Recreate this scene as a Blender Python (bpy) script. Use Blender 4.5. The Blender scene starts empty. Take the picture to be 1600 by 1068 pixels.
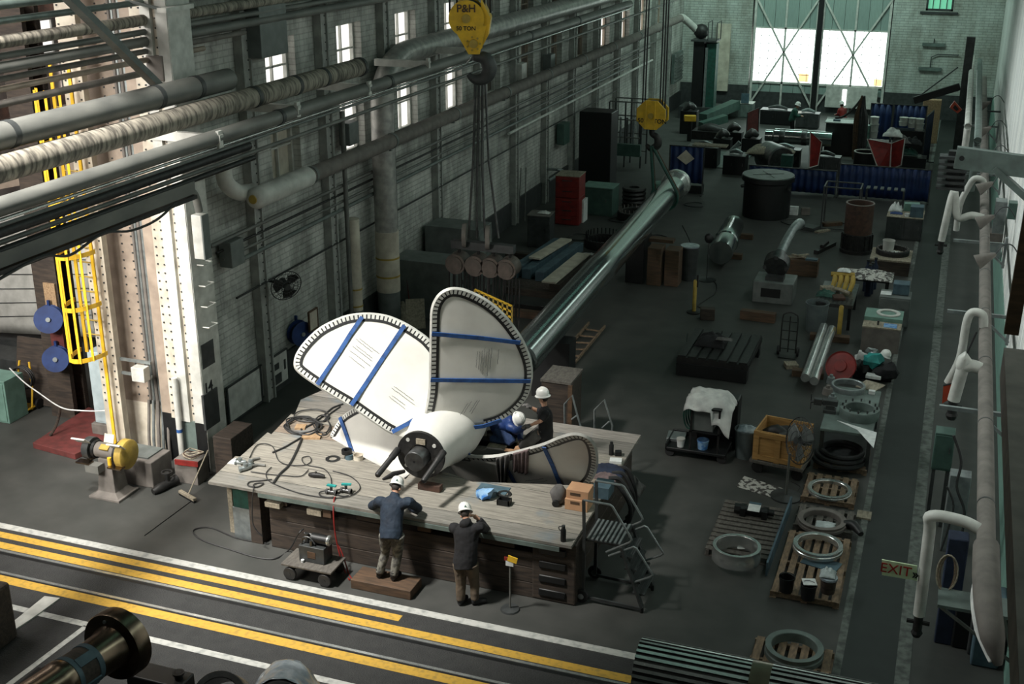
import bpy, bmesh, math, random
from mathutils import Vector, Matrix, Euler, noise
random.seed(7)
C = bpy.context.scene.collection
SC = bpy.context.scene
PI = math.pi
# ------------------------------------------------------------ camera
CAM_H, FOC = 11.0, 1903.0
PITCH, YAW = math.radians(20.354), math.radians(19.931)
cam_d = bpy.data.cameras.new('camera'); cam = bpy.data.objects.new('camera', cam_d); C.objects.link(cam)
cam.location = (0, 0, CAM_H); cam.rotation_euler = (PI/2-PITCH, 0, YAW)
cam_d.sensor_width = 36; cam_d.lens = FOC/1600*36; cam_d.clip_start = .05; cam_d.clip_end = 300
SC.camera = cam
# ------------------------------------------------------------ world, lights, exposure
SC.view_settings.view_transform = 'Standard'; SC.view_settings.look = 'None'
SC.view_settings.exposure = 0.0; SC.view_settings.gamma = 1.0; SC.view_settings.use_curve_mapping = False
w = bpy.data.worlds.new('world'); SC.world = w; w.use_nodes = True
w.node_tree.nodes['Background'].inputs[0].default_value = (.62, .88, .80, 1)
w.node_tree.nodes['Background'].inputs[1].default_value = .015
def area(name, loc, target, sx, sy, power, col, spread=180):
    l = bpy.data.lights.new(name, 'AREA'); l.shape = 'RECTANGLE'; l.size = sx; l.size_y = sy
    l.energy = power; l.color = col; l.spread = math.radians(spread)
    o = bpy.data.objects.new(name, l); C.objects.link(o); o.location = loc
    o.rotation_euler = (Vector(target)-Vector(loc)).to_track_quat('-Z', 'Y').to_euler()
    return o
# daylight falling steeply through the roof glazing of the near bay onto the propeller
k = bpy.data.lights.new('bay_daylight', 'SPOT'); k.energy = 22000; k.color = (1.0, .975, .92); k.spot_size = math.radians(46); k.spot_blend = .8; k.shadow_soft_size = .9
ko = bpy.data.objects.new('bay_daylight', k); C.objects.link(ko); ko.location = (-13.0, 10.4, 16.5); ko.rotation_euler = (Vector((-10.6, 17.2, 1.2))-Vector(ko.location)).to_track_quat('-Z', 'Y').to_euler()
# fill added in the open left bay: brightens the corner column and its floor
area('column_fill', (-16.6, 6.2, 9.5), (-15.0, 18.5, 3.5), 4, 4, 430, (1.0, .96, .89), 60)
# fill added above the side aisle, aimed at the white hull
area('aisle_fill', (-21, 13, 13.5), (-21, 27, 2), 7, 6, 1500, (1.0, .95, .90))
# fills added high on both sides, each brightening the opposite long wall
area('left_wall_fill', (1.3, 34, 12.0), (-14, 34, 4.5), 54, 1.6, 700, (.82, 1.0, .91))
area('right_wall_fill', (-13.9, 30, 12.6), (1.6, 30, 4.2), 32, 1.2, 620, (.92, 1.0, .97), 42)
# strip lights put above the hall for the streaks on the shafts
area('streak_strip', (-6.2, 30, 16), (-6.2, 30, 0), .3, 46, 55, (.45, 1.0, .80))
area('streak_strip.001', (-4.4, 30, 16), (-4.4, 30, 0), .3, 46, 55, (.45, 1.0, .80))
area('streak_strip.002', (-12.0, 4, 15), (-12.0, 4.01, 0), .5, 18, 130, (1.0, .93, .80))  # added to give the foreground shafts their highlights
# glazing of the far door spills on the end of the hall
area('door_daylight', (-7.0, 65.2, 3.2), (-7.0, 40, 0), 6.0, 2.4, 60, (.70, 1.0, .88))
area('end_wall_fill', (-8, 57, 13), (-8.5, 66, 4.5), 9, 1.5, 1000, (.70, 1.0, .88))  # fill added in mid hall, aimed at the back wall to brighten it
# ------------------------------------------------------------ where things stand
_cp, _sp, _cy, _sy = math.cos(PITCH), math.sin(PITCH), math.cos(YAW), math.sin(YAW)
_R = Vector((_cy, _sy, 0)); _F = Vector((-_sy*_cp, _cy*_cp, -_sp)); _U = Vector((-_sy*_sp, _cy*_sp, _cp))
_O = Vector((0, 0, CAM_H))
def ray(px, py): return _R*((px-800)/FOC) + _U*((534-py)/FOC) + _F
def P(px, py, z=0.0):
    r = ray(px, py); return _O + r*((z-CAM_H)/r.z)
def PX(px, py, x):
    r = ray(px, py); return _O + r*(x/r.x)
def PY(px, py, y):
    r = ray(px, py); return _O + r*(y/r.y)
def PN(px, py, p, n):
    r = ray(px, py); n = Vector(n); return _O + r*((Vector(p)-_O).dot(n)/r.dot(n))
def ZAT(b, px, py):                       # height above floor of a point straight over b
    r = ray(px, py); t = (r.x*b[0]+r.y*b[1])/(r.x*r.x+r.y*r.y); return CAM_H + t*r.z
# ------------------------------------------------------------ materials
MATS = {}
def _nt(name):
    m = bpy.data.materials.new(name); m.use_nodes = True; return m, m.node_tree, m.node_tree.nodes['Principled BSDF']
def pm(name, c1, c2=None, scale=6, rough=.6, metal=0, bump=0.0, lo=.35, hi=.65, stretch=(1, 1, 1), detail=5, emis=None, es=0, coat=0, c3=None, bscale=None):
    """paint / metal / cloth: two tones mixed by noise, optional bump"""
    m, nt, b = _nt(name); N, L = nt.nodes, nt.links
    b.inputs['Roughness'].default_value = rough; b.inputs['Metallic'].default_value = metal
    if coat: b.inputs['Coat Weight'].default_value = coat
    if c2 is None: c2 = tuple(x*.72 for x in c1)
    tc = N.new('ShaderNodeTexCoord'); mp = N.new('ShaderNodeMapping'); mp.inputs['Scale'].default_value = stretch
    L.new(tc.outputs['Object'], mp.inputs[0])
    n = N.new('ShaderNodeTexNoise'); n.inputs['Scale'].default_value = scale; n.inputs['Detail'].default_value = detail
    L.new(mp.outputs[0], n.inputs['Vector'])
    r = N.new('ShaderNodeValToRGB'); r.color_ramp.elements[0].position = lo; r.color_ramp.elements[1].position = hi
    r.color_ramp.elements[0].color = (*c2, 1); r.color_ramp.elements[1].color = (*c1, 1)
    if c3: e = r.color_ramp.elements.new(min(.99, hi+.12)); e.color = (*c3, 1)
    L.new(n.outputs[0], r.inputs[0]); L.new(r.outputs[0], b.inputs['Base Color'])
    if bump:
        bp = N.new('ShaderNodeBump'); bp.inputs['Strength'].default_value = bump; bp.inputs['Distance'].default_value = .02
        src = n
        if bscale:
            src = N.new('ShaderNodeTexNoise'); src.inputs['Scale'].default_value = bscale; L.new(mp.outputs[0], src.inputs['Vector'])
        L.new(src.outputs[0], bp.inputs['Height']); L.new(bp.outputs[0], b.inputs['Normal'])
    if emis: b.inputs['Emission Color'].default_value = (*emis, 1); b.inputs['Emission Strength'].default_value = es
    MATS[name] = m; return m
def brick(name, c1, c2, mortar, axis, sc=1.0, rough=.8, dirt=(.3, .3, .3)):
    m, nt, b = _nt(name); N, L = nt.nodes, nt.links
    tc = N.new('ShaderNodeTexCoord'); s = N.new('ShaderNodeSeparateXYZ'); cb = N.new('ShaderNodeCombineXYZ')
    L.new(tc.outputs['Object'], s.inputs[0]); L.new(s.outputs[axis], cb.inputs[0]); L.new(s.outputs[2], cb.inputs[1])
    bt = N.new('ShaderNodeTexBrick'); bt.inputs['Scale'].default_value = sc; bt.inputs['Brick Width'].default_value = .42
    bt.inputs['Row Height'].default_value = .13; bt.inputs['Mortar Size'].default_value = .014
    bt.inputs['Color1'].default_value = (*c1, 1); bt.inputs['Color2'].default_value = (*c2, 1); bt.inputs['Mortar'].default_value = (*mortar, 1)
    L.new(cb.outputs[0], bt.inputs['Vector'])
    n = N.new('ShaderNodeTexNoise'); n.inputs['Scale'].default_value = 1.1; n.inputs['Detail'].default_value = 8; n.inputs['Roughness'].default_value = .7
    mp = N.new('ShaderNodeMapping'); mp.inputs['Scale'].default_value = (1, 1, .45); L.new(tc.outputs['Object'], mp.inputs[0]); L.new(mp.outputs[0], n.inputs['Vector'])
    r = N.new('ShaderNodeValToRGB'); r.color_ramp.elements[0].position = .36; r.color_ramp.elements[1].position = .62
    r.color_ramp.elements[0].color = (*dirt, 1); r.color_ramp.elements[1].color = (1, 1, 1, 1); L.new(n.outputs[0], r.inputs[0])
    mx = N.new('ShaderNodeMix'); mx.data_type = 'RGBA'; mx.blend_type = 'MULTIPLY'; mx.inputs['Factor'].default_value = 1
    L.new(bt.outputs['Color'], mx.inputs['A']); L.new(r.outputs[0], mx.inputs['B']); L.new(mx.outputs['Result'], b.inputs['Base Color'])
    bp = N.new('ShaderNodeBump'); bp.inputs['Strength'].default_value = .6; bp.inputs['Distance'].default_value = .02; bp.invert = True
    L.new(bt.outputs['Fac'], bp.inputs['Height']); L.new(bp.outputs[0], b.inputs['Normal']); b.inputs['Roughness'].default_value = rough
    MATS[name] = m; return m
def planks(name, cols, wdt, axis, rough=.75, gap=.012, dirt=.5, blue=None):
    """boards laid side by side: one random tone per board, grain and gaps"""
    m, nt, b = _nt(name); N, L = nt.nodes, nt.links
    tc = N.new('ShaderNodeTexCoord'); s = N.new('ShaderNodeSeparateXYZ'); L.new(tc.outputs['Object'], s.inputs[0])
    d = N.new('ShaderNodeMath'); d.operation = 'DIVIDE'; d.inputs[1].default_value = wdt; L.new(s.outputs[axis], d.inputs[0])
    f = N.new('ShaderNodeMath'); f.operation = 'FLOOR'; L.new(d.outputs[0], f.inputs[0])
    wn = N.new('ShaderNodeTexWhiteNoise'); wn.noise_dimensions = '1D'; L.new(f.outputs[0], wn.inputs['W'])
    r = N.new('ShaderNodeValToRGB'); r.color_ramp.interpolation = 'CONSTANT'
    for i, c in enumerate(cols):
        e = r.color_ramp.elements[i] if i < 2 else r.color_ramp.elements.new(i/len(cols))
        e.position = i/len(cols); e.color = (*c, 1)
    L.new(wn.outputs['Value'], r.inputs[0])
    mp = N.new('ShaderNodeMapping'); sc = [1.2, 1.2, 1.2]; sc[axis] = 14; mp.inputs['Scale'].default_value = sc; L.new(tc.outputs['Object'], mp.inputs[0])
    n = N.new('ShaderNodeTexNoise'); n.inputs['Scale'].default_value = 1.6; n.inputs['Detail'].default_value = 8; n.inputs['Roughness'].default_value = .7; L.new(mp.outputs[0], n.inputs['Vector'])
    r2 = N.new('ShaderNodeValToRGB'); r2.color_ramp.elements[0].position = .3; r2.color_ramp.elements[1].position = .68
    r2.color_ramp.elements[0].color = (dirt, dirt, dirt, 1); r2.color_ramp.elements[1].color = (1.1, 1.1, 1.1, 1); L.new(n.outputs[0], r2.inputs[0])
    mx = N.new('ShaderNodeMix'); mx.data_type = 'RGBA'; mx.blend_type = 'MULTIPLY'; mx.inputs['Factor'].default_value = 1
    L.new(r.outputs[0], mx.inputs['A']); L.new(r2.outputs[0], mx.inputs['B']); out = mx.outputs['Result']
    if blue:
        n3 = N.new('ShaderNodeTexNoise'); n3.inputs['Scale'].default_value = .9; n3.inputs['Detail'].default_value = 6; L.new(tc.outputs['Object'], n3.inputs['Vector'])
        r3 = N.new('ShaderNodeValToRGB'); r3.color_ramp.elements[0].position = .58; r3.color_ramp.elements[1].position = .70
        r3.color_ramp.elements[0].color = (0, 0, 0, 1); r3.color_ramp.elements[1].color = (.7, .7, .7, 1); L.new(n3.outputs[0], r3.inputs[0])
        m3 = N.new('ShaderNodeMix'); m3.data_type = 'RGBA'; L.new(r3.outputs[0], m3.inputs['Factor']); L.new(out, m3.inputs['A']); m3.inputs['B'].default_value = (*blue, 1); out = m3.outputs['Result']
    fr = N.new('ShaderNodeMath'); fr.operation = 'FRACT'; L.new(d.outputs[0], fr.inputs[0])
    lt = N.new('ShaderNodeMath'); lt.operation = 'GREATER_THAN'; lt.inputs[1].default_value = gap/wdt; L.new(fr.outputs[0], lt.inputs[0])
    m4 = N.new('ShaderNodeMix'); m4.data_type = 'RGBA'; L.new(lt.outputs[0], m4.inputs['Factor']); m4.inputs['A'].default_value = (.01, .01, .01, 1); L.new(out, m4.inputs['B'])
    L.new(m4.outputs['Result'], b.inputs['Base Color']); b.inputs['Roughness'].default_value = rough
    MATS[name] = m; return m
def emit(name, col, st):
    m, nt, b = _nt(name); b.inputs['Base Color'].default_value = (*col, 1)
    b.inputs['Emission Color'].default_value = (*col, 1); b.inputs['Emission Strength'].default_value = st; b.inputs['Roughness'].default_value = .4
    MATS[name] = m; return m
def glass(name, col, alpha=.35, rough=.1):
    m, nt, b = _nt(name); b.inputs['Base Color'].default_value = (*col, 1); b.inputs['Roughness'].default_value = rough
    b.inputs['Alpha'].default_value = alpha; MATS[name] = m; return m
# ------------------------------------------------------------ mesh builder
class MB:
    def __init__(s): s.v = []; s.f = []; s.mi = []; s.M = Matrix.Identity(4)
    def add(s, vs, fs, mi=0):
        o = len(s.v); s.v += [s.M @ Vector(p) for p in vs]
        for f in fs: s.f.append([i+o for i in f]); s.mi.append(mi)
        return s
    def box(s, x, y, z, sx, sy, sz, rz=0, mi=0, rx=0, ry=0):      # centre x, y and BOTTOM z
        R = Euler((rx, ry, rz)).to_matrix(); c = Vector((x, y, z+sz/2))
        vs = [c + R @ Vector((a*sx/2, b*sy/2, d*sz/2)) for a in (-1, 1) for b in (-1, 1) for d in (-1, 1)]
        return s.add(vs, [(0, 1, 3, 2), (4, 6, 7, 5), (0, 4, 5, 1), (2, 3, 7, 6), (0, 2, 6, 4), (1, 5, 7, 3)], mi)
    def beam(s, p0, p1, wd, ht, mi=0, up=(0, 0, 1)):
        p0, p1 = Vector(p0), Vector(p1); d = (p1-p0).normalized(); up = Vector(up)
        if abs(d.dot(up)) > .98: up = Vector((0, 1, 0))
        a = d.cross(up).normalized()*wd/2; b = a.cross(d).normalized()*ht/2
        vs = [q+i*a+j*b for q in (p0, p1) for i in (-1, 1) for j in (-1, 1)]
        return s.add(vs, [(0, 1, 3, 2), (4, 6, 7, 5), (0, 4, 5, 1), (2, 3, 7, 6), (0, 2, 6, 4), (1, 5, 7, 3)], mi)
    def cyl(s, p0, p1, r0, r1=None, n=16, mi=0, cap=True):
        r1 = r0 if r1 is None else r1; p0, p1 = Vector(p0), Vector(p1); d = (p1-p0).normalized()
        u = d.cross(Vector((0, 0, 1)) if abs(d.z) < .95 else Vector((1, 0, 0))).normalized(); v = d.cross(u)
        vs = []
        for q, r in ((p0, r0), (p1, r1)): vs += [q+(u*math.cos(2*PI*i/n)+v*math.sin(2*PI*i/n))*r for i in range(n)]
        fs = [(i, (i+1) % n, n+(i+1) % n, n+i) for i in range(n)]
        if cap: fs += [tuple(range(n-1, -1, -1)), tuple(range(n, 2*n))]
        return s.add(vs, fs, mi)
    def lathe(s, prof, c=(0, 0, 0), d=(0, 0, 1), n=24, mi=0, closed=False, cap=True):   # prof [(r, h)] along d
        d = Vector(d).normalized(); u = d.cross(Vector((0, 0, 1)) if abs(d.z) < .95 else Vector((1, 0, 0))).normalized(); v = d.cross(u); c = Vector(c)
        vs = [c+d*h+(u*math.cos(2*PI*i/n)+v*math.sin(2*PI*i/n))*max(r, 1e-4) for r, h in prof for i in range(n)]
        m = len(prof); fs = []
        for k in range(m if closed else m-1):
            a, b = k*n, ((k+1) % m)*n
            fs += [(a+i, a+(i+1) % n, b+(i+1) % n, b+i) for i in range(n)]
        if cap and not closed: fs += [tuple(range(n-1, -1, -1)), tuple(range((m-1)*n, m*n))]
        return s.add(vs, fs, mi)
    def ring(s, c, ro, ri, h, d=(0, 0, 1), n=40, mi=0, ch=.0):
        p = [(ri, 0), (ro, 0), (ro, h-ch), (ro-ch, h), (ri+ch, h), (ri, h-ch)] if ch else [(ri, 0), (ro, 0), (ro, h), (ri, h)]
        return s.lathe(p, c, d, n, mi, closed=True)
    def tube(s, pts, r, n=8, mi=0, smooth=0, closed=False, cap=True):
        pts = [Vector(p) for p in pts]; rs = r if isinstance(r, (list, tuple)) else [r]*len(pts)
        if smooth:
            q, qr = [], []; m = len(pts)
            for i in range(m if closed else m-1):
                g = (lambda k: pts[k % m]) if closed else (lambda k: pts[max(0, min(m-1, k))])
                a, b, c_, d = g(i-1), g(i), g(i+1), g(i+2); ra, rb = rs[i], rs[(i+1) % m]
                for k in range(smooth):
                    t = k/smooth
                    q.append(.5*((2*b)+(c_-a)*t+(2*a-5*b+4*c_-d)*t*t+(3*b-a-3*c_+d)*t**3)); qr.append(ra+(rb-ra)*t)
            if not closed: q.append(pts[-1]); qr.append(rs[-1])
            pts, rs = q, qr
        m = len(pts); vs = []; u = None
        for i in range(m):
            t = (pts[(i+1) % m]-pts[i-1]) if closed else (pts[min(i+1, m-1)]-pts[max(i-1, 0)])
            if t.length < 1e-9: t = Vector((0, 0, 1))
            t.normalize()
            if u is None: u = t.cross(Vector((0, 0, 1)) if abs(t.z) < .9 else Vector((1, 0, 0))).normalized()
            else:
                u = u - t*u.dot(t); u = u.normalized() if u.length > 1e-6 else t.orthogonal().normalized()
            v = t.cross(u); vs += [pts[i]+(u*math.cos(2*PI*k/n)+v*math.sin(2*PI*k/n))*rs[i] for k in range(n)]
        fs = []
        for i in range(m if closed else m-1):
            a, b = i*n, ((i+1) % m)*n; fs += [(a+k, a+(k+1) % n, b+(k+1) % n, b+k) for k in range(n)]
        if cap and not closed: fs += [tuple(range(n-1, -1, -1)), tuple(range((m-1)*n, m*n))]
        return s.add(vs, fs, mi)
    def prism(s, poly, z0, z1, mi=0):                       # polygon (x, y) from z0 to z1
        n = len(poly)
        if sum(poly[i][0]*poly[(i+1) % n][1]-poly[(i+1) % n][0]*poly[i][1] for i in range(n)) < 0: poly = poly[::-1]
        vs = [(x, y, z0) for x, y in poly]+[(x, y, z1) for x, y in poly]
        return s.add(vs, [tuple(range(n-1, -1, -1)), tuple(range(n, 2*n))]+[(i, (i+1) % n, n+(i+1) % n, n+i) for i in range(n)], mi)
    def plate(s, pts, nrm, t, mi=0):                        # polygon in space given thickness t along nrm
        n = len(pts); nv = Vector(nrm).normalized()*t; vs = [Vector(p) for p in pts]; vs = vs+[p+nv for p in vs]
        return s.add(vs, [tuple(range(n-1, -1, -1)), tuple(range(n, 2*n))]+[(i, (i+1) % n, n+(i+1) % n, n+i) for i in range(n)], mi)
    def ball(s, c, rx, ry=None, rz=None, n=12, mi=0, R=None):
        ry = ry or rx; rz = rz or rx; h = max(4, n//2); vs = []; c = Vector(c)
        for i in range(h+1):
            a = PI*i/h-PI/2
            for k in range(n):
                b = 2*PI*k/n; p = Vector((rx*math.cos(a)*math.cos(b), ry*math.cos(a)*math.sin(b), rz*math.sin(a))); vs.append(c+(R @ p if R else p))
        fs = [(i*n+k, i*n+(k+1) % n, (i+1)*n+(k+1) % n, (i+1)*n+k) for i in range(h) for k in range(n)]
        return s.add(vs, fs, mi)
    def grid(s, f, nu, nv, mi=0, closed_u=False):
        vs = [f(i/nu, j/nv) for j in range(nv+1) for i in range(nu+1)]; w_ = nu+1
        return s.add(vs, [(j*w_+i, j*w_+i+1, (j+1)*w_+i+1, (j+1)*w_+i) for j in range(nv) for i in range(nu)], mi)
    def build(s, name, mats, parent=None, loc=None, world=True, smooth=True, bevel=0, solid=0, ang=38):
        """one mesh object; vertices given in world space (world=True) or in the parent's own frame"""
        if not isinstance(mats, (list, tuple)): mats = [mats]
        vs = s.v
        if parent is not None:
            if world:
                inv = MW(parent).inverted(); vs = [inv @ p for p in vs]
            L = Vector((0, 0, 0))
        else:
            if loc is None:
                xs = [p.x for p in vs]; ys = [p.y for p in vs]; loc = ((min(xs)+max(xs))/2, (min(ys)+max(ys))/2, min(p.z for p in vs))
            L = Vector(loc)
            if world: vs = [p-L for p in vs]
        me = bpy.data.meshes.new(name); me.from_pydata([tuple(p) for p in vs], [], s.f)
        for m in mats: me.materials.append(MATS[m] if isinstance(m, str) else m)
        me.polygons.foreach_set('material_index', s.mi)
        bm = bmesh.new(); bm.from_mesh(me); bmesh.ops.remove_doubles(bm, verts=bm.verts, dist=1e-5)
        bmesh.ops.recalc_face_normals(bm, faces=bm.faces); bm.to_mesh(me); bm.free()
        if smooth:
            me.polygons.foreach_set('use_smooth', [True]*len(me.polygons)); me.set_sharp_from_angle(angle=math.radians(ang))
        o = bpy.data.objects.new(name, me); C.objects.link(o)
        if parent is not None: o.parent = parent
        else: o.location = L
        if bevel:
            b = o.modifiers.new('bevel', 'BEVEL'); b.width = bevel; b.segments = 2; b.limit_method = 'ANGLE'; b.angle_limit = math.radians(50)
        if solid:
            b = o.modifiers.new('solidify', 'SOLIDIFY'); b.thickness = solid; b.offset = 0
        return o
def MW(o):
    m = Matrix.LocRotScale(o.location, o.rotation_euler, o.scale)
    return MW(o.parent) @ m if o.parent else m
def thing(name, label, cat, loc=(0, 0, 0), rz=0, group=None):
    o = bpy.data.objects.new(name, None); C.objects.link(o); o.location = loc; o.rotation_euler = (0, 0, rz); o.empty_display_size = .2
    return tag(o, label, cat, group)
def tag(o, label, cat, group=None):
    o['label'] = label; o['category'] = cat
    if group: o['group'] = group
    return o
def struct(o, label=None):
    o['kind'] = 'structure'
    if label: o['label'] = label
    return o
def dup(root, loc, rz=None, label=None, group=None, scale=None):
    def cp(o, par):
        c = o.copy(); C.objects.link(c); c.parent = par
        for ch in list(o.children): cp(ch, c)
        return c
    r = root.copy(); C.objects.link(r); kids = list(root.children)
    for ch in kids: cp(ch, r)
    r.location = loc
    if rz is not None: r.rotation_euler = (r.rotation_euler.x, r.rotation_euler.y, rz)
    if scale: r.scale = scale
    if label: r['label'] = label
    if group: r['group'] = group
    return r
def text_mesh(s, size, parent, name, mat, loc, rot, depth=.004, bold=True):
    cu = bpy.data.curves.new(name, 'FONT'); cu.body = s; cu.size = size; cu.extrude = depth; cu.align_x = 'CENTER'; cu.align_y = 'CENTER'
    if bold: cu.offset = size*.02
    t = bpy.data.objects.new(name, cu); C.objects.link(t); bpy.context.view_layer.update()
    me = bpy.data.meshes.new_from_object(t.evaluated_get(bpy.context.evaluated_depsgraph_get())); bpy.data.objects.remove(t)
    me.name = name; me.materials.clear(); me.materials.append(MATS[mat]); o = bpy.data.objects.new(name, me); C.objects.link(o)
    o.parent = parent; o.location = loc; o.rotation_euler = rot
    return o
# ------------------------------------------------------------ shared materials
pm('concrete', (.058, .0585, .054), (.036, .038, .0345), 1.6, .62, 0, .12, .3, .7, detail=9)
pm('asphalt', (.035, .0355, .0345), (.025, .0255, .0255), 5, .85, 0, .9, .3, .7, detail=9, bscale=40)
pm('walk_green', (.0105, .0145, .013), (.007, .010, .009), 3, .5, 0, .05)
pm('paint_white', (.46, .46, .43), (.27, .28, .265), 9, .7, 0, .1, .3, .55)
pm('paint_worn', (.13, .145, .13), (.055, .062, .056), 7, .7, 0, .1, .35, .6)
pm('paint_yellow', (.55, .325, .045), (.36, .23, .045), 12, .7, 0, .2, .3, .52)
pm('white_metal', (.60, .60, .56), (.42, .42, .39), 4, .5)
pm('cream', (.62, .57, .47), (.42, .37, .30), 3, .55, 0, .05)
pm('tan_steel', (.36, .29, .23), (.25, .20, .16), 3, .55)
pm('grey_paint', (.15, .165, .158), (.10, .115, .108), 4, .5)
pm('dark_grey', (.05, .054, .054), (.028, .031, .031), 5, .5)
pm('black', (.009, .0098, .0102), (.005, .0053, .0057), 8, .45)
pm('black_iron', (.030, .029, .028), (.014, .014, .014), 10, .5, .3, .1)
pm('rubber', (.02, .02, .021), (.012, .012, .012), 8, .7)
pm('hose_black', (.028, .028, .028), (.016, .016, .016), 8, .55)
pm('steel', (.62, .64, .62), (.46, .48, .47), 6, .26, .75)
pm('steel_polished', (.36, .40, .39), (.27, .30, .295), 3, .18, .92, stretch=(1, 12, 1))
pm('steel_dark', (.16, .165, .165), (.10, .10, .10), 6, .38, .9)
pm('steel_warm', (.26, .20, .145), (.15, .115, .085), 4, .27, 1)
pm('galv', (.34, .37, .37), (.24, .27, .27), 8, .42, .7)
pm('rust', (.075, .036, .023), (.036, .020, .014), 8, .8, 0, .3)
pm('yellow', (.80, .49, .03), (.62, .37, .025), 5, .42, coat=.2)
pm('yellow_dull', (.42, .29, .05), (.30, .20, .04), 6, .6)
pm('red', (.24, .018, .014), (.14, .012, .010), 5, .5)
pm('red_dull', (.15, .035, .032), (.09, .025, .022), 6, .6)
pm('orange_red', (.50, .06, .02), (.38, .05, .02), 6, .5)
pm('blue', (.016, .045, .17), (.01, .028, .11), 4, .5)
pm('blue_screen', (.006, .026, .115), (.004, .016, .065), 2, .6, 0, .15)
pm('navy', (.012, .022, .050), (.008, .013, .03), 5, .85, 0, .3, bscale=30)
pm('blue_grey', (.075, .13, .16), (.045, .078, .10), 5, .6)
pm('blade_white', (.72, .71, .66), (.58, .57, .53), 1.3, .42, 0, .02, .30, .62, detail=8)
pm('strap_blue', (.018, .085, .28), (.012, .05, .17), 10, .6)
pm('pale_blue', (.42, .50, .52), (.33, .40, .42), 4, .45)
pm('mint', (.17, .30, .25), (.12, .22, .18), 4, .5)
pm('teal_grey', (.13, .17, .155), (.085, .11, .10), 4, .5)
pm('green_box', (.06, .115, .095), (.04, .08, .066), 4, .45)
pm('green_dark', (.012, .075, .055), (.008, .04, .03), 6, .6)
pm('teal', (.02, .28, .26), (.015, .18, .17), 6, .5)
pm('wood', (.40, .27, .15), (.25, .16, .09), 3, .7, 0, .15, stretch=(8, 1, 8))
pm('wood_crate', (.46, .26, .085), (.33, .18, .055), 3, .65, 0, .1, stretch=(1, 1, 9))
pm('wood_pale', (.33, .29, .22), (.19, .165, .12), 3, .8, 0, .15, stretch=(7, 2, 7))
pm('wood_pallet', (.25, .17, .105), (.13, .095, .065), 4, .8, 0, .2, stretch=(6, 2, 6))
pm('wood_grey', (.12, .11, .095), (.07, .063, .055), 4, .8, 0, .2, stretch=(6, 2, 6))
pm('timber_dark', (.058, .042, .031), (.026, .020, .016), 3, .75, 0, .25, stretch=(1, 7, 7), detail=8)
pm('timber_brown', (.105, .06, .033), (.055, .034, .020), 3, .75, 0, .2, stretch=(1, 6, 6))
pm('cardboard', (.52, .30, .165), (.44, .25, .14), 4, .75)
pm('paper', (.70, .72, .70), (.55, .57, .56), 9, .8)
pm('cloth_white', (.70, .70, .67), (.50, .50, .49), 5, .9, 0, .1)
pm('cloth_grey', (.13, .125, .12), (.085, .08, .078), 8, .9, 0, .2)
pm('cloth_mauve', (.16, .115, .115), (.09, .065, .065), 8, .9, 0, .2)
pm('cloth_blackish', (.011, .011, .013), (.006, .006, .007), 10, .9, 0, .2)
pm('trouser_grey', (.17, .165, .14), (.055, .052, .047), 11, .9, 0, .2, .42, .58)
pm('trouser_brown', (.115, .085, .056), (.07, .052, .037), 9, .9, 0, .2)
pm('skin', (.50, .28, .19), (.43, .23, .15), 12, .5)
pm('hair', (.035, .026, .02), (.02, .015, .012), 30, .7)
pm('hat_white', (.78, .78, .74), (.68, .68, .65), 6, .32, coat=.3)
pm('navy_jacket', (.012, .025, .045), (.007, .014, .027), 6, .8, 0, .2, bscale=30)
pm('denim', (.02, .045, .12), (.012, .026, .07), 8, .9, 0, .2)
pm('plastic_blue', (.05, .19, .50), (.25, .42, .62), 9, .3, lo=.45, hi=.6)
pm('bin_grey', (.13, .16, .16), (.09, .115, .118), 4, .5)
pm('tarp_clear', (.34, .38, .41), (.20, .24, .27), 6, .22)
pm('pipe_white', (.58, .58, .54), (.40, .40, .37), 3, .5, 0, .05)
pm('pipe_lag', (.30, .27, .22), (.09, .08, .066), 3.5, .8, 0, .5, .38, .6, stretch=(1, 4, 1))
pm('pipe_grey', (.165, .165, .15), (.10, .102, .095), 3, .5, stretch=(1, .4, 1))
pm('pipe_taupe', (.17, .152, .136), (.115, .104, .093), 4, .8, 0, .15)
pm('foil', (.46, .45, .42), (.28, .275, .26), 5, .4, .35, .3)
pm('clear_plastic', (.5, .55, .55), (.4, .45, .45), 6, .2)
# ============================================================ THE SETTING
brick('brick_left', (.58, .585, .545), (.50, .505, .47), (.42, .42, .39), 1, 1.0, .75, (.38, .38, .37))
brick('brick_back', (.50, .54, .50), (.43, .47, .44), (.33, .36, .34), 0, 1.0, .8, (.55, .52, .48))
planks('boards_white', [(.80, .81, .78), (.68, .69, .67), (.85, .85, .81)], .42, 1, .6, .035, .6)
pm('aisle_wall', (.55, .48, .44), (.32, .26, .24), 1.2, .8)
emit('pane_day', (.93, 1.0, .97), 2.6)
emit('pane_day_low', (.98, .95, .90), 1.1)
emit('pane_green', (.20, .62, .40), .55)
emit('pane_hot', (1.0, .62, .30), 1.3)
pm('door_skin', (.30, .38, .35), (.22, .29, .27), 1.2, .55, 0, 0)
pm('pilaster_grey', (.36, .365, .34), (.24, .245, .23), 4, .6)
pm('brown_board', (.105, .082, .066), (.07, .056, .046), 4, .75)
WX, WY, RX = -14.2, 66.0, 1.7
b = MB(); b.box(-14, 34, -.3, 36, 66, .3); struct(b.build('floor', 'concrete', loc=(0, 0, 0)))
b = MB(); b.box(-9, 10.2, .0005, 24, 10.4, .003); struct(b.build('trim_1', 'asphalt', loc=(0, 0, 0)), 'dark rolled floor strip of the rail track')
b = MB(); b.box(-.27, 33, .0005, .86, 66, .003); struct(b.build('trim_2', 'walk_green', loc=(0, 0, 0)), 'dark green painted walkway')
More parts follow.
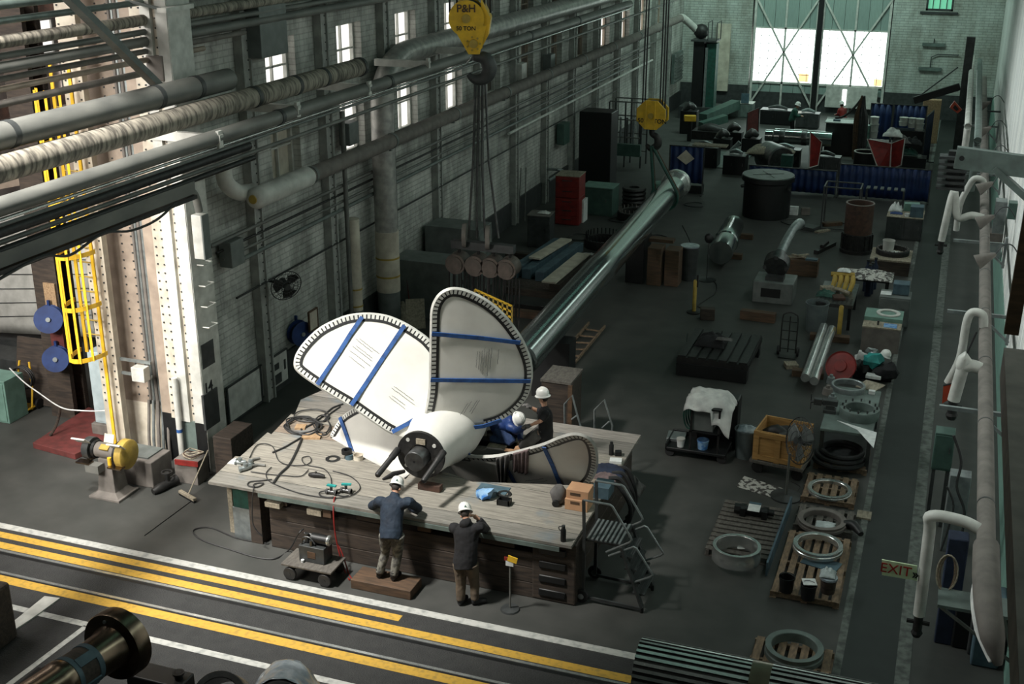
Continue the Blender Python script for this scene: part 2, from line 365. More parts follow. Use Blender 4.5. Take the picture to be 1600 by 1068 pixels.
def stripe(n, m, x0, x1, y0, y1):
    q = MB(); q.box((x0+x1)/2, (y0+y1)/2, .0035, x1-x0, y1-y0, .003); return struct(q.build('trim_%d' % n, m, loc=(0, 0, 0)))
stripe(3, 'paint_white', -20, 1.0, 15.42, 15.58)
e1 = P(633, 957)
stripe(4, 'paint_yellow', -20, e1.x, 15.14, 15.31)
stripe(5, 'paint_yellow', -20, 1.0, 14.83, 15.01)
stripe(6, 'paint_yellow', -20, 1.0, 13.90, 14.10)
stripe(7, 'paint_white', -20, 1.0, P(330, 1021).y-.06, P(330, 1021).y+.07)
stripe(8, 'paint_worn', .15, .36, 12, 66)
stripe(9, 'paint_worn', -.74, -.62, 15.5, 66)
q = MB(); a, c_ = P(135, 978), P(10, 1072); q.beam((a.x, a.y, .005), (c_.x, c_.y, .005), .10, .003); struct(q.build('trim_10', 'paint_white'))
def rail(y, lab):
    t = thing('track_rail', lab, 'rail', (-9, y, 0))
    q = MB(); q.box(0, 0, .002, 24, .055, .012); q.build('rail_head', 'steel', t, world=False)
    q = MB(); q.box(0, -.07, .0025, 24, .07, .003); q.build('flangeway', 'black', t, world=False)
rail(14.77, 'steel track rail flush in the floor beside the long yellow double line')
rail(14.17, 'steel track rail flush in the floor along the lowest yellow line')
# ---- left wall with its window openings
WINS = []
for i in range(12):
    yc = 24.1+3.32*i
    for zz0, zz1, row in ((4.75, 6.25, 0), (6.65, 7.95, 1)):
        if row == 1 and i > 6: continue
        WINS.append((yc-.65, yc+.65, zz0, zz1, i, row))
ys = sorted({19.9, WY}|{w_[0] for w_ in WINS}|{w_[1] for w_ in WINS}|{29.0, 30.2}); zs = [0, .25, 1.15, 4.75, 6.25, 6.65, 7.95, 13.5]
q = MB()
for j in range(len(ys)-1):
    run = None
    for k in range(len(zs)-1):
        ym, zm = (ys[j]+ys[j+1])/2, (zs[k]+zs[k+1])/2
        hole = any(w_[0] < ym < w_[1] and w_[2] < zm < w_[3] for w_ in WINS) or (29.0 < ym < 30.2 and .25 < zm < 1.15)
        if not hole: q.box(WX-.25, ym, zs[k], .5, ys[j+1]-ys[j], zs[k+1]-zs[k])
struct(q.build('wall_left', 'brick_left', loc=(WX, 0, 0), smooth=False))
bright = {(0, 1), (1, 1), (2, 1), (3, 1), (1, 0), (2, 0), (3, 0), (9, 0), (10, 0), (8, 0)}
for n, (y0, y1, z0, z1, i, row) in enumerate(WINS+[(29.0, 30.2, .25, 1.15, 99, 0)]):
    t = bpy.data.objects.new('window_%d' % (n+1), None); C.objects.link(t); t.location = (WX-.3, (y0+y1)/2, z0); struct(t)
    h, wd = z1-z0, y1-y0
    f = MB()
    for s_ in (-1, 1): f.box(.05, s_*(wd/2-.035), 0, .1, .07, h)
    f.box(.05, 0, 0, .1, wd, .06); f.box(.05, 0, h-.06, .1, wd, .06); f.box(.05, 0, h/2-.02, .07, wd, .045); f.box(.05, 0, 0, .07, .035, h)
    f.build('window_frame', 'white_metal' if i < 5 else 'tan_steel', t, world=False, smooth=False)
    p = MB(); p.box(-.02, 0, 0, .03, wd, h)
    lit = (i, row) in bright or i == 99
    p.build('pane', 'pane_day_low' if lit else ('cream' if (i, row) == (0, 0) else 'brown_board'), t, world=False, smooth=False)
q = MB(); q.box(WX+.04, (21+66)/2, 0, .06, 45, .8)
struct(q.build('baseboard_left', 'dark_grey', smooth=False))
for i, y in enumerate([22.4, 25.8, 29.1, 32.4, 35.8, 39.1, 42.4, 45.7, 49.0, 52.3, 55.6, 58.9, 62.2]):
    t = thing('steel_pilaster', 'riveted grey steel pilaster on the left brick wall, %s from the corner column' % ['first','second','third','fourth','fifth','sixth','seventh','eighth','ninth','tenth','eleventh','twelfth','last'][i], 'pilaster', (WX+.09, y, 0), 0, 'steel pilasters of the left wall')
    q = MB(); q.box(0, 0, 0, .16, .34, 9.5); q.box(.1, -.15, 0, .06, .05, 9.5); q.box(.1, .15, 0, .06, .05, 9.5)
    for k in range(0, 46): q.box(.083, -.09, .25+k*.2, .02, .03, .03, mi=1); q.box(.083, .09, .25+k*.2, .02, .03, .03, mi=1)
    q.build('post', ['pilaster_grey', 'dark_grey'], t, world=False, smooth=False)
# ---- back wall and the big door
q = MB()
DX0, DX1, DT = -10.55, -3.52, 8.2
GX = [PY(1447, 10, WY).x, PY(1490, 10, WY).x]; GZ = PY(1460, 17, WY).z
q.box((WX-.3+DX0)/2, WY+.2, 0, DX0-WX+.3, .4, 13.5); q.box((DX0+DX1)/2, WY+.2, DT, DX1-DX0, .4, 13.5-DT)
q.box((DX1+GX[0])/2, WY+.2, 0, GX[0]-DX1, .4, 13.5); q.box((RX+GX[1])/2, WY+.2, 0, RX-GX[1], .4, 13.5)
q.box(sum(GX)/2, WY+.2, 0, GX[1]-GX[0], .4, GZ); q.box(sum(GX)/2, WY+.2, GZ+1.7, GX[1]-GX[0], .4, 13.5-GZ-1.7)
struct(q.build('wall_back', 'brick_back', loc=(0, WY, 0), smooth=False))
t = bpy.data.objects.new('window_30', None); C.objects.link(t); t.location = (sum(GX)/2, WY, GZ); struct(t)
wd = GX[1]-GX[0]
q = MB(); q.box(0, .05, 0, wd, .1, .1); q.box(0, .05, 1.6, wd, .1, .1)
for s_ in (-1, 1): q.box(s_*(wd/2-.05), .05, 0, .1, .1, 1.7)
for k in (-.25, 0, .25): q.box(k*wd, .08, 0, .04, .05, 1.7)
q.box(0, -.04, -.14, wd+.5, .12, .1); q.build('window_frame', 'dark_grey', t, world=False, smooth=False)
q = MB(); q.box(0, .15, 0, wd, .03, 1.7); q.build('pane', 'pane_green', t, world=False)
for s_, x0, x1 in ((0, WX, DX0), (1, DX1, RX)):
    q = MB(); q.box((x0+x1)/2, WY-.02, 0, x1-x0, .06, 1.25); struct(q.build('baseboard_back' if not s_ else 'baseboard_back_right', 'dark_grey', smooth=False))
XM = PY(1278, 80, WY).x
planks('door_sheet', [(.26, .34, .31), (.24, .315, .29)], .6, 0, .55, .02, .85)
zw0, zw1 = 1.50, 4.22
for n, (x0, x1) in enumerate(((DX0+.1, XM-.08), (XM+.08, DX1-.05))):
    t = bpy.data.objects.new('door_%d' % (n+1), None); C.objects.link(t); t.location = ((x0+x1)/2, WY+.1, 0); struct(t)
    wd = x1-x0
    q = MB(); q.box(0, 0, .9, wd, .08, zw0-.9); q.box(0, 0, zw1, wd, .08, DT-zw1); q.build('door_panel', 'door_sheet', t, world=False, smooth=False)
    q = MB(); q.box(0, 0, 0, wd, .1, .95); q.build('kick_panel', 'dark_grey', t, world=False, smooth=False)
    q = MB(); q.box(0, .02, zw0, wd-.1, .03, zw1-zw0); q.build('glazing', 'pane_day', t, world=False, smooth=False)
    if n == 1:
        q = MB(); q.box(wd/2-.35, -.002, zw0+.02, .4, .02, .34); q.build('amber_pane', 'pane_hot', t, world=False, smooth=False)
    else:
        q = MB(); q.box(wd/2-.55, -.002, zw0+.05, .5, .02, .42); q.build('amber_pane', 'pane_hot', t, world=False, smooth=False)
    q = MB()
    for k in range(1, 8): q.box(-wd/2+k*wd/8, -.01, zw0, .022, .04, zw1-zw0)
    for k in range(1, 7): q.box(0, -.01, zw0+k*(zw1-zw0)/7, wd, .04, .02)
    q.build('glazing_bars', 'teal_grey', t, world=False, smooth=False)
    q = MB()
    for s_ in (-1, 1): q.box(s_*(wd/2-.06), -.08, 0, .12, .12, DT)
    q.box(0, -.07, zw0-.1, wd, .1, .1); q.box(0, -.07, zw1, wd, .1, .07); q.box(0, -.07, 0, .10, .10, DT)
    for a_, c_ in (((-wd/2, .2), (wd/2, 5.9)), ((wd/2, .2), (-wd/2, 5.9))): q.beam((a_[0], -.13, a_[1]), (c_[0], -.13, c_[1]), .09, .09, up=(0, 1, 0))
    q.build('braced_frame', 'white_metal', t, world=False, smooth=False)
q = MB(); q.box(XM, WY-.05, 0, .26, .3, DT); struct(q.build('trim_11', 'black', smooth=False), 'dark centre post of the big door')
# wicket door panel right of the post
t = bpy.data.objects.new('door_3', None); C.objects.link(t); t.location = (PY(1330, 150, 65.8).x, 65.85, 0); struct(t)
q = MB(); q.box(0, 0, .35, 2.6, .05, 1.1); q.build('door_panel', 'white_metal', t, world=False, smooth=False)
q = MB(); q.box(-.35, -.04, .5, .2, .03, .8); q.build('pane', 'pane_day', t, world=False, smooth=False)
# ---- right wall
q = MB(); q.box(RX+.15, 34, 1.45, .3, 64, 12); struct(q.build('wall_right', 'boards_white', loc=(RX, 0, 0), smooth=False))
q = MB(); q.box(RX+.13, 34, 0, .3, 64, 1.45); struct(q.build('baseboard_right', 'mint', smooth=False))
# ---- side aisle behind the column row: far wall
q = MB(); q.box(-31, 38, 0, .3, 60, 14); struct(q.build('wall_aisle', 'aisle_wall', smooth=False))
# ============================================================ PIPES AND STEEL ALONG THE WALLS
def ypipe(name, label, cat, px, py, x, r, y0, y1, mat, grp=None, collar=None, box=None, clamps=0, ends=True):
    p = PX(px, py, x); q = MB()
    t = thing(name, label, cat, (x, y0, p.z), 0, grp)
    L = y1-y0
    if box: q.box(0, L/2, -box[1]/2, box[0], L, box[1])
    else: q.cyl((0, 0, 0), (0, L, 0), r, n=20 if r > .1 else 10)
    q.build('bar' if box else 'pipe_run', mat, t, world=False)
    if collar:
        for yc, cr in collar:
            q = MB(); q.cyl((0, yc-y0-.06, 0), (0, yc-y0+.06, 0), r*cr, n=20); q.build('collar', 'dark_grey', t, world=False)
    for k in range(clamps):
        yy = (k+.6)*L/clamps; q = MB(); q.cyl((0, yy-.03, 0), (0, yy+.03, 0), r*1.08, n=16); q.beam((0, yy, 0), (-(x-WX), yy, -.02), .06, .07); q.build('bracket', 'grey_paint', t, world=False)
    return t
ypipe('steam_pipe', 'thick smooth grey pipe ending short at upper left, the topmost of the big pipes', 'pipe', 0, 213, -13.0, .205, 9, 20.1, 'pipe_grey', None, [(14.2, 1.04), (17.8, 1.05), (19.0, 1.05)])
q = MB(); p = PX(0, 213, -13.0)
t2 = ypipe('lagged_pipe', 'thick pipe with flaking brown lagging below the smooth grey pipe', 'pipe', 0, 264, -12.8, .20, 9, 25.2, 'pipe_lag', None, [(25.15, 1.08), (22.2, 1.04), (23.4, 1.04), (20.6, 1.05)])
ypipe('main_pipe', 'long dark grey pipe right under the lagged pipe, running most of the hall', 'pipe', 56, 305, -12.5, .14, 9, 48, 'pipe_grey', None, [(21, 1.1), (26, 1.1), (31, 1.1), (36, 1.1), (41, 1.1)])
for i, (dy, r, x, m, lab) in enumerate(((20, .028, -12.5, 'steel', 'thin bright conduit tucked under the long grey pipe'), (28, .03, -12.55, 'grey_paint', 'thin grey conduit second below the long grey pipe'),
        (38, .085, -12.6, 'black_iron', 'dark iron pipe below the thin conduits'), (54, .04, -12.6, 'pipe_grey', 'narrow grey pipe between the dark iron pipe and the channel'), (66, .05, -12.5, 'black_iron', 'narrow dark pipe just above the steel channel'))):
    ypipe('conduit', lab, 'conduit', 56, 305+dy, x, r, 9, 20+28*(i % 3 == 0)+12*(i % 2), m)
ypipe('steel_channel', 'deep grey steel channel at the bottom of the upper pipe bank', 'channel', 0, 404, -12.5, .1, 9, 17.9, 'pipe_grey', None, None, (.14, .22))
ypipe('cable_tray', 'slim black cable tray hung under the steel channel', 'cable tray', 0, 425, -12.45, .05, 9, 17.9, 'black_iron', None, None, (.10, .07))
# flight of thin pipes high up on the left
for i, (y, r, m, y1, lab) in enumerate(((8, .07, 'teal_grey', 44, 'topmost teal grey pipe at upper left'), (33, .055, 'teal_grey', 40, 'teal grey pipe second from the top at upper left'), (66, .10, 'pipe_lag', 50, 'stout brownish pipe third from the top at upper left'),
        (88, .055, 'pipe_grey', 36, 'thin grey pipe just below the stout brownish pipe'), (106, .09, 'pipe_grey', 46, 'medium grey pipe in the middle of the upper left bank'), (124, .05, 'pipe_taupe', 22, 'thin taupe pipe fourth from the bottom of the upper left bank'),
        (140, .05, 'tan_steel', 20.5, 'thin tan pipe in the lower part of the upper left bank'), (163, .06, 'pipe_taupe', 19.5, 'lowest taupe pipe of the upper left bank, just above the big grey pipe'))):
    ypipe('wall_pipe', lab, 'pipe', 0, y, -13.75, r, 10, y1, m)
# P6: long waist-high header with capped end
p6 = PX(484, 274, -13.4); z6 = p6.z
t = thing('header_pipe', 'long taupe header pipe along the left wall with a capped pale near end', 'pipe', (-13.4, 21.3, z6))
q = MB(); q.cyl((0, 2.3, 0), (0, 40.2, 0), .185, n=24); q.build('pipe_run', 'pipe_taupe', t, world=False)
q = MB(); q.lathe([(.12, -.02), (.2, .04), (.23, .12), (.23, 2.25), (.18, 2.35)], (0, 0, 0), (0, 1, 0), 24); q.build('lagged_end', 'pipe_white', t, world=False)
q = MB(); q.lathe([(.03, -.05), (.09, -.045), (.1, 0)], (0, 0, 0), (0, 1, 0), 16); q.build('end_cap', 'yellow_dull', t, world=False)
q = MB(); q.tube([(0, 40.2, 0), (.1, 40.6, -.05), (.7, 41.2, -.7), (1.2, 41.6, -1.4), (1.25, 41.7, -1.8), (1.25, 41.7, -3.6)], .185, 16, smooth=4); q.build('drop_elbow', 'pipe_white', t, world=False)
for k in range(9):
    y = 2.45+k*4.2; q = MB(); q.cyl((0, y-.05, 0), (0, y+.05, 0), .2, n=20); q.beam((0, y, -.22), (-.8, y, -.22), .08, .08); q.build('bracket', 'grey_paint', t, world=False)
# white elbow dropping into the header's near end
t = thing('elbow_pipe', 'white elbow pipe dropping beside the capped end of the header pipe', 'pipe', PX(350, 262, -13.7))
q = MB(); a = PX(349, 250, -13.7); c_ = PX(352, 283, -13.7); d_ = PX(385, 300, -13.7); e_ = PX(398, 298, -13.6)
q.tube([a, c_, (c_+d_)/2+Vector((0, 0, -.1)), d_, e_], .17, 16, smooth=4); q.build('pipe_run', 'pipe_white', t)
# P7: big duct that bends down the wall
z7 = 7.02
t = thing('down_duct', 'wide pale duct bending down the left wall, two yellow stripes near its foot', 'duct', (-13.7, 28.1, 0))
q = MB(); q.tube([(-13.7, 52, z7), (-13.7, 36, z7), (-13.7, 31, z7), (-13.7, 29.2, 6.95), (-13.7, 28.3, 6.4), (-13.7, 28.1, 5.6), (-13.7, 28.1, 2.2)], .30, 24, smooth=6); q.build('duct_run', 'foil', t)
q = MB(); q.cyl((-13.7, 28.1, .95), (-13.7, 28.1, 2.6), .315, n=24); q.build('jacket', 'cream', t)
q = MB(); q.cyl((-13.7, 28.1, 0), (-13.7, 28.1, .95), .30, n=24); q.build('base_sleeve', 'grey_paint', t)
for z in (1.35, 1.85):
    q = MB(); q.cyl((-13.7, 28.1, z), (-13.7, 28.1, z+.05), .32, n=24); q.build('yellow_band', 'yellow_dull', t)
t = thing('down_pipe', 'slim grey drain pipe running down the wall beside the pale duct', 'pipe', (-13.8, 29.0, 0))
q = MB(); q.cyl((-13.8, 28.85, 0), (-13.8, 28.85, 6.6), .075, n=12); q.build('pipe_run', 'dark_grey', t)
p = PX(555, 440, -13.85)
t = thing('cream_standpipe', 'short cream standpipe with yellow bands and a grey foot against the left wall', 'pipe', (-13.85, p.y, 0))
q = MB(); q.cyl((-13.85, p.y, .9), (-13.85, p.y, 3.3), .17, n=18); q.build('pipe_run', 'cream', t)
q = MB(); q.cyl((-13.85, p.y, 0), (-13.85, p.y, .9), .18, n=18); q.build('foot', 'grey_paint', t)
for z in (1.0, 1.45): q = MB(); q.cyl((-13.85, p.y, z), (-13.85, p.y, z+.04), .178, n=18); q.build('yellow_band', 'yellow_dull', t)
p = PX(546, 420, -13.9)
t = thing('riser_conduit', 'slim grey riser conduit left of the cream standpipe', 'conduit', (-13.9, p.y, 0)); q = MB(); q.cyl((-13.9, p.y, 0), (-13.9, p.y, 6), .06, n=10); q.build('pipe_run', 'pipe_grey', t)
# conduits under the header
for i, (py, r, m, lab) in enumerate(((352, .045, 'pipe_grey', 'first grey conduit under the header pipe on the left wall'), (366, .03, 'black_iron', 'thin dark conduit second under the header pipe'), (380, .035, 'pipe_grey', 'grey conduit third under the header pipe'),
        (394, .05, 'grey_paint', 'stout painted conduit fourth under the header pipe'), (449, .025, 'black_iron', 'thin black line sagging low along the left wall'))):
    ypipe('conduit', lab, 'conduit', 400, py, -14.0, r, 20.5+i*.2, 60-i*2, m, clamps=0)
ypipe('handrail_pipe', 'grey pipe rising from the switch box along the far half of the left wall', 'pipe', 890, 160, -13.9, .05, 38, 58, 'white_metal')
# brackets that carry the upper bank
for px, py in ((305, 205), (430, 160), (545, 128), (640, 92), (710, 72)):
    p = PX(px, py, -12.9); t = thing('pipe_bracket', 'white bracket reaching from the left wall at %s' % {305: 'the near part of the lagged pipe', 430: 'the middle of the lagged pipe', 545: 'the collar end of the lagged pipe', 640: 'the bend of the pale duct', 710: 'the near yellow hook block'}[px], 'bracket', p, 0, 'pipe brackets')
    q = MB(); q.box(-.2, 0, -.08, 1.5, .12, .05); q.box(-.2, -.05, -.2, 1.5, .03, .14); q.box(.5, 0, -.26, .06, .14, .3); q.build('arm', 'white_metal', t, world=False)
# diagonal strut and grey box, upper left
t = thing('roof_strut', 'slanted grey steel strut crossing the upper left pipes', 'strut', PX(250, 137, -13.3))
q = MB(); q.beam(PX(95, -15, -12.9), PX(250, 137, -13.2), .16, .12); q.build('bar', 'grey_paint', t)
p = PX(264, 122, -13.6); t = thing('junction_box', 'large grey junction box behind the slanted strut', 'box', p)
q = MB(); q.box(0, 0, 0, .35, .8, .45); q.build('body', 'pipe_taupe', t, world=False, bevel=.015)
p = PX(415, 45, -13.9); t = thing('wall_cabinet', 'pale green grey flat cabinet high on the left wall', 'cabinet', p)
q = MB(); q.box(0, 0, -.55, .4, 1.1, 1.05); q.build('body', 'grey_paint', t, world=False, bevel=.015)
p = PX(275, 16, -13.2); t = thing('strip_lamp', 'pale shaded strip lamp on an arm at the top edge', 'lamp', p)
q = MB(); q.box(0, 0, 0, .18, 1.0, .08, rz=.1); q.build('shade', 'white_metal', t, world=False); q = MB(); q.beam((0, -.4, .05), (-.6, -.6, .2), .05, .05); q.build('arm', 'grey_paint', t, world=False)
# sagging cable over the channel
t = tag(MB().tube([PX(-5, 438, -12.4), PX(65, 401, -12.4), PX(110, 398, -12.4), PX(160, 365, -12.4), PX(205, 360, -12.4), PX(245, 343, -12.4), PX(275, 316, -12.4)], .022, 6, smooth=6).build('cable', 'black'), 'black cable sagging under the steel channel at left', 'cable')
# grey conduit elbow and white box at the column corner
t = thing('conduit_elbow', 'grey conduit elbow at the end of the steel channel', 'pipe', PX(305, 312, -13.2))
q = MB(); q.tube([PX(270, 304, -13.0), PX(290, 297, -13.0), PX(304, 304, -13.0), PX(311, 330, -13.0)], .075, 12, smooth=5); q.build('pipe_run', 'pipe_grey', t)
p = PY(312, 405, 18.75); t = thing('fuse_box', 'tall white fuse box high on the corner column', 'box', p)
q = MB(); q.box(0, .1, 0, .22, .2, .85); q.build('body', 'white_metal', t, world=False, bevel=.01); q = MB(); q.box(.12, .1, 0, .03, .22, .85); q.build('door', 'grey_paint', t, world=False)
# ---------------------------------------------------------------- the corner column
def col_rivets(q, x, y, zs, dx=.0): [q.ball((x, y, z), .02, .012, .02, 6) for z in zs]
t = thing('corner_column', 'tall riveted cream steel column at the open bay, black at its foot', 'column', (-14.5, 19.3, 0))
X = lambda px: PY(px, 450, 19.0).x
H = 12.0
for nm, x0, x1, y0, y1, m in (('flange_plate', X(153), X(181), 18.75, 18.9, 'cream'), ('web', X(160), X(236), 19.25, 19.45, 'tan_steel'), ('box_post', X(235), X(262), 18.95, 19.4, 'tan_steel'),
        ('riveted_flange', X(258), X(277), 18.78, 19.2, 'cream'), ('white_flange', X(277), X(291), 18.7, 19.3, 'pipe_white'), ('tan_flange', X(291), X(298), 18.78, 19.3, 'cream'), ('white_edge', X(298), X(314), 18.72, 19.3, 'pipe_white')):
    q = MB(); q.box((x0+x1)/2, (y0+y1)/2, 1.05, x1-x0, y1-y0, H-1.05)
    for rx in {'flange_plate': (X(157), X(177)), 'web': (X(186), X(201)), 'riveted_flange': (X(262), X(272)), 'tan_flange': (X(294.5),)}.get(nm, ()):
        for k in range(60): q.box(rx, y0-.006, 1.2+k*.17, .03, .02, .03, mi=1)
    q.build(nm, [m, 'dark_grey'], t, smooth=False)
    if 'white' not in nm or nm == 'white_edge':
        q = MB(); q.box((x0+x1)/2, (y0+y1)/2, 0, x1-x0+.004, y1-y0+.004, 1.05); q.build('black_foot', 'black' if x0 > X(175) else 'cream', t, smooth=False)
q = MB(); q.box((X(277)+X(298))/2, 19, 0, X(298)-X(277), .55, 1.05); q.build('green_foot', 'teal_grey', t, smooth=False)
q = MB(); q.box(X(314)-.02, 19.05, 0, .06, .62, H); q.box(X(314)-.15, 19.4, 0, .3, .1, H); q.build('side_plate', 'white_metal', t, smooth=False)
for j in range(4): q = MB(); q.tube([(X(316)+.0, 18.9, 4.3-.42*j), (X(316)+.14, 18.9, 4.3-.42*j), (X(316)+.14, 19.2, 4.3-.42*j), (X(316)+.0, 19.2, 4.3-.42*j)], .014, 5); q.build('step_iron', 'white_metal', t)
text_mesh('14', .3, t, 'bay_number', 'black', (PX(326, 605, X(314)+.02)-Vector(t.location)), (PI/2, 0, PI/2))
q = MB(); p = PX(326, 553, X(314)+.03); q.box(p.x-.02, p.y, p.z-.25, .02, .42, .5); q.build('bay_sign', 'dark_grey', t)
q = MB(); p = PX(331, 640, X(314)+.03); q.box(p.x-.02, p.y, p.z-.35, .05, .5, .75); q.build('grille_panel', 'dark_grey', t)
for k, px in enumerate((208, 213, 218, 223, 229)):
    t = thing('conduit_riser', ['leftmost', 'second', 'middle', 'fourth', 'rightmost'][k]+' of the five thin conduits running down the corner column', 'conduit', (X(px), 19.18, 0), 0, 'conduits on the corner column')
    q = MB(); q.tube([(X(px), 19.18, 11.5), (X(px), 19.18, 2.0), (X(px)+.03*k, 19.1, 1.2), (X(px)+.05+.04*k, 18.9, .4), (X(px)+.05+.04*k, 18.9, 0)], .032 if k != 2 else .04, 8, smooth=3); q.build('pipe_run', 'galv' if k % 2 else 'pipe_taupe', t)
t = thing('vent_pipe', 'white plastic pipe with a blue tape band at the foot of the corner column', 'pipe', (X(272), 18.55, 0))
a, c_ = PY(272, 590, 18.6), PY(288, 714, 18.6); q = MB(); q.cyl((a.x, 18.6, c_.z+.05), (a.x, 18.6, a.z), .06, n=12); q.build('pipe_run', 'pipe_white', t)
q = MB(); q.cyl((a.x, 18.6, c_.z+.55), (a.x, 18.6, c_.z+.62), .062, n=12); q.build('tape_band', 'strap_blue', t)
p = PY(228, 590, 18.9); t = thing('switch_box', 'small white switch box on two rails across the corner column', 'box', p)
q = MB(); q.box(0, -.15, 0, .3, .2, .3); q.build('body', 'white_metal', t, world=False, bevel=.01)
for z in (.32, .02): q = MB(); q.box(-.3, -.02, z, .95, .04, .06); q.build('rail', 'galv', t, world=False)
# caged ladder
t = thing('caged_ladder', 'yellow ladder with safety cage going up the corner column', 'ladder', (-15.9, 18.55, 0))
lx0, lx1 = PY(150, 450, 18.6).x, PY(122, 450, 18.6).x
for x in (lx0, lx1+.02):
    q = MB(); q.box(x, 18.6, .0 if x == lx0 else 2.3, .07, .03, 8 if x == lx0 else 5.7); q.build('side_rail', 'yellow', t)
for k in range(8, 24): q = MB(); q.cyl((lx0, 18.6, .3+.3*k), (lx1, 18.6, .3+.3*k), .015, n=6); q.build('rung', 'yellow_dull', t)
xm, rr = (lx0+lx1)/2, abs(lx0-lx1)/2+.1
for k in range(5):
    z = 2.35+1.05*k; q = MB(); pts = [(xm+rr*math.cos(PI+PI*i/12), 18.58+.62*math.sin(PI+PI*i/12), z) for i in range(13)]
    for i in range(12): q.beam(pts[i], pts[i+1], .012, .09)
    q.build('cage_hoop', 'yellow', t)
for a in (.2, .38, .62, .8):
    q = MB(); q.beam((xm+rr*math.cos(PI+PI*a), 18.58+.62*math.sin(PI+PI*a), 2.3), (xm+rr*math.cos(PI+PI*a), 18.58+.62*math.sin(PI+PI*a), 7.6), .06, .012); q.build('cage_strap', 'yellow', t)
# ---------------------------------------------------------------- right wall pipes
rp = PX(1530, 560, 1.09)
t = thing('lagged_main', 'long taupe lagged pipe along the right wall, torn open at its near end', 'pipe', (1.09, 17, 2.7))
q = MB(); q.cyl((1.09, 15.6, 2.7), (1.09, 62, 2.7), .125, n=20); q.build('pipe_run', 'pipe_taupe', t)
for k in range(14): q = MB(); q.cyl((1.09, 17+k*3, 2.7), (1.09, 17.04+k*3, 2.7), .129, n=20); q.build('band', 'dark_grey', t)
q = MB(); q.tube([(1.09, 15.75, 2.7), (1.09, 15.0, 2.69), (1.12, 14.4, 2.6), (1.2, 14.0, 2.4), (1.3, 13.9, 2.1)], [.17, .175, .17, .15, .05], 18, smooth=4); q.build('bulged_end', 'pipe_taupe', t)
q = MB(); q.tube([(1.0, 15.3, 2.55), (.98, 14.7, 2.5), (1.05, 14.2, 2.35), (1.2, 13.85, 2.15)], [.03, .06, .06, .02], 8, smooth=4); q.build('torn_lining', 'cloth_white', t)
def hanger(label, pts, r, mat='pipe_white', valve=True):
    t = thing('drop_pipe', label, 'pipe', pts[-1]); q = MB(); q.tube(pts, r, 14, smooth=5); q.build('pipe_run', mat, t)
    if valve:
        e = Vector(pts[-1]); q = MB(); q.cyl(e+Vector((0, 0, .02)), e+Vector((0, 0, -.25)), r*.8, n=10); q.cyl(e+Vector((-.16, 0, -.12)), e+Vector((.16, 0, -.12)), .035, n=8); q.ball(e+Vector((0, 0, -.3)), r, n=8); q.build('valve', 'black_iron', t)
    return t
def RP(px, py, z): return P(px, py, z)
hanger('white lagged drop pipe with black valve beside the EXIT sign', [(1.0, 16.2, 2.72), (.75, 16.25, 2.78), (.36, 16.3, 2.75), PY(1452, 832, 16.35), PY(1436, 960, 16.35)], .085, 'pipe_white')
hanger('white looped drop pipe on the right wall behind the red fire hose bracket', [(1.05, 24.8, 2.8), (1.0, 24.8, 3.05), (.80, 24.8, 3.08), (.72, 24.8, 2.85), PY(1500, 560, 24.8), PY(1481, 598, 24.8)], .085, valve=False)
hanger('white thick drop pipe with black joint nearest the green cabinet', [(1.0, 22.6, 2.72), (.85, 22.6, 2.76), (.68, 22.6, 2.72), PY(1508, 560, 22.6), PY(1490, 625, 22.6)], .115)
hanger('white drop pipe reaching far down at the shadowed end of the walkway', [(1.05, 34.2, 2.75), (.75, 34.2, 2.8), (.4, 34.2, 2.72), PY(1490, 300, 34.2), PY(1471, 376, 34.2)], .10)
hanger('white looped drop pipe behind the grey jib arm', [(1.05, 37, 2.8), (1.0, 37, 3.15), (.75, 37, 3.2), (.6, 37, 2.9), PY(1500, 320, 37), PY(1494, 360, 37)], .09, valve=False)
for k, (px, y, lab) in enumerate(((1516, 44, 'white pipe run high on the right wall toward the far end'), (1508, 47, 'second white pipe run high on the right wall, nearer the walkway'))):
    x = .75-.3*k; t = thing('wall_pipe', lab, 'pipe', (x, y-2, 3.9)); q = MB(); q.tube([(x, y+14, 4.0-.2*k), (x, y-3, 3.95-.2*k), (x, y-4, 3.6), (x, y-4.1, 2.2)], .11, 12, smooth=5); q.build('pipe_run', 'pipe_white' if k else 'teal_grey', t)
for k, y in enumerate((21.0, 26.5, 32.5, 41, 50)):
    t = thing('wall_bracket', 'grey steel bracket carrying the lagged pipe, %s from the near end' % ['first', 'second', 'third', 'fourth', 'fifth'][k], 'bracket', (1.1, y, 2.4), 0, 'brackets of the right wall pipe')
    q = MB(); q.box(-.1, 0, .08, 1.3, .07, .07); q.beam((-.1, 0, .1), (.55, 0, -.45), .05, .05); q.box(.52, 0, -.5, .06, .1, .8); q.build('arm', 'galv', t, world=False, smooth=False)
for k, y in enumerate((27.5, 31, 34.8, 39, 43.5, 49)):
    t = thing('shaded_lamp', 'grey funnel lamp above the right wall pipe, %s in the row from the near end' % ['first', 'second', 'third', 'fourth', 'fifth', 'last'][k], 'lamp', (1.2, y, 3.6), 0, 'funnel lamps of the right wall')
    q = MB(); q.lathe([(.03, 0), (.06, .05), (.17, .42), (.16, .43), (.05, .07)], (0, 0, 0), (-.85, -.1, -.5), 16, cap=False); q.build('shade', 'pipe_taupe', t, world=False)
    q = MB(); q.tube([(0, 0, 0), (.12, 0, .2), (.3, 0, .22), (.47, 0, .0)], .015, 6, smooth=4); q.build('arm', 'dark_grey', t, world=False)
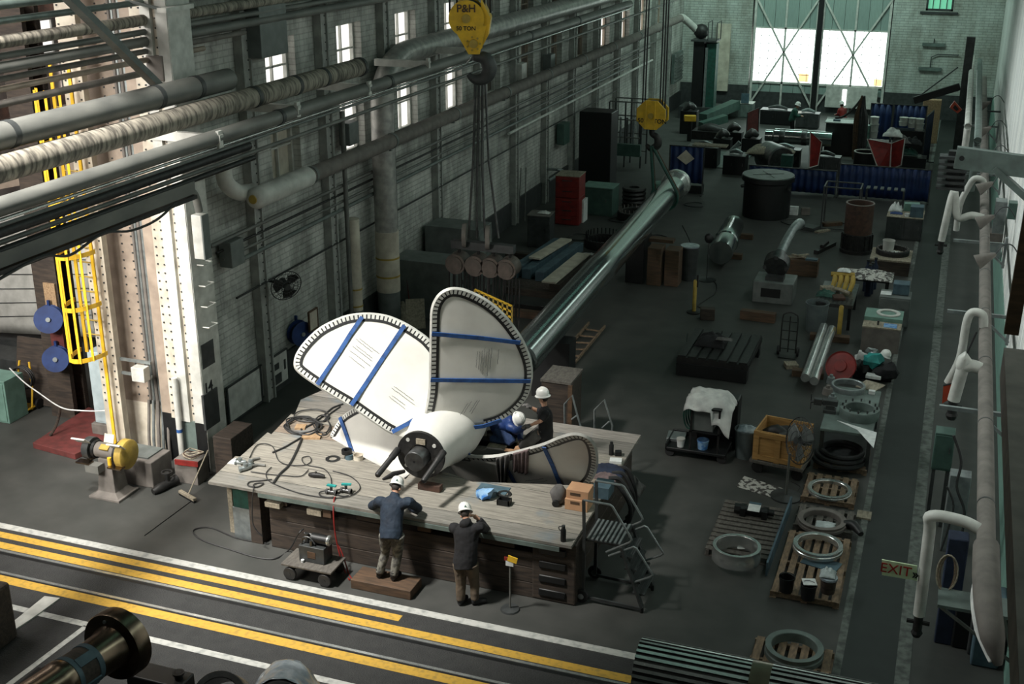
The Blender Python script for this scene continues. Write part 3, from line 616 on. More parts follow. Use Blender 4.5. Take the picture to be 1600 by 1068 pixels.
# near girder, olive beam and slanted bar at the right edge, below the camera
gy = P(1555, 541, 7.0).y
t = thing('runway_girder', 'dull grey runway girder close to the camera at the right edge', 'girder', (.95, 9, 6.6))
q = MB(); q.box(.92, gy/2+2.2, 6.7, .46, gy-4.4, .3); q.build('flange', 'pipe_taupe', t, smooth=False)
q = MB(); q.box(.95, gy/2+2.2, 6.1, .12, gy-4.4, .6); q.build('web', 'dark_grey', t, smooth=False)
t = thing('olive_beam', 'olive beam lying behind the grey runway girder at the right edge', 'beam', (1.3, 8, 6.9)); q = MB(); q.box(1.30, 8, 6.9, .22, 8.2, .25); q.build('bar', 'yellow_dull', t, smooth=False)
t = thing('slanted_bar', 'brownish yellow slanted bar at the right edge above the girder', 'bar', PY(1565, 500, 11)); q = MB(); q.beam(PY(1622, 270, 11), PY(1580, 520, 11), .12, .1, up=(0, 1, 0)); q.build('bar', 'timber_brown', t, smooth=False)
# jib arm
t = thing('jib_arm', 'flat grey green jib arm with a diagonal knee brace reaching from the right wall', 'jib', PY(1595, 260, 28))
yj = 25.5; a, c_ = PY(1493, 245, yj), PY(1610, 262, yj); q = MB(); q.beam(a, (RX, yj, c_.z), .2, .42); q.build('beam', 'teal_grey', t, smooth=False)
q = MB(); q.beam(PY(1553, 262, yj), PY(1606, 310, yj), .12, .3, up=(0, 1, 0)); q.build('knee_brace', 'teal_grey', t, smooth=False)
q = MB(); q.cyl((a.x+.12, yj-.12, a.z), (a.x+.12, yj-.1, a.z), .05, n=10); q.build('pin', 'black', t)
# EXIT sign
t = thing('exit_sign', 'pale green EXIT sign with red letters hung beside the white drop pipe', 'sign', PY(1407, 892, 16.35))
ye = 16.3; c0, c1, c2, c3 = PY(1378, 874, ye), PY(1433, 884, ye), PY(1433, 907, ye), PY(1378, 898, ye)
pm('sign_green', (.58, .72, .46), (.50, .64, .40), 8, .5); pm('sign_red', (.35, .02, .015), (.28, .02, .015), 8, .5)
q = MB(); q.plate([c0, c1, c2, c3], (0, 1, 0), .02); q.build('board', 'sign_green', t)
ctr = (c0+c1+c2+c3)/4; sl = math.atan2((c1-c0).z, (c1-c0).x); o = Vector(t.location)
text_mesh('EXIT', .215, t, 'lettering', 'sign_red', ctr-o+Vector((-.05, -.008, .0)), (PI/2, -sl, 0), bold=False)
text_mesh('»', .17, t, 'arrows', 'black', ctr-o+Vector((.225, -.008, -.02)), (PI/2, -sl, 0))
# ============================================================ THE PROPELLER ON ITS PLATFORM
TZ = 1.18
HB = Vector((-7.97, 18.35, 1.80))
prop = thing('ship_propeller', 'huge white ship propeller with blue straps and notched guards on its blade edges', 'propeller', (HB.x, HB.y, TZ))
BETA = math.radians(32)
A_OUT = [(613.5, 677.6), (582, 658), (549.5, 635.5), (520, 618), (497, 603.5), (465, 580), (460, 565), (466, 548), (480.4, 529.4), (499, 512.6), (519, 501.6), (541, 493), (566.4, 489.3), (588, 490), (608.5, 494), (632, 504), (652, 516), (671, 531), (688, 556), (700, 600), (694, 650), (668, 674), (640, 682)]
B_OUT = [(664, 667), (670.5, 608.6), (672, 548), (672.9, 505.8), (673.7, 485.6), (678, 470.4), (688, 457), (702, 450), (716, 449.5), (731, 453.4), (754.6, 464.4), (774.8, 478.4), (791.7, 495.2), (805.5, 513), (817.6, 532), (827.5, 556), (831.5, 576.6), (830, 598.5), (823, 620), (804.7, 640.6), (781, 655.7), (754, 664), (727, 669), (697, 675)]
C_OUT = [(703, 709), (740.7, 711.6), (771, 711), (798, 706), (826.6, 698.7), (851.9, 691), (873.8, 681.8), (895.7, 676), (912.5, 678.5), (924, 686), (931, 697.8), (934, 714.7), (932, 731.5), (925, 748), (906, 765), (870, 779), (820, 783), (765, 774), (725, 752), (704, 728)]
D_OUT = [(516.7, 683), (522.6, 669), (534, 652), (548, 641), (568, 632), (592, 632), (618, 645), (645, 672), (655, 700), (645, 735), (615, 752), (580, 744), (545, 722), (523, 702)]
def catmull(pts, k):
    out = []; m = len(pts)
    for i in range(m):
        a, b, c_, d = pts[i-1], pts[i], pts[(i+1) % m], pts[(i+2) % m]
        for j in range(k):
            t = j/k; out.append(.5*((2*b)+(c_-a)*t+(2*a-5*b+4*c_-d)*t*t+(3*b-a-3*c_+d)*t**3))
    return out
def resample(pts, n):
    L = [0]
    for i in range(len(pts)): L.append(L[-1]+(pts[(i+1) % len(pts)]-pts[i]).length)
    out = []; j = 0
    for i in range(n):
        s = L[-1]*i/n
        while L[j+1] < s: j += 1
        f = (s-L[j])/max(1e-9, L[j+1]-L[j]); out.append(pts[j].lerp(pts[(j+1) % len(pts)], f))
    return out
class Blade:
    def __init__(s, deg, outline, guard):
        th = math.radians(deg); t = Vector((-math.sin(th), 0, math.cos(th)))
        s.n = (Vector((0, -1, 0))*math.cos(BETA) - t*math.sin(BETA)).normalized()
        s.guard = guard; s.o = resample(catmull([PN(x, y, HB, s.n) for x, y in outline], 8), 192)
        s.c = sum(s.o, Vector())/len(s.o)
    def at(s, px, py, off=.0): return PN(px, py, HB, s.n) + s.n*off
    def make(s, name, deg):
        q = MB(); N_ = len(s.o); S = [1, .975, .93, .85, .7, .5, .25]
        vs = []
        for sd in (1, -1):
            for k in S:
                th = .018 + .05*(1-k**3)
                for p in s.o:
                    f = (1 if k < 1 else .35)*th; vs.append(s.c+(p-s.c)*k + s.n*f*sd*(.8 if sd > 0 else 1.3))
        vs += [s.c+s.n*.054, s.c-s.n*.09]; m = len(S); fs = []
        for h in (0, 1):
            o = h*m*N_
            for k in range(m-1): fs += [(o+k*N_+i, o+k*N_+(i+1) % N_, o+(k+1)*N_+(i+1) % N_, o+(k+1)*N_+i) for i in range(N_)]
            fs += [(o+(m-1)*N_+i, o+(m-1)*N_+(i+1) % N_, 2*m*N_+h) for i in range(N_)]
        fs += [(i, (i+1) % N_, m*N_+(i+1) % N_, m*N_+i) for i in range(N_)]
        q.add(vs, fs); bl = q.build(name, 'blade_white', prop, ang=60)
        # notched guard along the rim: light tabs on a dark strip, one continuous band
        for g0, g1 in s.guard:
            q = MB(); i0, i1 = int(g0*N_), int(g1*N_); n = i1-i0; cols = [-.014, .014, .026, .100, .150]
            pts = []
            for i in range(i0, i1+1):
                p = s.o[i % N_]; tg = (s.o[(i+1) % N_]-s.o[(i-1) % N_]).normalized(); inn = tg.cross(s.n).normalized()
                if inn.dot(s.c-p) < 0: inn = -inn
                pts.append((p, inn))
            # finer steps along the rim
            M_ = n*3; vs = []
            for a in range(M_+1):
                f = a/3; k = min(int(f), n-1); u = f-k; p = pts[k][0].lerp(pts[k+1][0], u); inn = pts[k][1].lerp(pts[k+1][1], u).normalized()
                for j, c_ in enumerate(cols): vs.append(p+inn*c_+s.n*(.040 if j else .0))
            fs = [(a*5+j, a*5+j+1, (a+1)*5+j+1, (a+1)*5+j) for a in range(M_) for j in range(4)]
            mi = [0 if j < 2 or (j == 2 and a % 6 < 4) else 1 for a in range(M_) for j in range(4)]
            q.v = vs; q.f = [list(f) for f in fs]; q.mi = mi
            q.build('edge_guard', ['white_metal', 'black'], bl, smooth=False)
        return bl
    def strap(s, bl, pts, wd=.075, off=.068):
        q = MB(); ps = [s.at(x, y, off) for x, y in pts]
        for i in range(len(ps)-1):
            d = (ps[i+1]-ps[i]).normalized(); q.beam(ps[i]-d*.01, ps[i+1]+d*.01, wd, .02, up=s.n)
        q.build('strap', 'strap_blue', bl)
    def scrawl(s, bl, p0, p1, rows, step, seed):
        """rows of small illegible handwriting, each a thin zigzag line"""
        rn = random.Random(seed); a, b = Vector(p0), Vector(p1)
        for r in range(rows):
            if rn.random() < .12: continue
            o = Vector(step)*r; f0, f1 = rn.uniform(0, .15), rn.uniform(.6, 1); m = int(34*(f1-f0)); d = (b-a).normalized(); nn = Vector((-d.y, d.x))
            pts = []
            for k in range(m+1):
                p = a+(b-a)*(f0+(f1-f0)*k/m)+o+nn*rn.uniform(-.5, .5); pts.append(s.at(p.x, p.y, .066))
            q = MB(); q.tube(pts, .0032, 4); q.build('handwriting', 'dark_grey', bl)
bA = Blade(140, A_OUT, [(.0, .70)]); blA = bA.make('blade', 140)
bB = Blade(68, B_OUT, [(.0, .86)]); blB = bB.make('blade', 68)
bC = Blade(-4, C_OUT, [(.03, .58)]); blC = bC.make('blade', -4)
bD = Blade(212, D_OUT, [(.0, .22)]); blD = bD.make('blade', 212)
bA.strap(blA, [(566, 496), (548, 522), (530, 551), (497, 600)]); bA.strap(blA, [(632, 509), (618, 530), (600, 557), (575, 595), (550, 632)]); bA.strap(blA, [(614, 674), (640, 660), (662, 645)])
bB.strap(blB, [(675, 518), (745, 524), (811, 532)]); bB.strap(blB, [(673, 590), (750, 591), (827, 592)]); bB.strap(blB, [(668, 657), (695, 663), (725, 666), (755, 662), (782, 653)])
bC.strap(blC, [(852, 694), (866, 724), (882, 766)]); bC.strap(blC, [(790, 722), (802, 742), (816, 768)]); bC.strap(blC, [(709, 708), (718, 703), (735, 703)])
bD.strap(blD, [(535, 653), (545, 680), (554, 706)])
bA.scrawl(blA, (557, 525), (597, 556), 9, (-1.8, 3.6), 1); bA.scrawl(blA, (612, 600), (650, 628), 5, (-1.5, 4.5), 5)
bB.scrawl(blB, (779, 536), (775, 583), 10, (-3.7, .6), 2); bB.scrawl(blB, (733, 622), (712, 655), 5, (4.5, -1), 6)
bC.scrawl(blC, (818, 747), (862, 741), 2, (0, 4), 3)
# hub, nose ring, stub, tool rods
AX = Vector((-.012, 1, 0)).normalized(); F0 = Vector((-8.02, 17.45, 1.80))
q = MB(); q.lathe([(.30, .06), (.43, .06), (.455, .16), (.50, .5), (.60, .9), (.64, 1.3), (.60, 1.7), (.50, 2.2), (.40, 2.7), (.35, 3.1)], F0, AX, 40); hub = q.build('hub', 'blade_white', prop, ang=60)
q = MB(); q.ring(F0, .44, .205, .07, AX, 40); rg = q.build('nose_ring', 'black_iron', prop)
for a in (40, 130, 220, 310):
    c_ = F0+Vector((math.cos(math.radians(a))*.35, -.012, math.sin(math.radians(a))*.35)); q = MB(); q.cyl(c_, c_+AX*.02, .035, n=12); q.build('bolt', 'pipe_white', rg)
q = MB(); q.box(F0.x+.02, F0.y-.01, F0.z+.22, .17, .03, .10); q.build('keyway', 'wood_pale', rg)
q = MB(); q.lathe([(.02, -.27), (.17, -.27), (.185, -.25), (.185, .3)], F0, AX, 32); q.build('stub_shaft', 'steel_dark', prop)
q = MB(); q.cyl(F0-AX*.275, F0-AX*.262, .022, n=12); q.build('centre_hole', 'black', prop)
for (x0, y0, x1, y1, y) in ((622, 702, 589, 743, 17.4), (693, 706, 661, 752, 17.4)):
    a = PY(x0, y0, y); c_ = PY(x1, y1, y-.75); q = MB(); q.tube([a, a.lerp(c_, .3), a.lerp(c_, .32), a.lerp(c_, .97), c_], [.062, .062, .052, .052, .035], 14); q.build('lifting_rod', 'black_iron', prop)
q = MB(); a = Vector((F0.x, F0.y+2.9, F0.z)); q.lathe([(.36, 0), (.42, .1), (.42, 1.9), (.39, 2.0)], a, AX, 32); q.build('shaft_sleeve', 'grey_paint', prop)
# propeller shaft behind
S0, S1 = Vector((-7.93, 22.35, 1.80)), Vector((-8.47, 39.4, 1.80)); SD = (S1-S0).normalized(); SL = (S1-S0).length
sh = thing('propeller_shaft', 'long polished steel propeller shaft running from the propeller far back to its flanged end', 'shaft', (S0.x, S0.y, 0))
q = MB(); q.lathe([(.37, 0), (.385, .05), (.385, .36*SL), (.395, .365*SL), (.395, .43*SL), (.385, .435*SL), (.385, .68*SL), (.375, .69*SL), (.375, .97*SL)], S0, SD, 40); q.build('shaft_body', 'steel_polished', sh)
q = MB(); q.lathe([(.375, -.5), (.45, -.12), (.49, -.1), (.49, .08), (.2, .08)], S1, SD, 40); fl = q.build('flange', 'steel', sh)
for k in range(14):
    a = 2*PI*k/14; c_ = S1+Vector((math.cos(a)*.43, .1, math.sin(a)*.43)); q = MB(); q.cyl(c_-SD*.25, c_+SD*.03, .022, n=8); q.build('stud', 'steel_dark', fl)
# ------------------------------------------------------------ platform
planks('deck_boards', [(.28, .26, .22), (.21, .20, .175), (.33, .295, .245), (.27, .215, .165), (.30, .275, .245), (.20, .187, .165)], .61, 1, .85, .012, .45, (.10, .15, .185))
T = lambda px, py: P(px, py, TZ)
fl_, fr_ = T(325, 752), T(893, 853); br_ = T(990, 697); bl_ = T(470, 624)
e = [fl_, T(368, 712), T(375, 713), T(418, 675), T(424, 678), T(455, 646), T(460, 648), bl_]
outer = [(fl_.x, fl_.y), (fr_.x, fr_.y), (br_.x, br_.y), (br_.x, 20.9), (bl_.x+.2, 20.9)]+[(p.x, p.y) for p in e[::-1][:-1]]
hole = [(p.x, p.y) for p in (T(516, 683), T(570, 715), T(634, 748), T(645, 735), T(700, 738), T(738, 752), T(905, 758), T(930, 752))]+[(-5.35, 18.5), (-6.5, 19.2), (-9.0, 20.2), (-10.6, 19.6)]
def holed(outer, hole, z0, z1):
    bm = bmesh.new()
    def loop(ps):
        v = [bm.verts.new((x, y, z1)) for x, y in ps]; return [bm.edges.new((v[i], v[(i+1) % len(v)])) for i in range(len(v))]
    r = bmesh.ops.triangle_fill(bm, edges=loop(outer)+loop(hole), use_beauty=True)
    ex = bmesh.ops.extrude_face_region(bm, geom=[f for f in bm.faces])
    bmesh.ops.translate(bm, verts=[g for g in ex['geom'] if isinstance(g, bmesh.types.BMVert)], vec=(0, 0, z0-z1))
    q = MB(); bm.verts.ensure_lookup_table(); bm.verts.index_update(); q.v = [v.co.copy() for v in bm.verts]; q.f = [[v.index for v in f.verts] for f in bm.faces]; q.mi = [0]*len(q.f); bm.free(); return q
deck = holed(outer, hole, TZ-.05, TZ).build('platform_deck', 'deck_boards', smooth=False)
tag(deck, 'large worn plank deck under the propeller with an opening for its blades', 'platform')
bx0 = P(420, 858).x; FY = fl_.y+.16
for k in range(4):
    z = .285*k; x1 = -5.52
    q = MB(); q.box((bx0+x1)/2, FY+.15, z, x1-bx0, .30, .28); o = q.build('base_timber', 'timber_dark', smooth=False, bevel=.012) if k < 3 else None
    if o: tag(o, 'long dark timber, %s course of the front of the platform base' % ['bottom', 'middle', 'top'][k], 'timber', 'front timbers of the platform')
for k in range(4):
    ya = FY+.6 if k < 3 else 18.9; q = MB(); q.box(-5.2, (ya+20.7)/2, .285*k, .3, 20.7-ya, .28); tag(q.build('base_timber', 'timber_dark', smooth=False, bevel=.012), 'dark timber, %s course of the right side of the platform base' % ['bottom', 'second', 'third', 'top'][k], 'timber', 'right side timbers of the platform')
for k, (px, w_, m, lab) in enumerate(((402, .24, 'timber_dark', 'dark square post under the left corner of the platform deck'), (440, .34, 'timber_dark', 'dark block between the deck and the front timbers, left of the first gap'), (665, .25, 'timber_brown', 'brown block between deck and front timbers, between the two leaning men'), (580, .5, 'timber_dark', 'dark block under the deck behind the man in the blue jacket'), (780, .6, 'timber_dark', 'dark block under the deck near the yellow topped stand'))):
    p = PY(px, 795, FY+.1); z = .86 if k else 0
    q = MB(); q.box(p.x, FY+.18, z, w_, .34, TZ-.052-z); tag(q.build('support_block', m, smooth=False, bevel=.01), lab, 'block')
def small_block(px, py, w_, d, h, z, m, lab, y=None, name='packing_block'):
    p = PY(px, py, y if y else FY+.1); q = MB(); q.box(p.x, p.y, z, w_, d, h); return tag(q.build(name, m, smooth=False, bevel=.008), lab, 'block')
small_block(432, 785, .30, .3, .10, .865, 'wood_pale', 'pale wooden block on the front timbers in the left gap under the deck', FY+.02)
small_block(497, 800, .28, .3, .12, .865, 'wood_pale', 'pale wooden block on the front timbers in the wider gap under the deck', FY+.02)
small_block(517, 801, .16, .28, .15, .865, 'timber_brown', 'brown wooden offcut beside the pale block in the wider gap', FY+.02)
small_block(388, 800, .42, .35, .62, 0, 'galv', 'grey white painted block on the floor under the left end of the deck', FY+.25)
small_block(388, 775, .42, .35, .40, .625, 'green_dark', 'dark green block on top of the grey block under the deck', FY+.25)
small_block(365, 760, .1, .3, .95, .0, 'wood_pale', 'narrow pale plank standing under the left corner of the deck', FY+.35)
# slotted casting at the right front corner
x0, x1 = P(828, 938).x, P(893, 957).x
ct = thing('slotted_casting', 'dark brown casting with four slots carrying the right front corner of the deck', 'casting', ((x0+x1)/2, FY, 0))
q = MB(); q.box((x0+x1)/2, FY+.2, 0, x1-x0, .42, TZ-.052); q.build('body', 'timber_dark', ct, smooth=False, bevel=.03)
for k in range(4):
    z = .10+.26*k; q = MB(); q.box((x0+x1)/2-.02, FY-.02, z, (x1-x0)*.62, .04, .13); q.build('slot', 'black', ct, bevel=.03)
q = MB(); q.box((fl_.x+fr_.x)/2+.4, fl_.y+.012, TZ-.13, fr_.x-fl_.x-1.2, .02, .075); q.build('edge_board', 'teal_grey', None, smooth=False)
eb = bpy.data.objects['edge_board']; tag(eb, 'thin grey green board along the front edge of the platform deck', 'board')
small_block(672, 752, .42, .14, .12, TZ, 'rust', 'reddish brown block on the deck right under the hub ring', F0.y-.02, 'hub_block')
q = MB(); a, c_ = T(598, 750), T(632, 738); q.tube([a+Vector((0, 0, .02)), a.lerp(c_, .5)+Vector((0, 0, .05)), c_+Vector((0, 0, .03))], [.02, .05, .035], 8); tag(q.build('steel_wedge', 'black_iron'), 'dark steel wedge lying on the deck left of the hub ring', 'wedge')
# ============================================================ PEOPLE
def remeshed(q, name, mat, parent, vox, smooth=3, folds=0, seed=0):
    """fuses overlapping volumes into one continuous surface, smooths it and, for cloth, lays folds in it"""
    o = q.build(name, mat, None, loc=(0, 0, 0), smooth=False)
    r = o.modifiers.new('r', 'REMESH'); r.mode = 'VOXEL'; r.voxel_size = vox
    s = o.modifiers.new('s', 'SMOOTH'); s.iterations = smooth; s.factor = .5
    bpy.context.view_layer.update()
    me = bpy.data.meshes.new_from_object(o.evaluated_get(bpy.context.evaluated_depsgraph_get()))
    bpy.data.objects.remove(o); inv = MW(parent).inverted()
    if folds:
        nr = [v.normal.copy() for v in me.vertices]
        for v, n in zip(me.vertices, nr):
            p = v.co; a = noise.noise(Vector((p.x*9+seed, p.y*9, p.z*4.2))); c_ = noise.noise(Vector((p.x*24, p.y*24+seed, p.z*15)))
            v.co = p + n*(a*folds + c_*folds*.45)
    me.transform(inv); me.name = name; me.materials.clear(); me.materials.append(MATS[mat]); me.polygons.foreach_set('use_smooth', [True]*len(me.polygons))
    ob = bpy.data.objects.new(name, me); C.objects.link(ob); ob.parent = parent
    return ob
def loft(q, rings):                                            # rings: (centre, lat axis, depth axis, a, b)
    n = 20; vs = []
    for c_, u, v, a, b in rings: vs += [c_+u*a*math.cos(2*PI*k/n)+v*b*math.sin(2*PI*k/n) for k in range(n)]
    fs = [(i*n+k, i*n+(k+1) % n, (i+1)*n+(k+1) % n, (i+1)*n+k) for i in range(len(rings)-1) for k in range(n)]
    q.add(vs, fs+[tuple(range(n-1, -1, -1)), tuple(range((len(rings)-1)*n, len(rings)*n))])
def person(label, J, face, jacket, trousers, boots='black', sleeve=1.0, glove=None, hat=True, beard=False, group=None, vox=1.0, tail=.0, collar=True, hood=False):
    J = {k: Vector(v) for k, v in J.items()}; base = (J['anl']+J['anr'])/2
    t = thing('person', label, 'person', (base.x, base.y, min(J['anl'].z, J['anr'].z)-.08), 0, group)
    face = Vector(face).normalized(); lat = (J['shr']-J['shl']).normalized()
    sp = J['neck']-J['pelvis']; su = sp.normalized(); dep = lat.cross(su).normalized(); L = sp.length
    hu = (J['head']-J['neck']).normalized(); hl = face.cross(hu).normalized(); hf = hu.cross(hl).normalized(); HC = J['head']
    hip = (J['hpr']-J['hpl']).normalized()
    def torso(q, g, lo=-.06):
        P0 = J['pelvis']
        bend = lambda f: P0+(J['chest']-P0)*min(1, f/.62) if f < .62 else J['chest']+(J['neck']-J['chest'])*((f-.62)/.38)
        loft(q, [(P0+su*lo*1.0, hip, dep, .135+g, .10+g), (P0, hip, dep, .160+g, .115+g), (bend(.25), lat, dep, .15+g, .11+g), (bend(.5), lat, dep, .165+g, .118+g), (bend(.74), lat, dep, .185+g, .12+g), (bend(.9), lat, dep, .15+g*.8, .095+g), (bend(1.0), lat, dep, .065+g*.6, .062+g*.6), (J['neck']+hu*.04, lat, dep, .056+g*.4, .056+g*.4)])
    def arm(q, s, g, upto=1.0):
        a, b, c_ = J['sh'+s], J['el'+s], J['wr'+s]
        in_ = a.lerp(J['chest'], .35)
        if upto >= 1: q.tube([in_, a, a.lerp(b, .5), b, b.lerp(c_, .45), c_], [.07+g, .066+g, .053+g, .046+g, .043+g, .030+g], 12, smooth=3)
        else: q.tube([in_, a, a.lerp(b, .5), a.lerp(b, upto*1.6)], [.07+g, .066+g, .058+g, .054+g*1.3], 12, smooth=3)
    def leg(q, s, g, end=1.0):
        a, b, c_ = J['hp'+s], J['kn'+s], J['an'+s]
        q.tube([a, a.lerp(b, .4), b, b.lerp(c_, .35), b.lerp(c_, end)], [.098+g, .085+g, .060+g, .058+g, .042+g*1.5], 14, smooth=3)
    def hand(q, s, g=0):
        w_, h = J['wr'+s], J['hd'+s]; d = (h-w_).normalized(); up = Vector((0, 0, 1)) if abs(d.z) < .9 else Vector((0, 1, 0))
        sd = d.cross(up).normalized()*(1 if s == 'r' else -1); nn = sd.cross(d).normalized(); nn = -nn if nn.z > 0 else nn
        q.tube([w_-d*.02, w_+d*.03, w_+d*.075, w_+d*.10], [.027+g, .034+g, .040+g, .034+g], 10, smooth=2)
        for i, (o, ln) in enumerate(((-.030, .062), (-.010, .075), (.010, .080), (.030, .070))):
            k = w_+d*.088+sd*o; q.tube([k, k+d*ln*.45+nn*.008, k+d*ln*.75+nn*.028, k+d*ln*.85+nn*.05], [.0105+g, .0095+g, .009+g, .0075+g], 8, smooth=2)
        k = w_+d*.03+sd*.03; q.tube([k, k+sd*.03+d*.025+nn*.01, k+sd*.035+d*.06+nn*.022], [.013+g, .011+g, .009+g], 8, smooth=2)
    # body: one continuous surface
    q = MB(); torso(q, -.012); [arm(q, s, -.006) for s in 'lr']; [leg(q, s, -.008) for s in 'lr']; [hand(q, s) for s in 'lr']
    q.tube([J['neck']-hu*.05, J['neck']+hu*.05, HC-hu*.03], [.06, .054, .056], 12, smooth=2)
    R = Matrix((hl, hf, hu)).transposed()
    q.ball(HC+hu*.02, .073, .092, .10, 18, R=R); q.ball(HC-hu*.055+hf*.025, .052, .062, .062, 14, R=R)              # skull, jaw
    q.ball(HC-hu*.022+hf*.098, .013, .018, .022, 8, R=R); q.ball(HC-hu*.095+hf*.066, .022, .018, .016, 8, R=R)       # nose, chin
    q.ball(HC-hu*.062+hf*.082, .026, .012, .010, 8, R=R); q.ball(HC+hu*.018+hf*.084, .045, .014, .012, 8, R=R)       # mouth, brow
    for s in (-1, 1): q.ball(HC-hu*.012+hl*.078*s-hf*.008, .010, .022, .032, 8, R=R)                                  # ears
    for s in 'lr':
        a, e = J['an'+s], J['toe'+s]; q.tube([a+Vector((0, 0, .05)), a, a.lerp(e, .5), e], [.04, .042, .04, .03], 10, smooth=2)
    remeshed(q, 'body', 'skin', t, .0105*vox, 2)
    q = MB()
    for s in (-1, 1): q.ball(HC+hu*.0+hl*.032*s+hf*.088, .012, .007, .007, 8, R=R)
    q.build('eyes', 'black', t)
    q = MB(); q.ball(HC+hu*.03-hf*.012, .079, .092, .098, 16, R=R); q.build('hair', 'hair', t)
    bk = .042 if sleeve >= 1 else .022
    q = MB(); torso(q, bk, -.13-tail); [arm(q, s, .026 if sleeve >= 1 else .014, sleeve) for s in 'lr']
    if collar: q.tube([J['neck']-hu*.03, J['neck']+hu*.055], [.088, .074], 14)
    if hood: q.ball(J['neck']-hf*.10-hu*.035, .105, .065, .075, 12, R=R)
    remeshed(q, 'jacket' if sleeve >= 1 else 'shirt', jacket, t, .014*vox, 2, .011, len(label))
    q = MB(); loft(q, [(J['pelvis']-su*.10, hip, dep, .13, .10), (J['pelvis']-su*.02, hip, dep, .168, .122), (J['pelvis']+su*.10, hip, dep, .155, .115)]); [leg(q, s, .020, .97) for s in 'lr']
    remeshed(q, 'trousers', trousers, t, .014*vox, 2, .013, len(label)+3)
    for s in 'lr':
        a, e = J['an'+s], J['toe'+s]; q = MB(); d = (e-a); d.z = 0; d.normalize()
        q.tube([a+Vector((0, 0, .09)), a+Vector((0, 0, .02)), a-d*.035-Vector((0, 0, .03)), a.lerp(e, .45)-Vector((0, 0, .005)), e], [.055, .056, .050, .052, .042], 12, smooth=2)
        remeshed(q, 'boot', boots, t, .014*vox, 2)
        if glove:
            q = MB(); hand(q, s, .004); remeshed(q, 'glove', glove, t, .0095*vox, 1)
    if hat:
        h = hard_hat(t, 'hard_hat'); h.matrix_local = MW(t).inverted() @ (Matrix.Translation(HC+hu*.055) @ R.to_4x4())
    return t
def hard_hat(parent, name):
    q = MB(); prof = [(.113, .0), (.114, .035), (.110, .085), (.09, .128), (.055, .152), (.012, .162)]
    n0 = len(q.v); q.lathe(prof, (0, 0, 0), (0, 0, 1), 28); q.lathe([(.108, .012), (.130, -.010), (.132, -.004), (.11, .022)], (0, 0, 0), (0, 0, 1), 28, closed=True)
    q.v = [Vector((p.x*.94, p.y*1.14+(.012 if p.z < .02 and p.y > 0 else 0), p.z)) for p in q.v]
    for x in (-.03, 0, .03): q.tube([(x, .118-abs(x)*.4, .03), (x, .104, .095), (x, .055, .148), (x, 0, .165-abs(x)*.2), (x, -.055, .148), (x, -.104, .095), (x, -.118+abs(x)*.4, .03)], .008, 6, smooth=3)
    o = q.build(name, 'hat_white', parent, world=False, loc=None, ang=60) if parent else q.build(name, 'hat_white', None, loc=(0, 0, 0), ang=60)
    b = MB(); b.plate([(.065, -.112, .035), (.025, -.124, .035), (.043, -.115, .075)], (.3, -1, .3), .006); b.build('badge', 'green_dark', o, world=False)
    return o
J_ = lambda px, py, y: PY(px, py, y)
STEPZ = .17
# the man in the blue jacket, leaning on the deck, on a low step
Y0 = 15.98
f1, f2 = P(601, 893, STEPZ), P(624, 896, STEPZ)
person('person in navy jacket and white hard hat leaning on the deck from a wooden step', {
    'pelvis': J_(611, 830, 16.02), 'chest': J_(613, 793, 16.22), 'neck': J_(616.5, 775, 16.33), 'head': J_(619, 763, 16.43),
    'shl': J_(594, 783, 16.24), 'shr': J_(638, 784, 16.24), 'ell': J_(581, 790, 16.50), 'elr': J_(654, 794, 16.50), 'wrl': J_(600, 793, 16.75), 'wrr': J_(637, 797, 16.78),
    'hdl': J_(613, 794, 16.80), 'hdr': J_(623, 796, 16.84), 'hpl': J_(602, 834, 16.02), 'hpr': J_(621, 835, 16.02), 'knl': J_(602, 863, 16.08), 'knr': J_(621, 865, 16.10),
    'anl': Vector((f1.x, 15.99, STEPZ+.085)), 'anr': Vector((f2.x, 15.99, STEPZ+.085)), 'toel': Vector((f1.x-.02, 16.18, STEPZ+.045)), 'toer': Vector((f2.x+.03, 16.18, STEPZ+.045))},
    (.05, .9, -.45), 'navy_jacket' if 'navy_jacket' in MATS else 'navy', 'trouser_grey')
f1, f2 = P(722, 941), P(745, 940)
person('person in black hooded jacket and brown trousers leaning on the deck edge, hand at cheek', {
    'pelvis': J_(727, 876, 16.0), 'chest': J_(729, 836, 16.13), 'neck': J_(729, 816, 16.20), 'head': J_(727.5, 804, 16.28),
    'shl': J_(710, 824, 16.16), 'shr': J_(749, 823, 16.16), 'ell': J_(708, 826, 16.48), 'elr': J_(759, 826, 16.48), 'wrl': J_(722, 822, 16.66), 'wrr': J_(748, 811, 16.44),
    'hdl': J_(731, 822, 16.72), 'hdr': J_(739, 804, 16.41), 'hpl': J_(718, 880, 16.0), 'hpr': J_(737, 880, 16.02), 'knl': J_(720, 912, 15.98), 'knr': J_(741, 910, 16.05),
    'anl': Vector((f1.x, 15.93, .085)), 'anr': Vector((f2.x, 16.02, .085)), 'toel': Vector((f1.x+.03, 16.13, .045)), 'toer': Vector((f2.x+.16, 16.14, .045))},
    (-.1, .9, -.5), 'cloth_blackish', 'trouser_brown', 'rubber', hood=True)
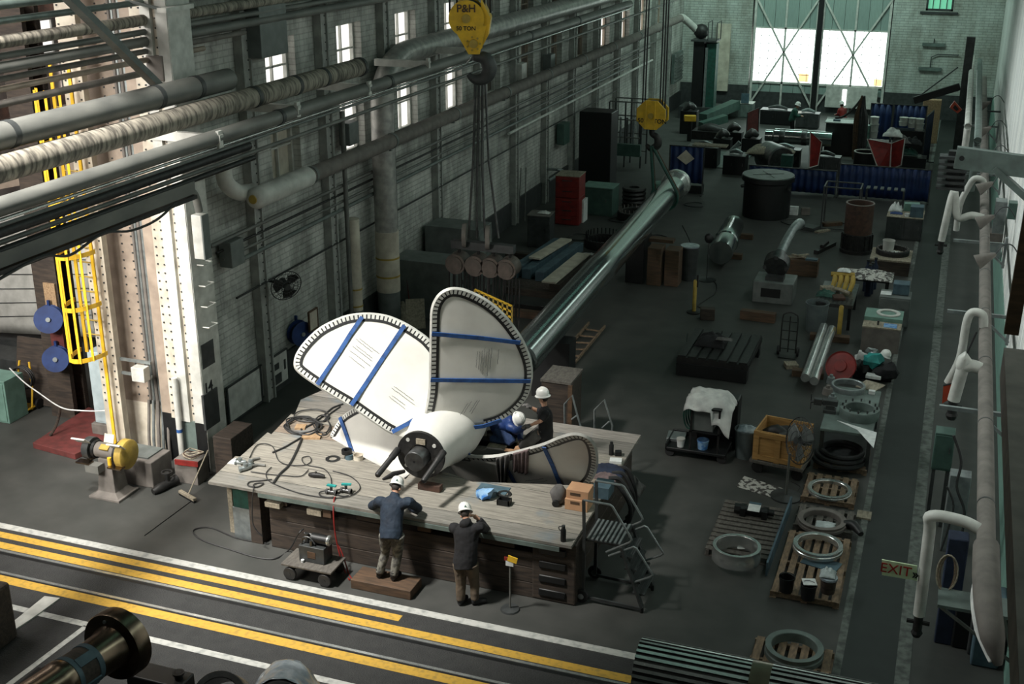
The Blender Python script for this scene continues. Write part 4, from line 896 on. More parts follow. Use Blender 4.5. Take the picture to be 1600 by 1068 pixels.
# kneeling behind the lower right blade
yk = 19.55
person('person in black short sleeved shirt kneeling on the deck beside the upright blade', {
    'pelvis': J_(853, 676, yk), 'chest': J_(852, 653, yk), 'neck': J_(851, 637, yk), 'head': J_(849, 622, yk),
    'shl': J_(847, 643, yk+.2), 'shr': J_(852, 646, yk-.2), 'ell': J_(839, 641, yk+.2), 'elr': J_(845, 657, yk-.28), 'wrl': J_(829, 636, yk+.12), 'wrr': J_(829, 664, yk-.26),
    'hdl': J_(820, 631, yk+.08), 'hdr': J_(818, 668, yk-.24), 'hpl': Vector((-6.52, yk+.10, 1.60)), 'hpr': Vector((-6.50, yk-.10, 1.60)), 'knl': Vector((-6.85, yk+.12, 1.27)), 'knr': Vector((-6.85, yk-.12, 1.27)),
    'anl': Vector((-6.38, yk+.10, 1.265)), 'anr': Vector((-6.38, yk-.10, 1.265)), 'toel': Vector((-6.20, yk+.10, 1.235)), 'toer': Vector((-6.20, yk-.10, 1.235))},
    (-1, .25, -.1), 'cloth_blackish', 'cloth_grey', 'rubber', sleeve=.55, glove='cloth_grey', tail=.04, collar=False)
person('person in blue coverall crouching low under the upright blade, face hidden', {
    'pelvis': Vector((-7.42, 19.75, 1.50)), 'chest': J_(797, 662, 19.68), 'neck': J_(803, 657, 19.62), 'head': J_(808, 655, 19.55),
    'shl': J_(800, 658, 19.8), 'shr': J_(797, 666, 19.45), 'ell': Vector((-7.05, 19.85, 1.42)), 'elr': J_(808, 673, 19.36), 'wrl': Vector((-6.95, 19.65, 1.30)), 'wrr': J_(817, 668, 19.30),
    'hdl': Vector((-6.90, 19.55, 1.25)), 'hdr': J_(823, 665, 19.28), 'hpl': Vector((-7.45, 19.85, 1.46)), 'hpr': Vector((-7.44, 19.65, 1.46)), 'knl': Vector((-7.12, 19.92, 1.27)), 'knr': Vector((-7.10, 19.58, 1.27)),
    'anl': Vector((-7.55, 19.90, 1.265)), 'anr': Vector((-7.55, 19.60, 1.265)), 'toel': Vector((-7.72, 19.90, 1.235)), 'toer': Vector((-7.72, 19.60, 1.235))},
    (.7, -.5, -.6), 'blue', 'denim', 'rubber', glove='cloth_grey', tail=.04)
def stander(label, px, py, y, face, jac, tro, glove=None):
    p = PY(px, py, y); top = p.z; x = p.x; k = top/1.80; f = Vector(face); f.z = 0; f.normalize(); r = Vector((f.y, -f.x, 0)); o = Vector((x, y, 0))
    g = lambda a, b, z: o+r*a*k+f*b*k+Vector((0, 0, z*k))
    return person(label, {'pelvis': g(0, -.05, .93), 'chest': g(0, .06, 1.28), 'neck': g(0, .12, 1.47), 'head': g(0, .17, 1.61), 'shl': g(-.19, .09, 1.41), 'shr': g(.19, .09, 1.41), 'ell': g(-.26, .12, 1.14), 'elr': g(.26, .14, 1.14),
        'wrl': g(-.2, .36, 1.08), 'wrr': g(.18, .38, 1.12), 'hdl': g(-.16, .48, 1.07), 'hdr': g(.13, .50, 1.12), 'hpl': g(-.09, -.05, .90), 'hpr': g(.09, -.05, .90), 'knl': g(-.1, -.01, .5), 'knr': g(.1, .03, .5), 'anl': g(-.11, -.06, .085), 'anr': g(.11, 0, .085), 'toel': g(-.13, .12, .045), 'toer': g(.13, .18, .045)}, f+Vector((0, 0, -.3)), jac, tro, 'rubber', 1.0, glove, vox=2.2)
stander('person in dark teal work clothes and white hard hat by the big door', 1241, 160, 58.8, (.9, .2, 0), 'green_dark', 'cloth_blackish')
stander('person in red jacket and white hard hat near the pale wicket door', 1319, 160, 60.0, (-.6, .6, 0), 'red', 'cloth_blackish')
# the step the first man stands on, with its offcuts
a, b_, c_ = P(560, 899), P(634, 919), P(640, 903)
q = MB(); q.box(-8.05, 16.0, 0, 1.10, .46, STEPZ); tag(q.build('step_block', 'timber_brown', bevel=.01), 'low brown wooden step under the boots of the man in blue', 'step')
q = MB(); p = P(605, 911); q.box(p.x, p.y, 0, .05, .3, .03, rz=-.5); tag(q.build('wood_offcut', 'timber_dark'), 'short dark stick on the floor in front of the wooden step', 'stick')
q = MB(); p = P(598, 912); q.lathe([(.02, 0), (.035, .0), (.045, .07), (.04, .07)], p, (0, 0, 1), 12); tag(q.build('paper_cup', 'paper'), 'small white cup on the floor in front of the wooden step', 'cup')
# ============================================================ SMALL BUILDERS
def solo(q, name, mat, label, cat, grp=None, **k): return tag(q.build(name, mat, **k), label, cat, grp)
def cable(name, label, pts, r, mat='hose_black', n=6, sm=5, cat='cable', grp=None): return solo(MB().tube(pts, r, n, smooth=sm), name, mat, label, cat, grp)
def cabinet(name, label, cat, c, w_, d, h, mat, rz=0, doors=1, top=None, legs=0, drawers=0, grp=None):
    """w_ along x, d along y; doors and drawers on the front (-y) side"""
    t = thing(name, label, cat, c, rz, grp); z0 = legs
    q = MB(); q.box(0, 0, z0, w_, d, h-z0); q.build('body', mat, t, world=False, bevel=.012)
    for s_ in ((-1, -1), (1, -1), (-1, 1), (1, 1)) if legs else ():
        q = MB(); q.box(s_[0]*(w_/2-.05), s_[1]*(d/2-.05), 0, .06, .06, legs); q.build('leg', 'dark_grey', t, world=False)
    for k in range(doors):
        ww = w_/doors; x = -w_/2+ww*(k+.5); q = MB(); q.box(x, -d/2-.008, z0+.05, ww*.9, .02, (h-z0)*.88); dr = q.build('door', mat, t, world=False, bevel=.005)
        q = MB(); q.box(x+ww*.3, -d/2-.03, z0+(h-z0)*.5, .02, .03, .12); q.build('handle', 'steel_dark', dr, world=False)
    for k in range(drawers):
        hh = (h-z0)/drawers; q = MB(); q.box(0, -d/2-.008, z0+hh*k+.02, w_*.92, .02, hh-.04); dr = q.build('drawer', mat, t, world=False, bevel=.005)
        q = MB(); q.box(0, -d/2-.03, z0+hh*(k+.6), w_*.4, .03, .025); q.build('handle', 'steel_dark', dr, world=False)
    if top: q = MB(); q.box(0, 0, h, w_+.03, d+.03, .03); q.build('top', top, t, world=False, bevel=.006)
    return t
def bucket(label, c, r, h, mat, lid=None, grp=None, name='bucket', bail=True):
    t = thing(name, label, 'bucket', c, 0, grp); q = MB(); q.lathe([(r*.84, 0), (r, h), (r*1.05, h), (r*1.05, h-.03), (r*1.0, h-.03)], n=20, cap=False); q.lathe([(.001, .01), (r*.84, .0)], n=20, cap=False)
    if not lid: q.lathe([(r*.96, h), (r*.82, .02)], n=20, cap=False)
    q.build('shell', mat, t, world=False)
    if lid: q = MB(); q.lathe([(r*1.06, h-.02), (r*1.06, h+.015), (r*.9, h+.02), (.001, h+.012)], n=20, cap=False); q.build('lid', lid, t, world=False)
    if bail: q = MB(); q.tube([(r*math.cos(a), .02, h-.05+.10*math.sin(a)) for a in [PI*i/8 for i in range(9)]], .006, 5); q.build('bail', 'steel_dark', t, world=False)
    return t
def pallet(label, c, w_, d, mat='wood_pallet', rz=0, n=7, along='y', group=None):
    """deck boards run along y (or x) over three stringers"""
    t = thing('pallet', label, 'pallet', c, rz, group)
    W_, D_ = (w_, d) if along == 'y' else (d, w_); R = 0 if along == 'y' else PI/2
    def part(nm, x, y, z, sx, sy, sz):
        q = MB(); q.M = Matrix.Rotation(R, 4, 'Z'); q.box(x, y, z, sx, sy, sz); q.build(nm, mat, t, world=False, smooth=False)
    for k in range(3): part('stringer', 0, -D_/2+.05+k*(D_-.1)/2, .015, W_, .05, .09)
    for k in range(n): part('deck_board', -W_/2+(k+.5)*W_/n, 0, .105, W_/n*.68, D_, .02)
    for k in (-1, 0, 1): part('bottom_board', k*(W_/2-.05), 0, 0, .1, D_, .015)
    return t
def steel_ring(label, c, ro, ri, h, mat='steel', name='steel_ring', lip=None, d=(0, 0, 1), studs=0, stud_m='steel_dark', grp=None, studh=.12):
    t = thing(name, label, 'ring', c, 0, grp); q = MB(); p = [(ri, 0), (ro, 0), (ro, h*.45), (ro*(.97 if lip else 1), h*.55), (ro*(.97 if lip else 1), h-.01), (ro*.985, h), (ri+.01, h), (ri, h-.01)]
    q.lathe(p, (0, 0, 0), d, 48, closed=True); q.build('ring_body', mat, t, world=False)
    for k in range(studs):
        a = 2*PI*k/studs; rr = (ro+ri)/2; q = MB(); q.cyl((rr*math.cos(a), rr*math.sin(a), h*.9), (rr*math.cos(a), rr*math.sin(a), h+studh), .02, n=6); q.build('stud', stud_m, t, world=False)
    return t
def rag(name, label, c, s, mat, seed=0, h=.10, cat='cloth', rz=0):
    """a crumpled cloth lying in a heap"""
    def f(u, v):
        x, y = (u-.5)*s[0], (v-.5)*s[1]; e = max(0, 1-(2*abs(u-.5))**3)*max(0, 1-(2*abs(v-.5))**3)
        return Vector((x+.03*noise.noise(Vector((u*7, v*7, seed)))*s[0], y+.03*noise.noise(Vector((v*7, u*7, seed+5)))*s[1], .004+e*h*(.55+.9*abs(noise.noise(Vector((u*4+seed, v*4, 1)))))))
    q = MB(); q.M = Matrix.Translation(c) @ Matrix.Rotation(rz, 4, 'Z'); q.grid(f, 18, 18); return solo(q, name, mat, label, cat, loc=c, ang=80, solid=.006)
def drape(name, label, top, bot, nrm, mat, waves=5, amp=.03, over=.18, cat='cloth', seed=0):
    """cloth hung over an edge: top and bot are lists of points of equal length; nrm is the side it hangs on"""
    n = Vector(nrm).normalized(); top = [Vector(p) for p in top]; bot = [Vector(p) for p in bot]
    def lerp(l, u): k = min(int(u*(len(l)-1)), len(l)-2); return l[k].lerp(l[k+1], u*(len(l)-1)-k)
    def f(u, v):
        w_ = amp*math.sin(u*waves*2*PI+seed)+amp*.5*math.sin(u*waves*5+2*seed+v*2)
        if v < .25: return lerp(top, u)-n*(.07*math.cos(v/.25*PI/2)) + Vector((0, 0, .03*math.sin(v/.25*PI)-(1-v/.25)*over)) + n*.08*(v/.25)
        k = (v-.25)/.75; return lerp(top, u).lerp(lerp(bot, u), k)+n*(.08+w_*min(1, k*3))
    q = MB(); q.grid(f, 48, 22); return solo(q, name, mat, label, cat, ang=80, solid=.008)
def carton(label, c, w_, d, h, mat='cardboard', rz=0, name='cardboard_box', cat='box', flap=True):
    t = thing(name, label, cat, c, rz); q = MB(); q.box(0, 0, 0, w_, d, h); q.build('body', mat, t, world=False, bevel=.006)
    if flap: q = MB(); q.box(0, 0, h-.001, w_*.99, .05, .004); q.build('tape', 'wood_pale', t, world=False)
    return t
def wheel(q, c, ax, r, w_, mi=0): c = Vector(c); ax = Vector(ax).normalized(); q.lathe([(r*.55, -w_/2), (r*.92, -w_/2), (r, -w_*.3), (r, w_*.3), (r*.92, w_/2), (r*.55, w_/2)], c, ax, 20, mi)
# ============================================================ ON THE DECK
dz = Vector((0, 0, .02))
D = lambda *pts: [T(x, y)+dz for x, y in pts]
rn = random.Random(3)
def coil(cx, cy, rx, ry, n, jit, sd, z0=.02):
    r_ = random.Random(sd); out = []
    for k in range(n*10+1):
        a = 2*PI*k/10; j = 1+r_.uniform(-jit, jit); out.append(T(cx+rx*j*math.cos(a), cy+ry*j*math.sin(a))+Vector((0, 0, z0+.012*k/10)))
    return out
cable('cable_coil', 'wide tangled coil of thick black cable on the deck left of the white blades', coil(473, 668, 27, 13, 4, .18, 1), .016)
cable('cable_coil', 'upper loop of black cable on the deck nearest the back edge', coil(487, 652, 26, 10, 1, .1, 2, .03)+D((505, 660), (515, 648), (532, 636)), .014)
cable('power_cable', 'black cable trailing from the tangled coil toward the upper left blade tip', D((470, 672), (490, 662), (508, 648), (520, 638), (536, 632)), .016)
cable('power_cable', 'black cable tangle standing beside the tip of the low white blade', coil(505, 668, 12, 14, 3, .3, 4, .03), .011)
cable('power_cable', 'black double cable ending loose on the deck left of its coil', D((475, 682), (458, 692), (444, 700), (426, 708)), .016)
cable('cable_sleeve', 'black flat cable sleeve running straight from the coil to the front of the deck', D((472, 685), (465, 702), (452, 727), (437, 742), (427, 756)), .022)
cable('air_hose', 'thin black hose looping across the middle of the deck to the teal valves', D((390, 716), (400, 698), (414, 694), (427, 700), (435, 720), (450, 727), (475, 728), (486, 722), (483, 714), (472, 717), (478, 727), (505, 733), (516, 745), (518, 757)), .009)
cable('air_hose', 'thin black hose along the deck front from the left corner to the cable sleeve', D((392, 738), (420, 742), (445, 744), (470, 745), (482, 735)), .009)
cable('air_hose', 'thin black hose curving along the deck front below the teal valves', D((424, 731), (416, 740), (420, 752), (440, 762), (470, 772), (505, 778), (540, 778), (560, 768), (561, 757), (545, 744), (520, 737)), .009)
cable('air_hose', 'black hose loop at the left front of the deck, its end hanging over the edge', D((425, 750), (408, 752), (390, 754), (388, 760), (402, 762), (412, 756))+[T(398, 757)+dz, T(396, 766)+dz, PY(394, 790, fl_.y-.03), PY(396, 820, fl_.y-.06), PY(410, 838, fl_.y-.03)], .011)
fit = [(376, 726, .10), (384, 735, .12), (392, 729, .11)]
for k, (x, y, s) in enumerate(fit):
    c_ = T(x, y); t = thing('pipe_fitting', ['silver pipe fitting with upright stub, leftmost of the cluster at the deck corner', 'big silver pipe fitting in front of the cluster at the deck corner', 'silver pipe fitting with two hose tails behind the cluster at the deck corner'][k], 'fitting', c_, k*.8, 'fittings at the deck corner')
    q = MB(); q.tube([(-s, 0, .05), (0, 0, .055), (s*.8, .05, .05)], .045, 12, smooth=3); q.cyl((0, 0, .05), (0, 0, .14), .04, n=10); q.lathe([(.03, 0), (.062, 0), (.062, .03), (.03, .03)], (-s, 0, .05), (1, 0, 0), 12); q.build('body', 'galv', t, world=False)
    q = MB(); q.tube([(s*.8, .05, .05), (s*2, .08, .035), (s*3, .0, .03)], .022, 8, smooth=3); q.build('hose_tail', 'pipe_grey', t, world=False)
rag('rag', 'crumpled whitish rag by the fittings at the left corner of the deck', T(370, 722), (.28, .2), 'cloth_white', 3, .06)
t = thing('valve_body', 'small dark valve lying on the deck in front of the washer', 'valve', T(494, 746)); q = MB(); q.tube([(-.14, 0, .04), (-.05, 0, .05), (.05, .02, .05), (.15, .03, .035)], [.03, .05, .045, .03], 10, smooth=3); q.build('body', 'black_iron', t, world=False); q = MB(); q.cyl((0, 0, .05), (0, 0, .12), .02); q.build('stem', 'steel_dark', t, world=False)
for k, (x, y) in enumerate(((518, 772), (541, 770))):
    t = thing('ball_valve', 'manifold valve with teal handle near the deck front, %s one' % ['left', 'right'][k], 'valve', T(x, y), 0, 'teal handled valves')
    q = MB(); q.cyl((-.10, 0, .05), (.10, 0, .05), .035, n=12); q.cyl((0, 0, .05), (0, 0, .15), .025, n=10); q.lathe([(.03, 0), (.05, 0), (.05, .04), (.03, .04)], (-.1, 0, .05), (1, 0, 0), 8); q.lathe([(.03, 0), (.05, 0), (.05, .04), (.03, .04)], (.06, 0, .05), (1, 0, 0), 8); q.build('body', 'steel_dark', t, world=False)
    q = MB(); q.box(0, .02, .15, .17, .06, .025, rz=.3*k); q.build('handle', 'teal', t, world=False)
    q = MB(); q.tube([(-.12, 0, .05), (-.2, -.05, .03), (-.15, -.13, .02), (.02, -.15, .02), (.1, -.1, .02)], .012, 6, smooth=4); q.build('whip_hose', 'hose_black', t, world=False)
cable('red_hose', 'red air hose hanging from the deck front down to the floor', [T(524, 778)+dz, T(522, 782)+dz, PY(521, 800, fl_.y-.04), PY(524, 835, fl_.y-.08), PY(532, 870, fl_.y-.15), PY(541, 897, fl_.y-.2), P(546, 905, .02)], .014, 'red', 8, cat='hose')
cable('red_hose', 'second red air hose doubled along the first in front of the timbers', [PY(526, 848, fl_.y-.09), PY(533, 860, fl_.y-.12), PY(540, 880, fl_.y-.17), PY(545, 896, fl_.y-.2), P(552, 907, .02)], .012, 'red', 8, cat='hose')
q = MB(); q.ring(T(520, 717), .135, .075, .015); solo(q, 'washer', 'steel_dark', 'flat dark steel washer lying alone on the deck', 'washer')
q = MB(); q.ring(T(546, 716), .08, .03, .09); solo(q, 'tape_roll', 'blue_grey', 'pale blue tape roll under the black roll by the low white blade', 'roll')
q = MB(); q.M = Matrix.Translation(T(544, 716)+Vector((-.03, .02, .092))) ; q.ring((0, 0, 0), .10, .055, .075); solo(q, 'tape_roll', 'black', 'black tape roll on the deck, stacked on the pale blue roll', 'roll')
t = thing('paint_tin', 'whitish open tin against the low white blade', 'tin', T(560, 717)); q = MB(); q.lathe([(.09, 0), (.09, .09), (.10, .10), (.095, .10), (.085, .09), (.085, .02), (.001, .02)], n=20, cap=False); q.lathe([(.001, 0), (.09, 0)], n=20, cap=False); q.build('body', 'cream', t, world=False)
for x, y, lab in ((487, 683, 'orange brown wood block on the deck right of the cable coil'), (470, 668, 'small pale wood block inside the cable coil')): solo(MB().box(*T(x, y), .36 if x > 480 else .2, .2, .04, rz=.3), 'wood_block', 'wood', lab, 'block', smooth=False)
# right half of the deck
t = thing('plastic_bag', 'crumpled blue and white plastic bag on the deck behind the black hooded man', 'bag', T(757, 778)); q = MB(); q.ball((0, 0, .09), .17, .12, .11, 14); q.v = [p+Vector((noise.noise(p*9), noise.noise(p*9+Vector((3, 0, 0))), noise.noise(p*9+Vector((0, 5, 0)))))*.06 for p in q.v]; q.v = [Vector((p.x, p.y, max(p.z, T(0, 0).z*0+.002))) for p in q.v]; q.build('bag_body', 'plastic_blue', t, world=False)
q = MB(); q.ring(T(767, 774), .10, .075, .10); solo(q, 'tape_roll', 'blue_grey', 'pale grey open roll behind the blue plastic bag', 'roll')
q = MB(); q.ring(T(788, 772), .125, .07, .02); solo(q, 'washer', 'steel_dark', 'flat steel washer near the C shaped gap in front of the lower right blade', 'washer')
t = thing('black_tray', 'small black open box on the deck right of the blue plastic bag', 'box', T(788, 787)); q = MB(); q.box(0, 0, 0, .22, .16, .02); q.box(-.1, 0, .02, .02, .16, .08); q.box(.1, 0, .02, .02, .16, .08); q.box(0, -.07, .02, .22, .02, .08); q.box(0, .07, .02, .22, .02, .08); q.build('body', 'black', t, world=False)
q = MB(); q.box(*T(771, 764), .55, .28, .012, rz=.0); solo(q, 'grey_sheet', 'blue_grey', 'thin grey sheet on the deck under the roll by the plastic bag', 'sheet', smooth=False)
p = T(880, 845); t = thing('water_bottle', 'black bottle with loop cap standing at the right front of the deck', 'bottle', p); q = MB(); q.lathe([(.04, 0), (.045, .01), (.045, .2), (.03, .235), (.025, .25)], n=16); q.build('body', 'black', t, world=False); q = MB(); q.lathe([(.03, .245), (.03, .285), (.02, .29)], n=12); q.tube([(-.03, 0, .26), (-.075, 0, .25), (-.07, 0, .2), (-.045, 0, .19)], .008, 6, smooth=3); q.build('cap', 'dark_grey', t, world=False)
t = thing('shipping_box', 'tan cardboard box on the deck by the rolling stair', 'box', T(905, 790), .0); q = MB(); q.box(0, -.02, 0, .40, .34, .20); q.build('lower_carton', 'cardboard', t, world=False, bevel=.006); q = MB(); q.prism([(-.19, -.15), (.20, -.15), (.20, .17), (-.19, .17)], .20, .36); q.build('upper_carton', 'cardboard', t, world=False, bevel=.006)
q = MB(); q.box(-.02, -.192, .12, .16, .004, .05); q.box(-.03, -.152, .26, .18, .004, .05); q.build('print_band', 'timber_brown', t, world=False)
t = thing('tool_bag', 'grey cloth bag with a black wheel leaning on the tan cardboard box', 'bag', T(872, 786)); q = MB(); q.ball((0, 0, .17), .14, .11, .19, 14); q.v = [Vector((p.x, p.y, max(0, p.z))) + Vector((1, 1, .3))*noise.noise(p*8)*.03 for p in q.v]; q.build('bag_body', 'cloth_grey', t, world=False); q = MB(); wheel(q, (.0, -.13, .06), (.2, -1, 0), .065, .04); q.build('wheel', 'black', t, world=False)
# things on the right strip of the deck
p = T(955, 710); t = thing('thermos', 'black flask on the right strip of the deck behind the curved blade tip', 'bottle', p); q = MB(); q.lathe([(.045, 0), (.045, .2), (.03, .22), (.03, .26), (.02, .265)], n=14); q.build('body', 'black', t, world=False)
carton('small black tin beside the flask on the right strip of the deck', T(966, 711), .12, .10, .09, 'black', .3, 'tin_box', 'tin', False)
carton('pale grey box lying on the right strip of the deck', T(962, 722), .22, .16, .06, 'paper', .2, 'parts_box', 'box', False)
rag('work_coat', 'crumpled dark navy coat on the right strip of the deck', T(953, 735), (.55, .40), 'navy', 5, .12, 'coat')
rag('rag', 'crumpled beige rag below the navy coat on the deck edge', T(948, 745), (.4, .26), 'cloth_mauve', 9, .07)
carton('blue grey open carton standing by the tan box at the deck edge', T(942, 772), .30, .36, .22, 'blue_grey', .0, 'plastic_crate', 'crate', False)
for k in range(4):
    c_ = Vector((-4.86, 19.3-.22*k, 0)); q = MB(); q.tube([c_+Vector((-.15, 0, TZ+.03)), c_+Vector((.06, .03, TZ+.02)), c_+Vector((.20+.03*k, .05, .85)), c_+Vector((.22+.02*k, .1, .5)), c_+Vector((.1, .2, .25))], .04, 8, smooth=5)
    solo(q, 'hose_drape', 'rubber', 'thick black hose hanging over the right edge of the deck, %s from the back' % ['first', 'second', 'third', 'fourth'][k], 'hose', 'black hoses over the deck edge')
rag('sack', 'grey sack slumped on the floor by the right edge of the platform', P(985, 765), (.5, .5), 'cloth_grey', 12, .3, 'sack')
# sheets of board lying behind the hub
for x, y, s, m, lab in ((772, 690, (.9, .5), 'wood_pale', 'pale board lying on the deck below the crouching man'), (735, 692, (.7, .55), 'wood_grey', 'grey board lying on the deck right of the hub'), (812, 700, (.5, .4), 'cardboard', 'tan board with a dark mark behind the lower right blade')):
    q = MB(); q.box(T(x, y).x, max(19.35, T(x, y).y), TZ, s[0], s[1], .015, rz=.1); solo(q, 'loose_board', m, lab, 'board', smooth=False)
# cloths over the lower right blade
n_ = bC.n
drape('grey_jacket', 'grey jacket slung over the top edge of the lower right blade', [bC.at(x, y, 0) for x, y in ((777, 710), (788, 706), (800, 703))], [bC.at(x, y, .02) for x, y in ((783, 750), (789, 752), (795, 748))], n_, 'cloth_grey', 3, .025, .25, 'jacket', 1)
drape('mauve_towel', 'mauve towel hung over the lower right blade beside the grey jacket', [bC.at(x, y, 0) for x, y in ((803, 703), (815, 700), (828, 696))], [bC.at(x, y, .02) for x, y in ((803, 728), (815, 731), (827, 733))], n_, 'cloth_mauve', 4, .02, .2, 'towel', 4)
# ============================================================ ROLLING STAIR AT THE PLATFORM CORNER
w1, w2, s1, s2 = P(908, 938), P(925, 893), P(1008, 950), P(1025, 910)
def rolling_stair(label, xl, xr, yf, yb, zp, rails, steps, name='rolling_stair'):
    t = thing(name, label, 'stairs', ((xl+xr)/2, (yf+yb)/2, 0)); px_ = xl+.62
    for y in (yf, yb):
        q = MB(); q.beam((xl, y, .09), (xr, y, .06), .035, .05); q.beam((xl, y, .1), (xl, y, zp), .05, .05, up=(0, 1, 0)); q.build('side_frame', 'dark_grey', t, smooth=False)
        q = MB(); q.beam((px_, y, zp-.02), (xr, y, .10), .04, .10, up=(0, 1, 0)); q.build('stringer', 'dark_grey', t, smooth=False)
        q = MB(); wheel(q, (xl-.02, y+(-.04 if y == yf else .04), .12), (0, 1, 0), .12, .05); o = q.build('wheel', 'rubber', t)
        q = MB(); q.cyl((xl-.02, y-.07 if y == yf else y+.07, .12), (xl-.02, y-.02, .12), .05, n=14); q.build('wheel_hub', 'galv', o)
        q = MB(); q.cyl((xr, y, 0), (xr, y, .1), .03, n=10); q.build('foot', 'black', t)
        for r_ in rails: q = MB(); q.tube([PY(a, b, yf)+Vector((0, y-yf, 0)) for a, b in r_], .019, 8, smooth=0); q.build('handrail', 'galv', t)
        q = MB(); q.beam((xl, y, zp), PY(*rails[0][0], yf)+Vector((0, y-yf, 0)), .045, .045, up=(0, 1, 0)); q.build('post', 'dark_grey', t, smooth=False)
    q = MB(); q.box(xl+.31, (yf+yb)/2, zp-.03, .64, yb-yf, .03, mi=1)
    for k in range(8): q.box(xl+.05+.075*k, (yf+yb)/2, zp-.005, .035, yb-yf-.03, .025)
    q.build('top_grating', ['galv', 'black'], t, smooth=False)
    for k in range(1, steps+1):
        f = k/(steps+1); q = MB(); x, z = px_+(xr-px_)*f, zp+(.10-zp)*f; q.box(x, (yf+yb)/2, z-.02, .20, yb-yf-.05, .03)
        for j in range(3): q.box(x-.06+.06*j, (yf+yb)/2, z+.005, .02, yb-yf-.06, .015)
        q.build('tread', 'dark_grey', t, smooth=False)
    return t
yf, yb = w1.y, w1.y+.72
zpl = PY(915, 842, yf).z
rolling_stair('grey rolling stair with wire handrails at the right front corner of the platform', w1.x+.03, P(1008, 945).x, yf, yb, zpl, [[(912, 781), (953, 788), (957, 791), (985, 838), (987, 843), (984, 847), (947, 862)], [(951, 868), (990, 854), (994, 856), (1018, 894), (1020, 898), (1016, 901), (988, 910)]], 4)
yb2 = 21.35
t = thing('rolling_stair', 'grey stair with two bent handrails behind the platform, by the dark crate', 'stairs', (PY(915, 690, yb2).x, yb2, 0))
for k, pts in enumerate(([(883, 690), (882, 631), (894, 617), (902, 648), (909, 672)], [(929, 700), (929, 640), (944, 624), (957, 665), (953, 697)])):
    q = MB(); q.tube([PY(x, y, yb2-.25*k) for x, y in pts], .022, 8); q.build('handrail', 'galv', t); q = MB(); q.tube([PY(893, 655, yb2), PY(902, 648, yb2)] if not k else [PY(941, 668, yb2-.25), PY(952, 658, yb2-.25)], .018, 6); q.build('rail_stay', 'galv', t)
a = PY(912, 676, yb2); zt = a.z
for k in range(3):
    q = MB(); q.box(a.x+.05+.22*k, yb2-.1, max(.05, zt-.22*k), .5-.1*k, .55, .05); q.build('tread', 'dark_grey', t, smooth=False)
for sx in (-.2, .75):
    q = MB(); q.beam((a.x+sx, yb2-.35, 0), (a.x+min(sx, .3), yb2-.35, zt), .04, .04); q.build('leg', 'dark_grey', t, smooth=False); q = MB(); q.beam((a.x+sx, yb2+.15, 0), (a.x+min(sx, .3), yb2+.15, zt), .04, .04); q.build('leg', 'dark_grey', t, smooth=False)
# ============================================================ FLOOR IN FRONT OF THE PLATFORM
# hydraulic pump on its cart
pc = P(486, 905); t = thing('pump_cart', 'low flat cart with iron wheels under the black pump', 'cart', (pc.x, pc.y+.12, 0)); o = Vector((pc.x, pc.y+.12, 0))
q = MB(); q.box(0, 0, .27, .95, .55, .04, rz=0); q.build('deck', 'wood_grey', t, world=False, bevel=.01)
for x in (-.33, .33):
    for y in (-.24, .24):
        q = MB(); wheel(q, (x, y, .12), (0, 1, 0), .12, .05); [q.beam((x, y, .12), (x+.11*math.cos(a), y, .12+.11*math.sin(a)), .02, .02) for a in (0, 1.05, 2.1, 3.14, 4.2, 5.2)]; q.cyl((x, y-.03, .12), (x, y+.03, .12), .025); q.build('wheel', 'black_iron', t, world=False)
    q = MB(); q.beam((x, -.24, .2), (x, .24, .2), .04, .16); q.build('axle_frame', 'black_iron', t, world=False)
t = thing('hydraulic_pump', 'black hydraulic pump with chrome motor end on the low cart', 'pump', (pc.x+.02, pc.y+.18, .31))
q = MB(); q.box(0, 0, 0, .48, .30, .30); q.build('tank', 'dark_grey', t, world=False, bevel=.01); q = MB(); q.box(0, -.153, .09, .15, .006, .12); q.build('label_plate', 'timber_brown', t, world=False)
q = MB(); q.cyl((-.05, 0, .40), (.25, 0, .40), .085, n=16); q.build('motor', 'black', t, world=False); q = MB(); q.lathe([(.09, 0), (.095, .03), (.07, .05), (.001, .05)], (.25, 0, .40), (1, 0, 0), 16); q.build('motor_end', 'steel', t, world=False)
q = MB(); q.cyl((-.15, .0, .30), (-.15, 0, .46), .04, n=10); q.tube([(-.2, -.1, .3), (-.18, -.08, .42), (-.05, -.08, .44), (.05, -.1, .34)], .015, 6, smooth=3); q.cyl((-.02, -.1, .3), (-.02, -.1, .40), .03, n=10); q.cyl((-.22, .05, .42), (-.08, .05, .42), .03, n=10); q.build('valve_block', 'steel_dark', t, world=False)
q = MB(); q.lathe([(.025, 0), (.03, .05), (.01, .055)], P(473, 878, .31), (0, 0, 1), 10); solo(q, 'plastic_cap', 'paper', 'small white knob on the cart in front of the pump', 'knob')
cable('floor_hose', 'black hose from the pump running in a long loop over the floor at left', [PY(474, 826, pc.y+.2), PY(466, 834, pc.y+.1), P(452, 858, .05), P(430, 872, .02), P(400, 870, .015), P(360, 858, .015), P(320, 845, .015), P(303, 834, .015), P(305, 826, .015), P(330, 824, .015), P(370, 840, .015), P(420, 849, .015)], .014, cat='hose')
p = P(797, 952); t = thing('sign_stand', 'thin pole on a round foot with yellow and white tags, right of the hooded man', 'stand', p); zt = ZAT(p, 799, 875)
q = MB(); q.lathe([(.16, 0), (.15, .03), (.03, .04)], n=24); q.build('foot', 'dark_grey', t, world=False); q = MB(); q.cyl((0, 0, .03), (0, 0, zt), .016, n=8); q.build('pole', 'pipe_grey', t, world=False)
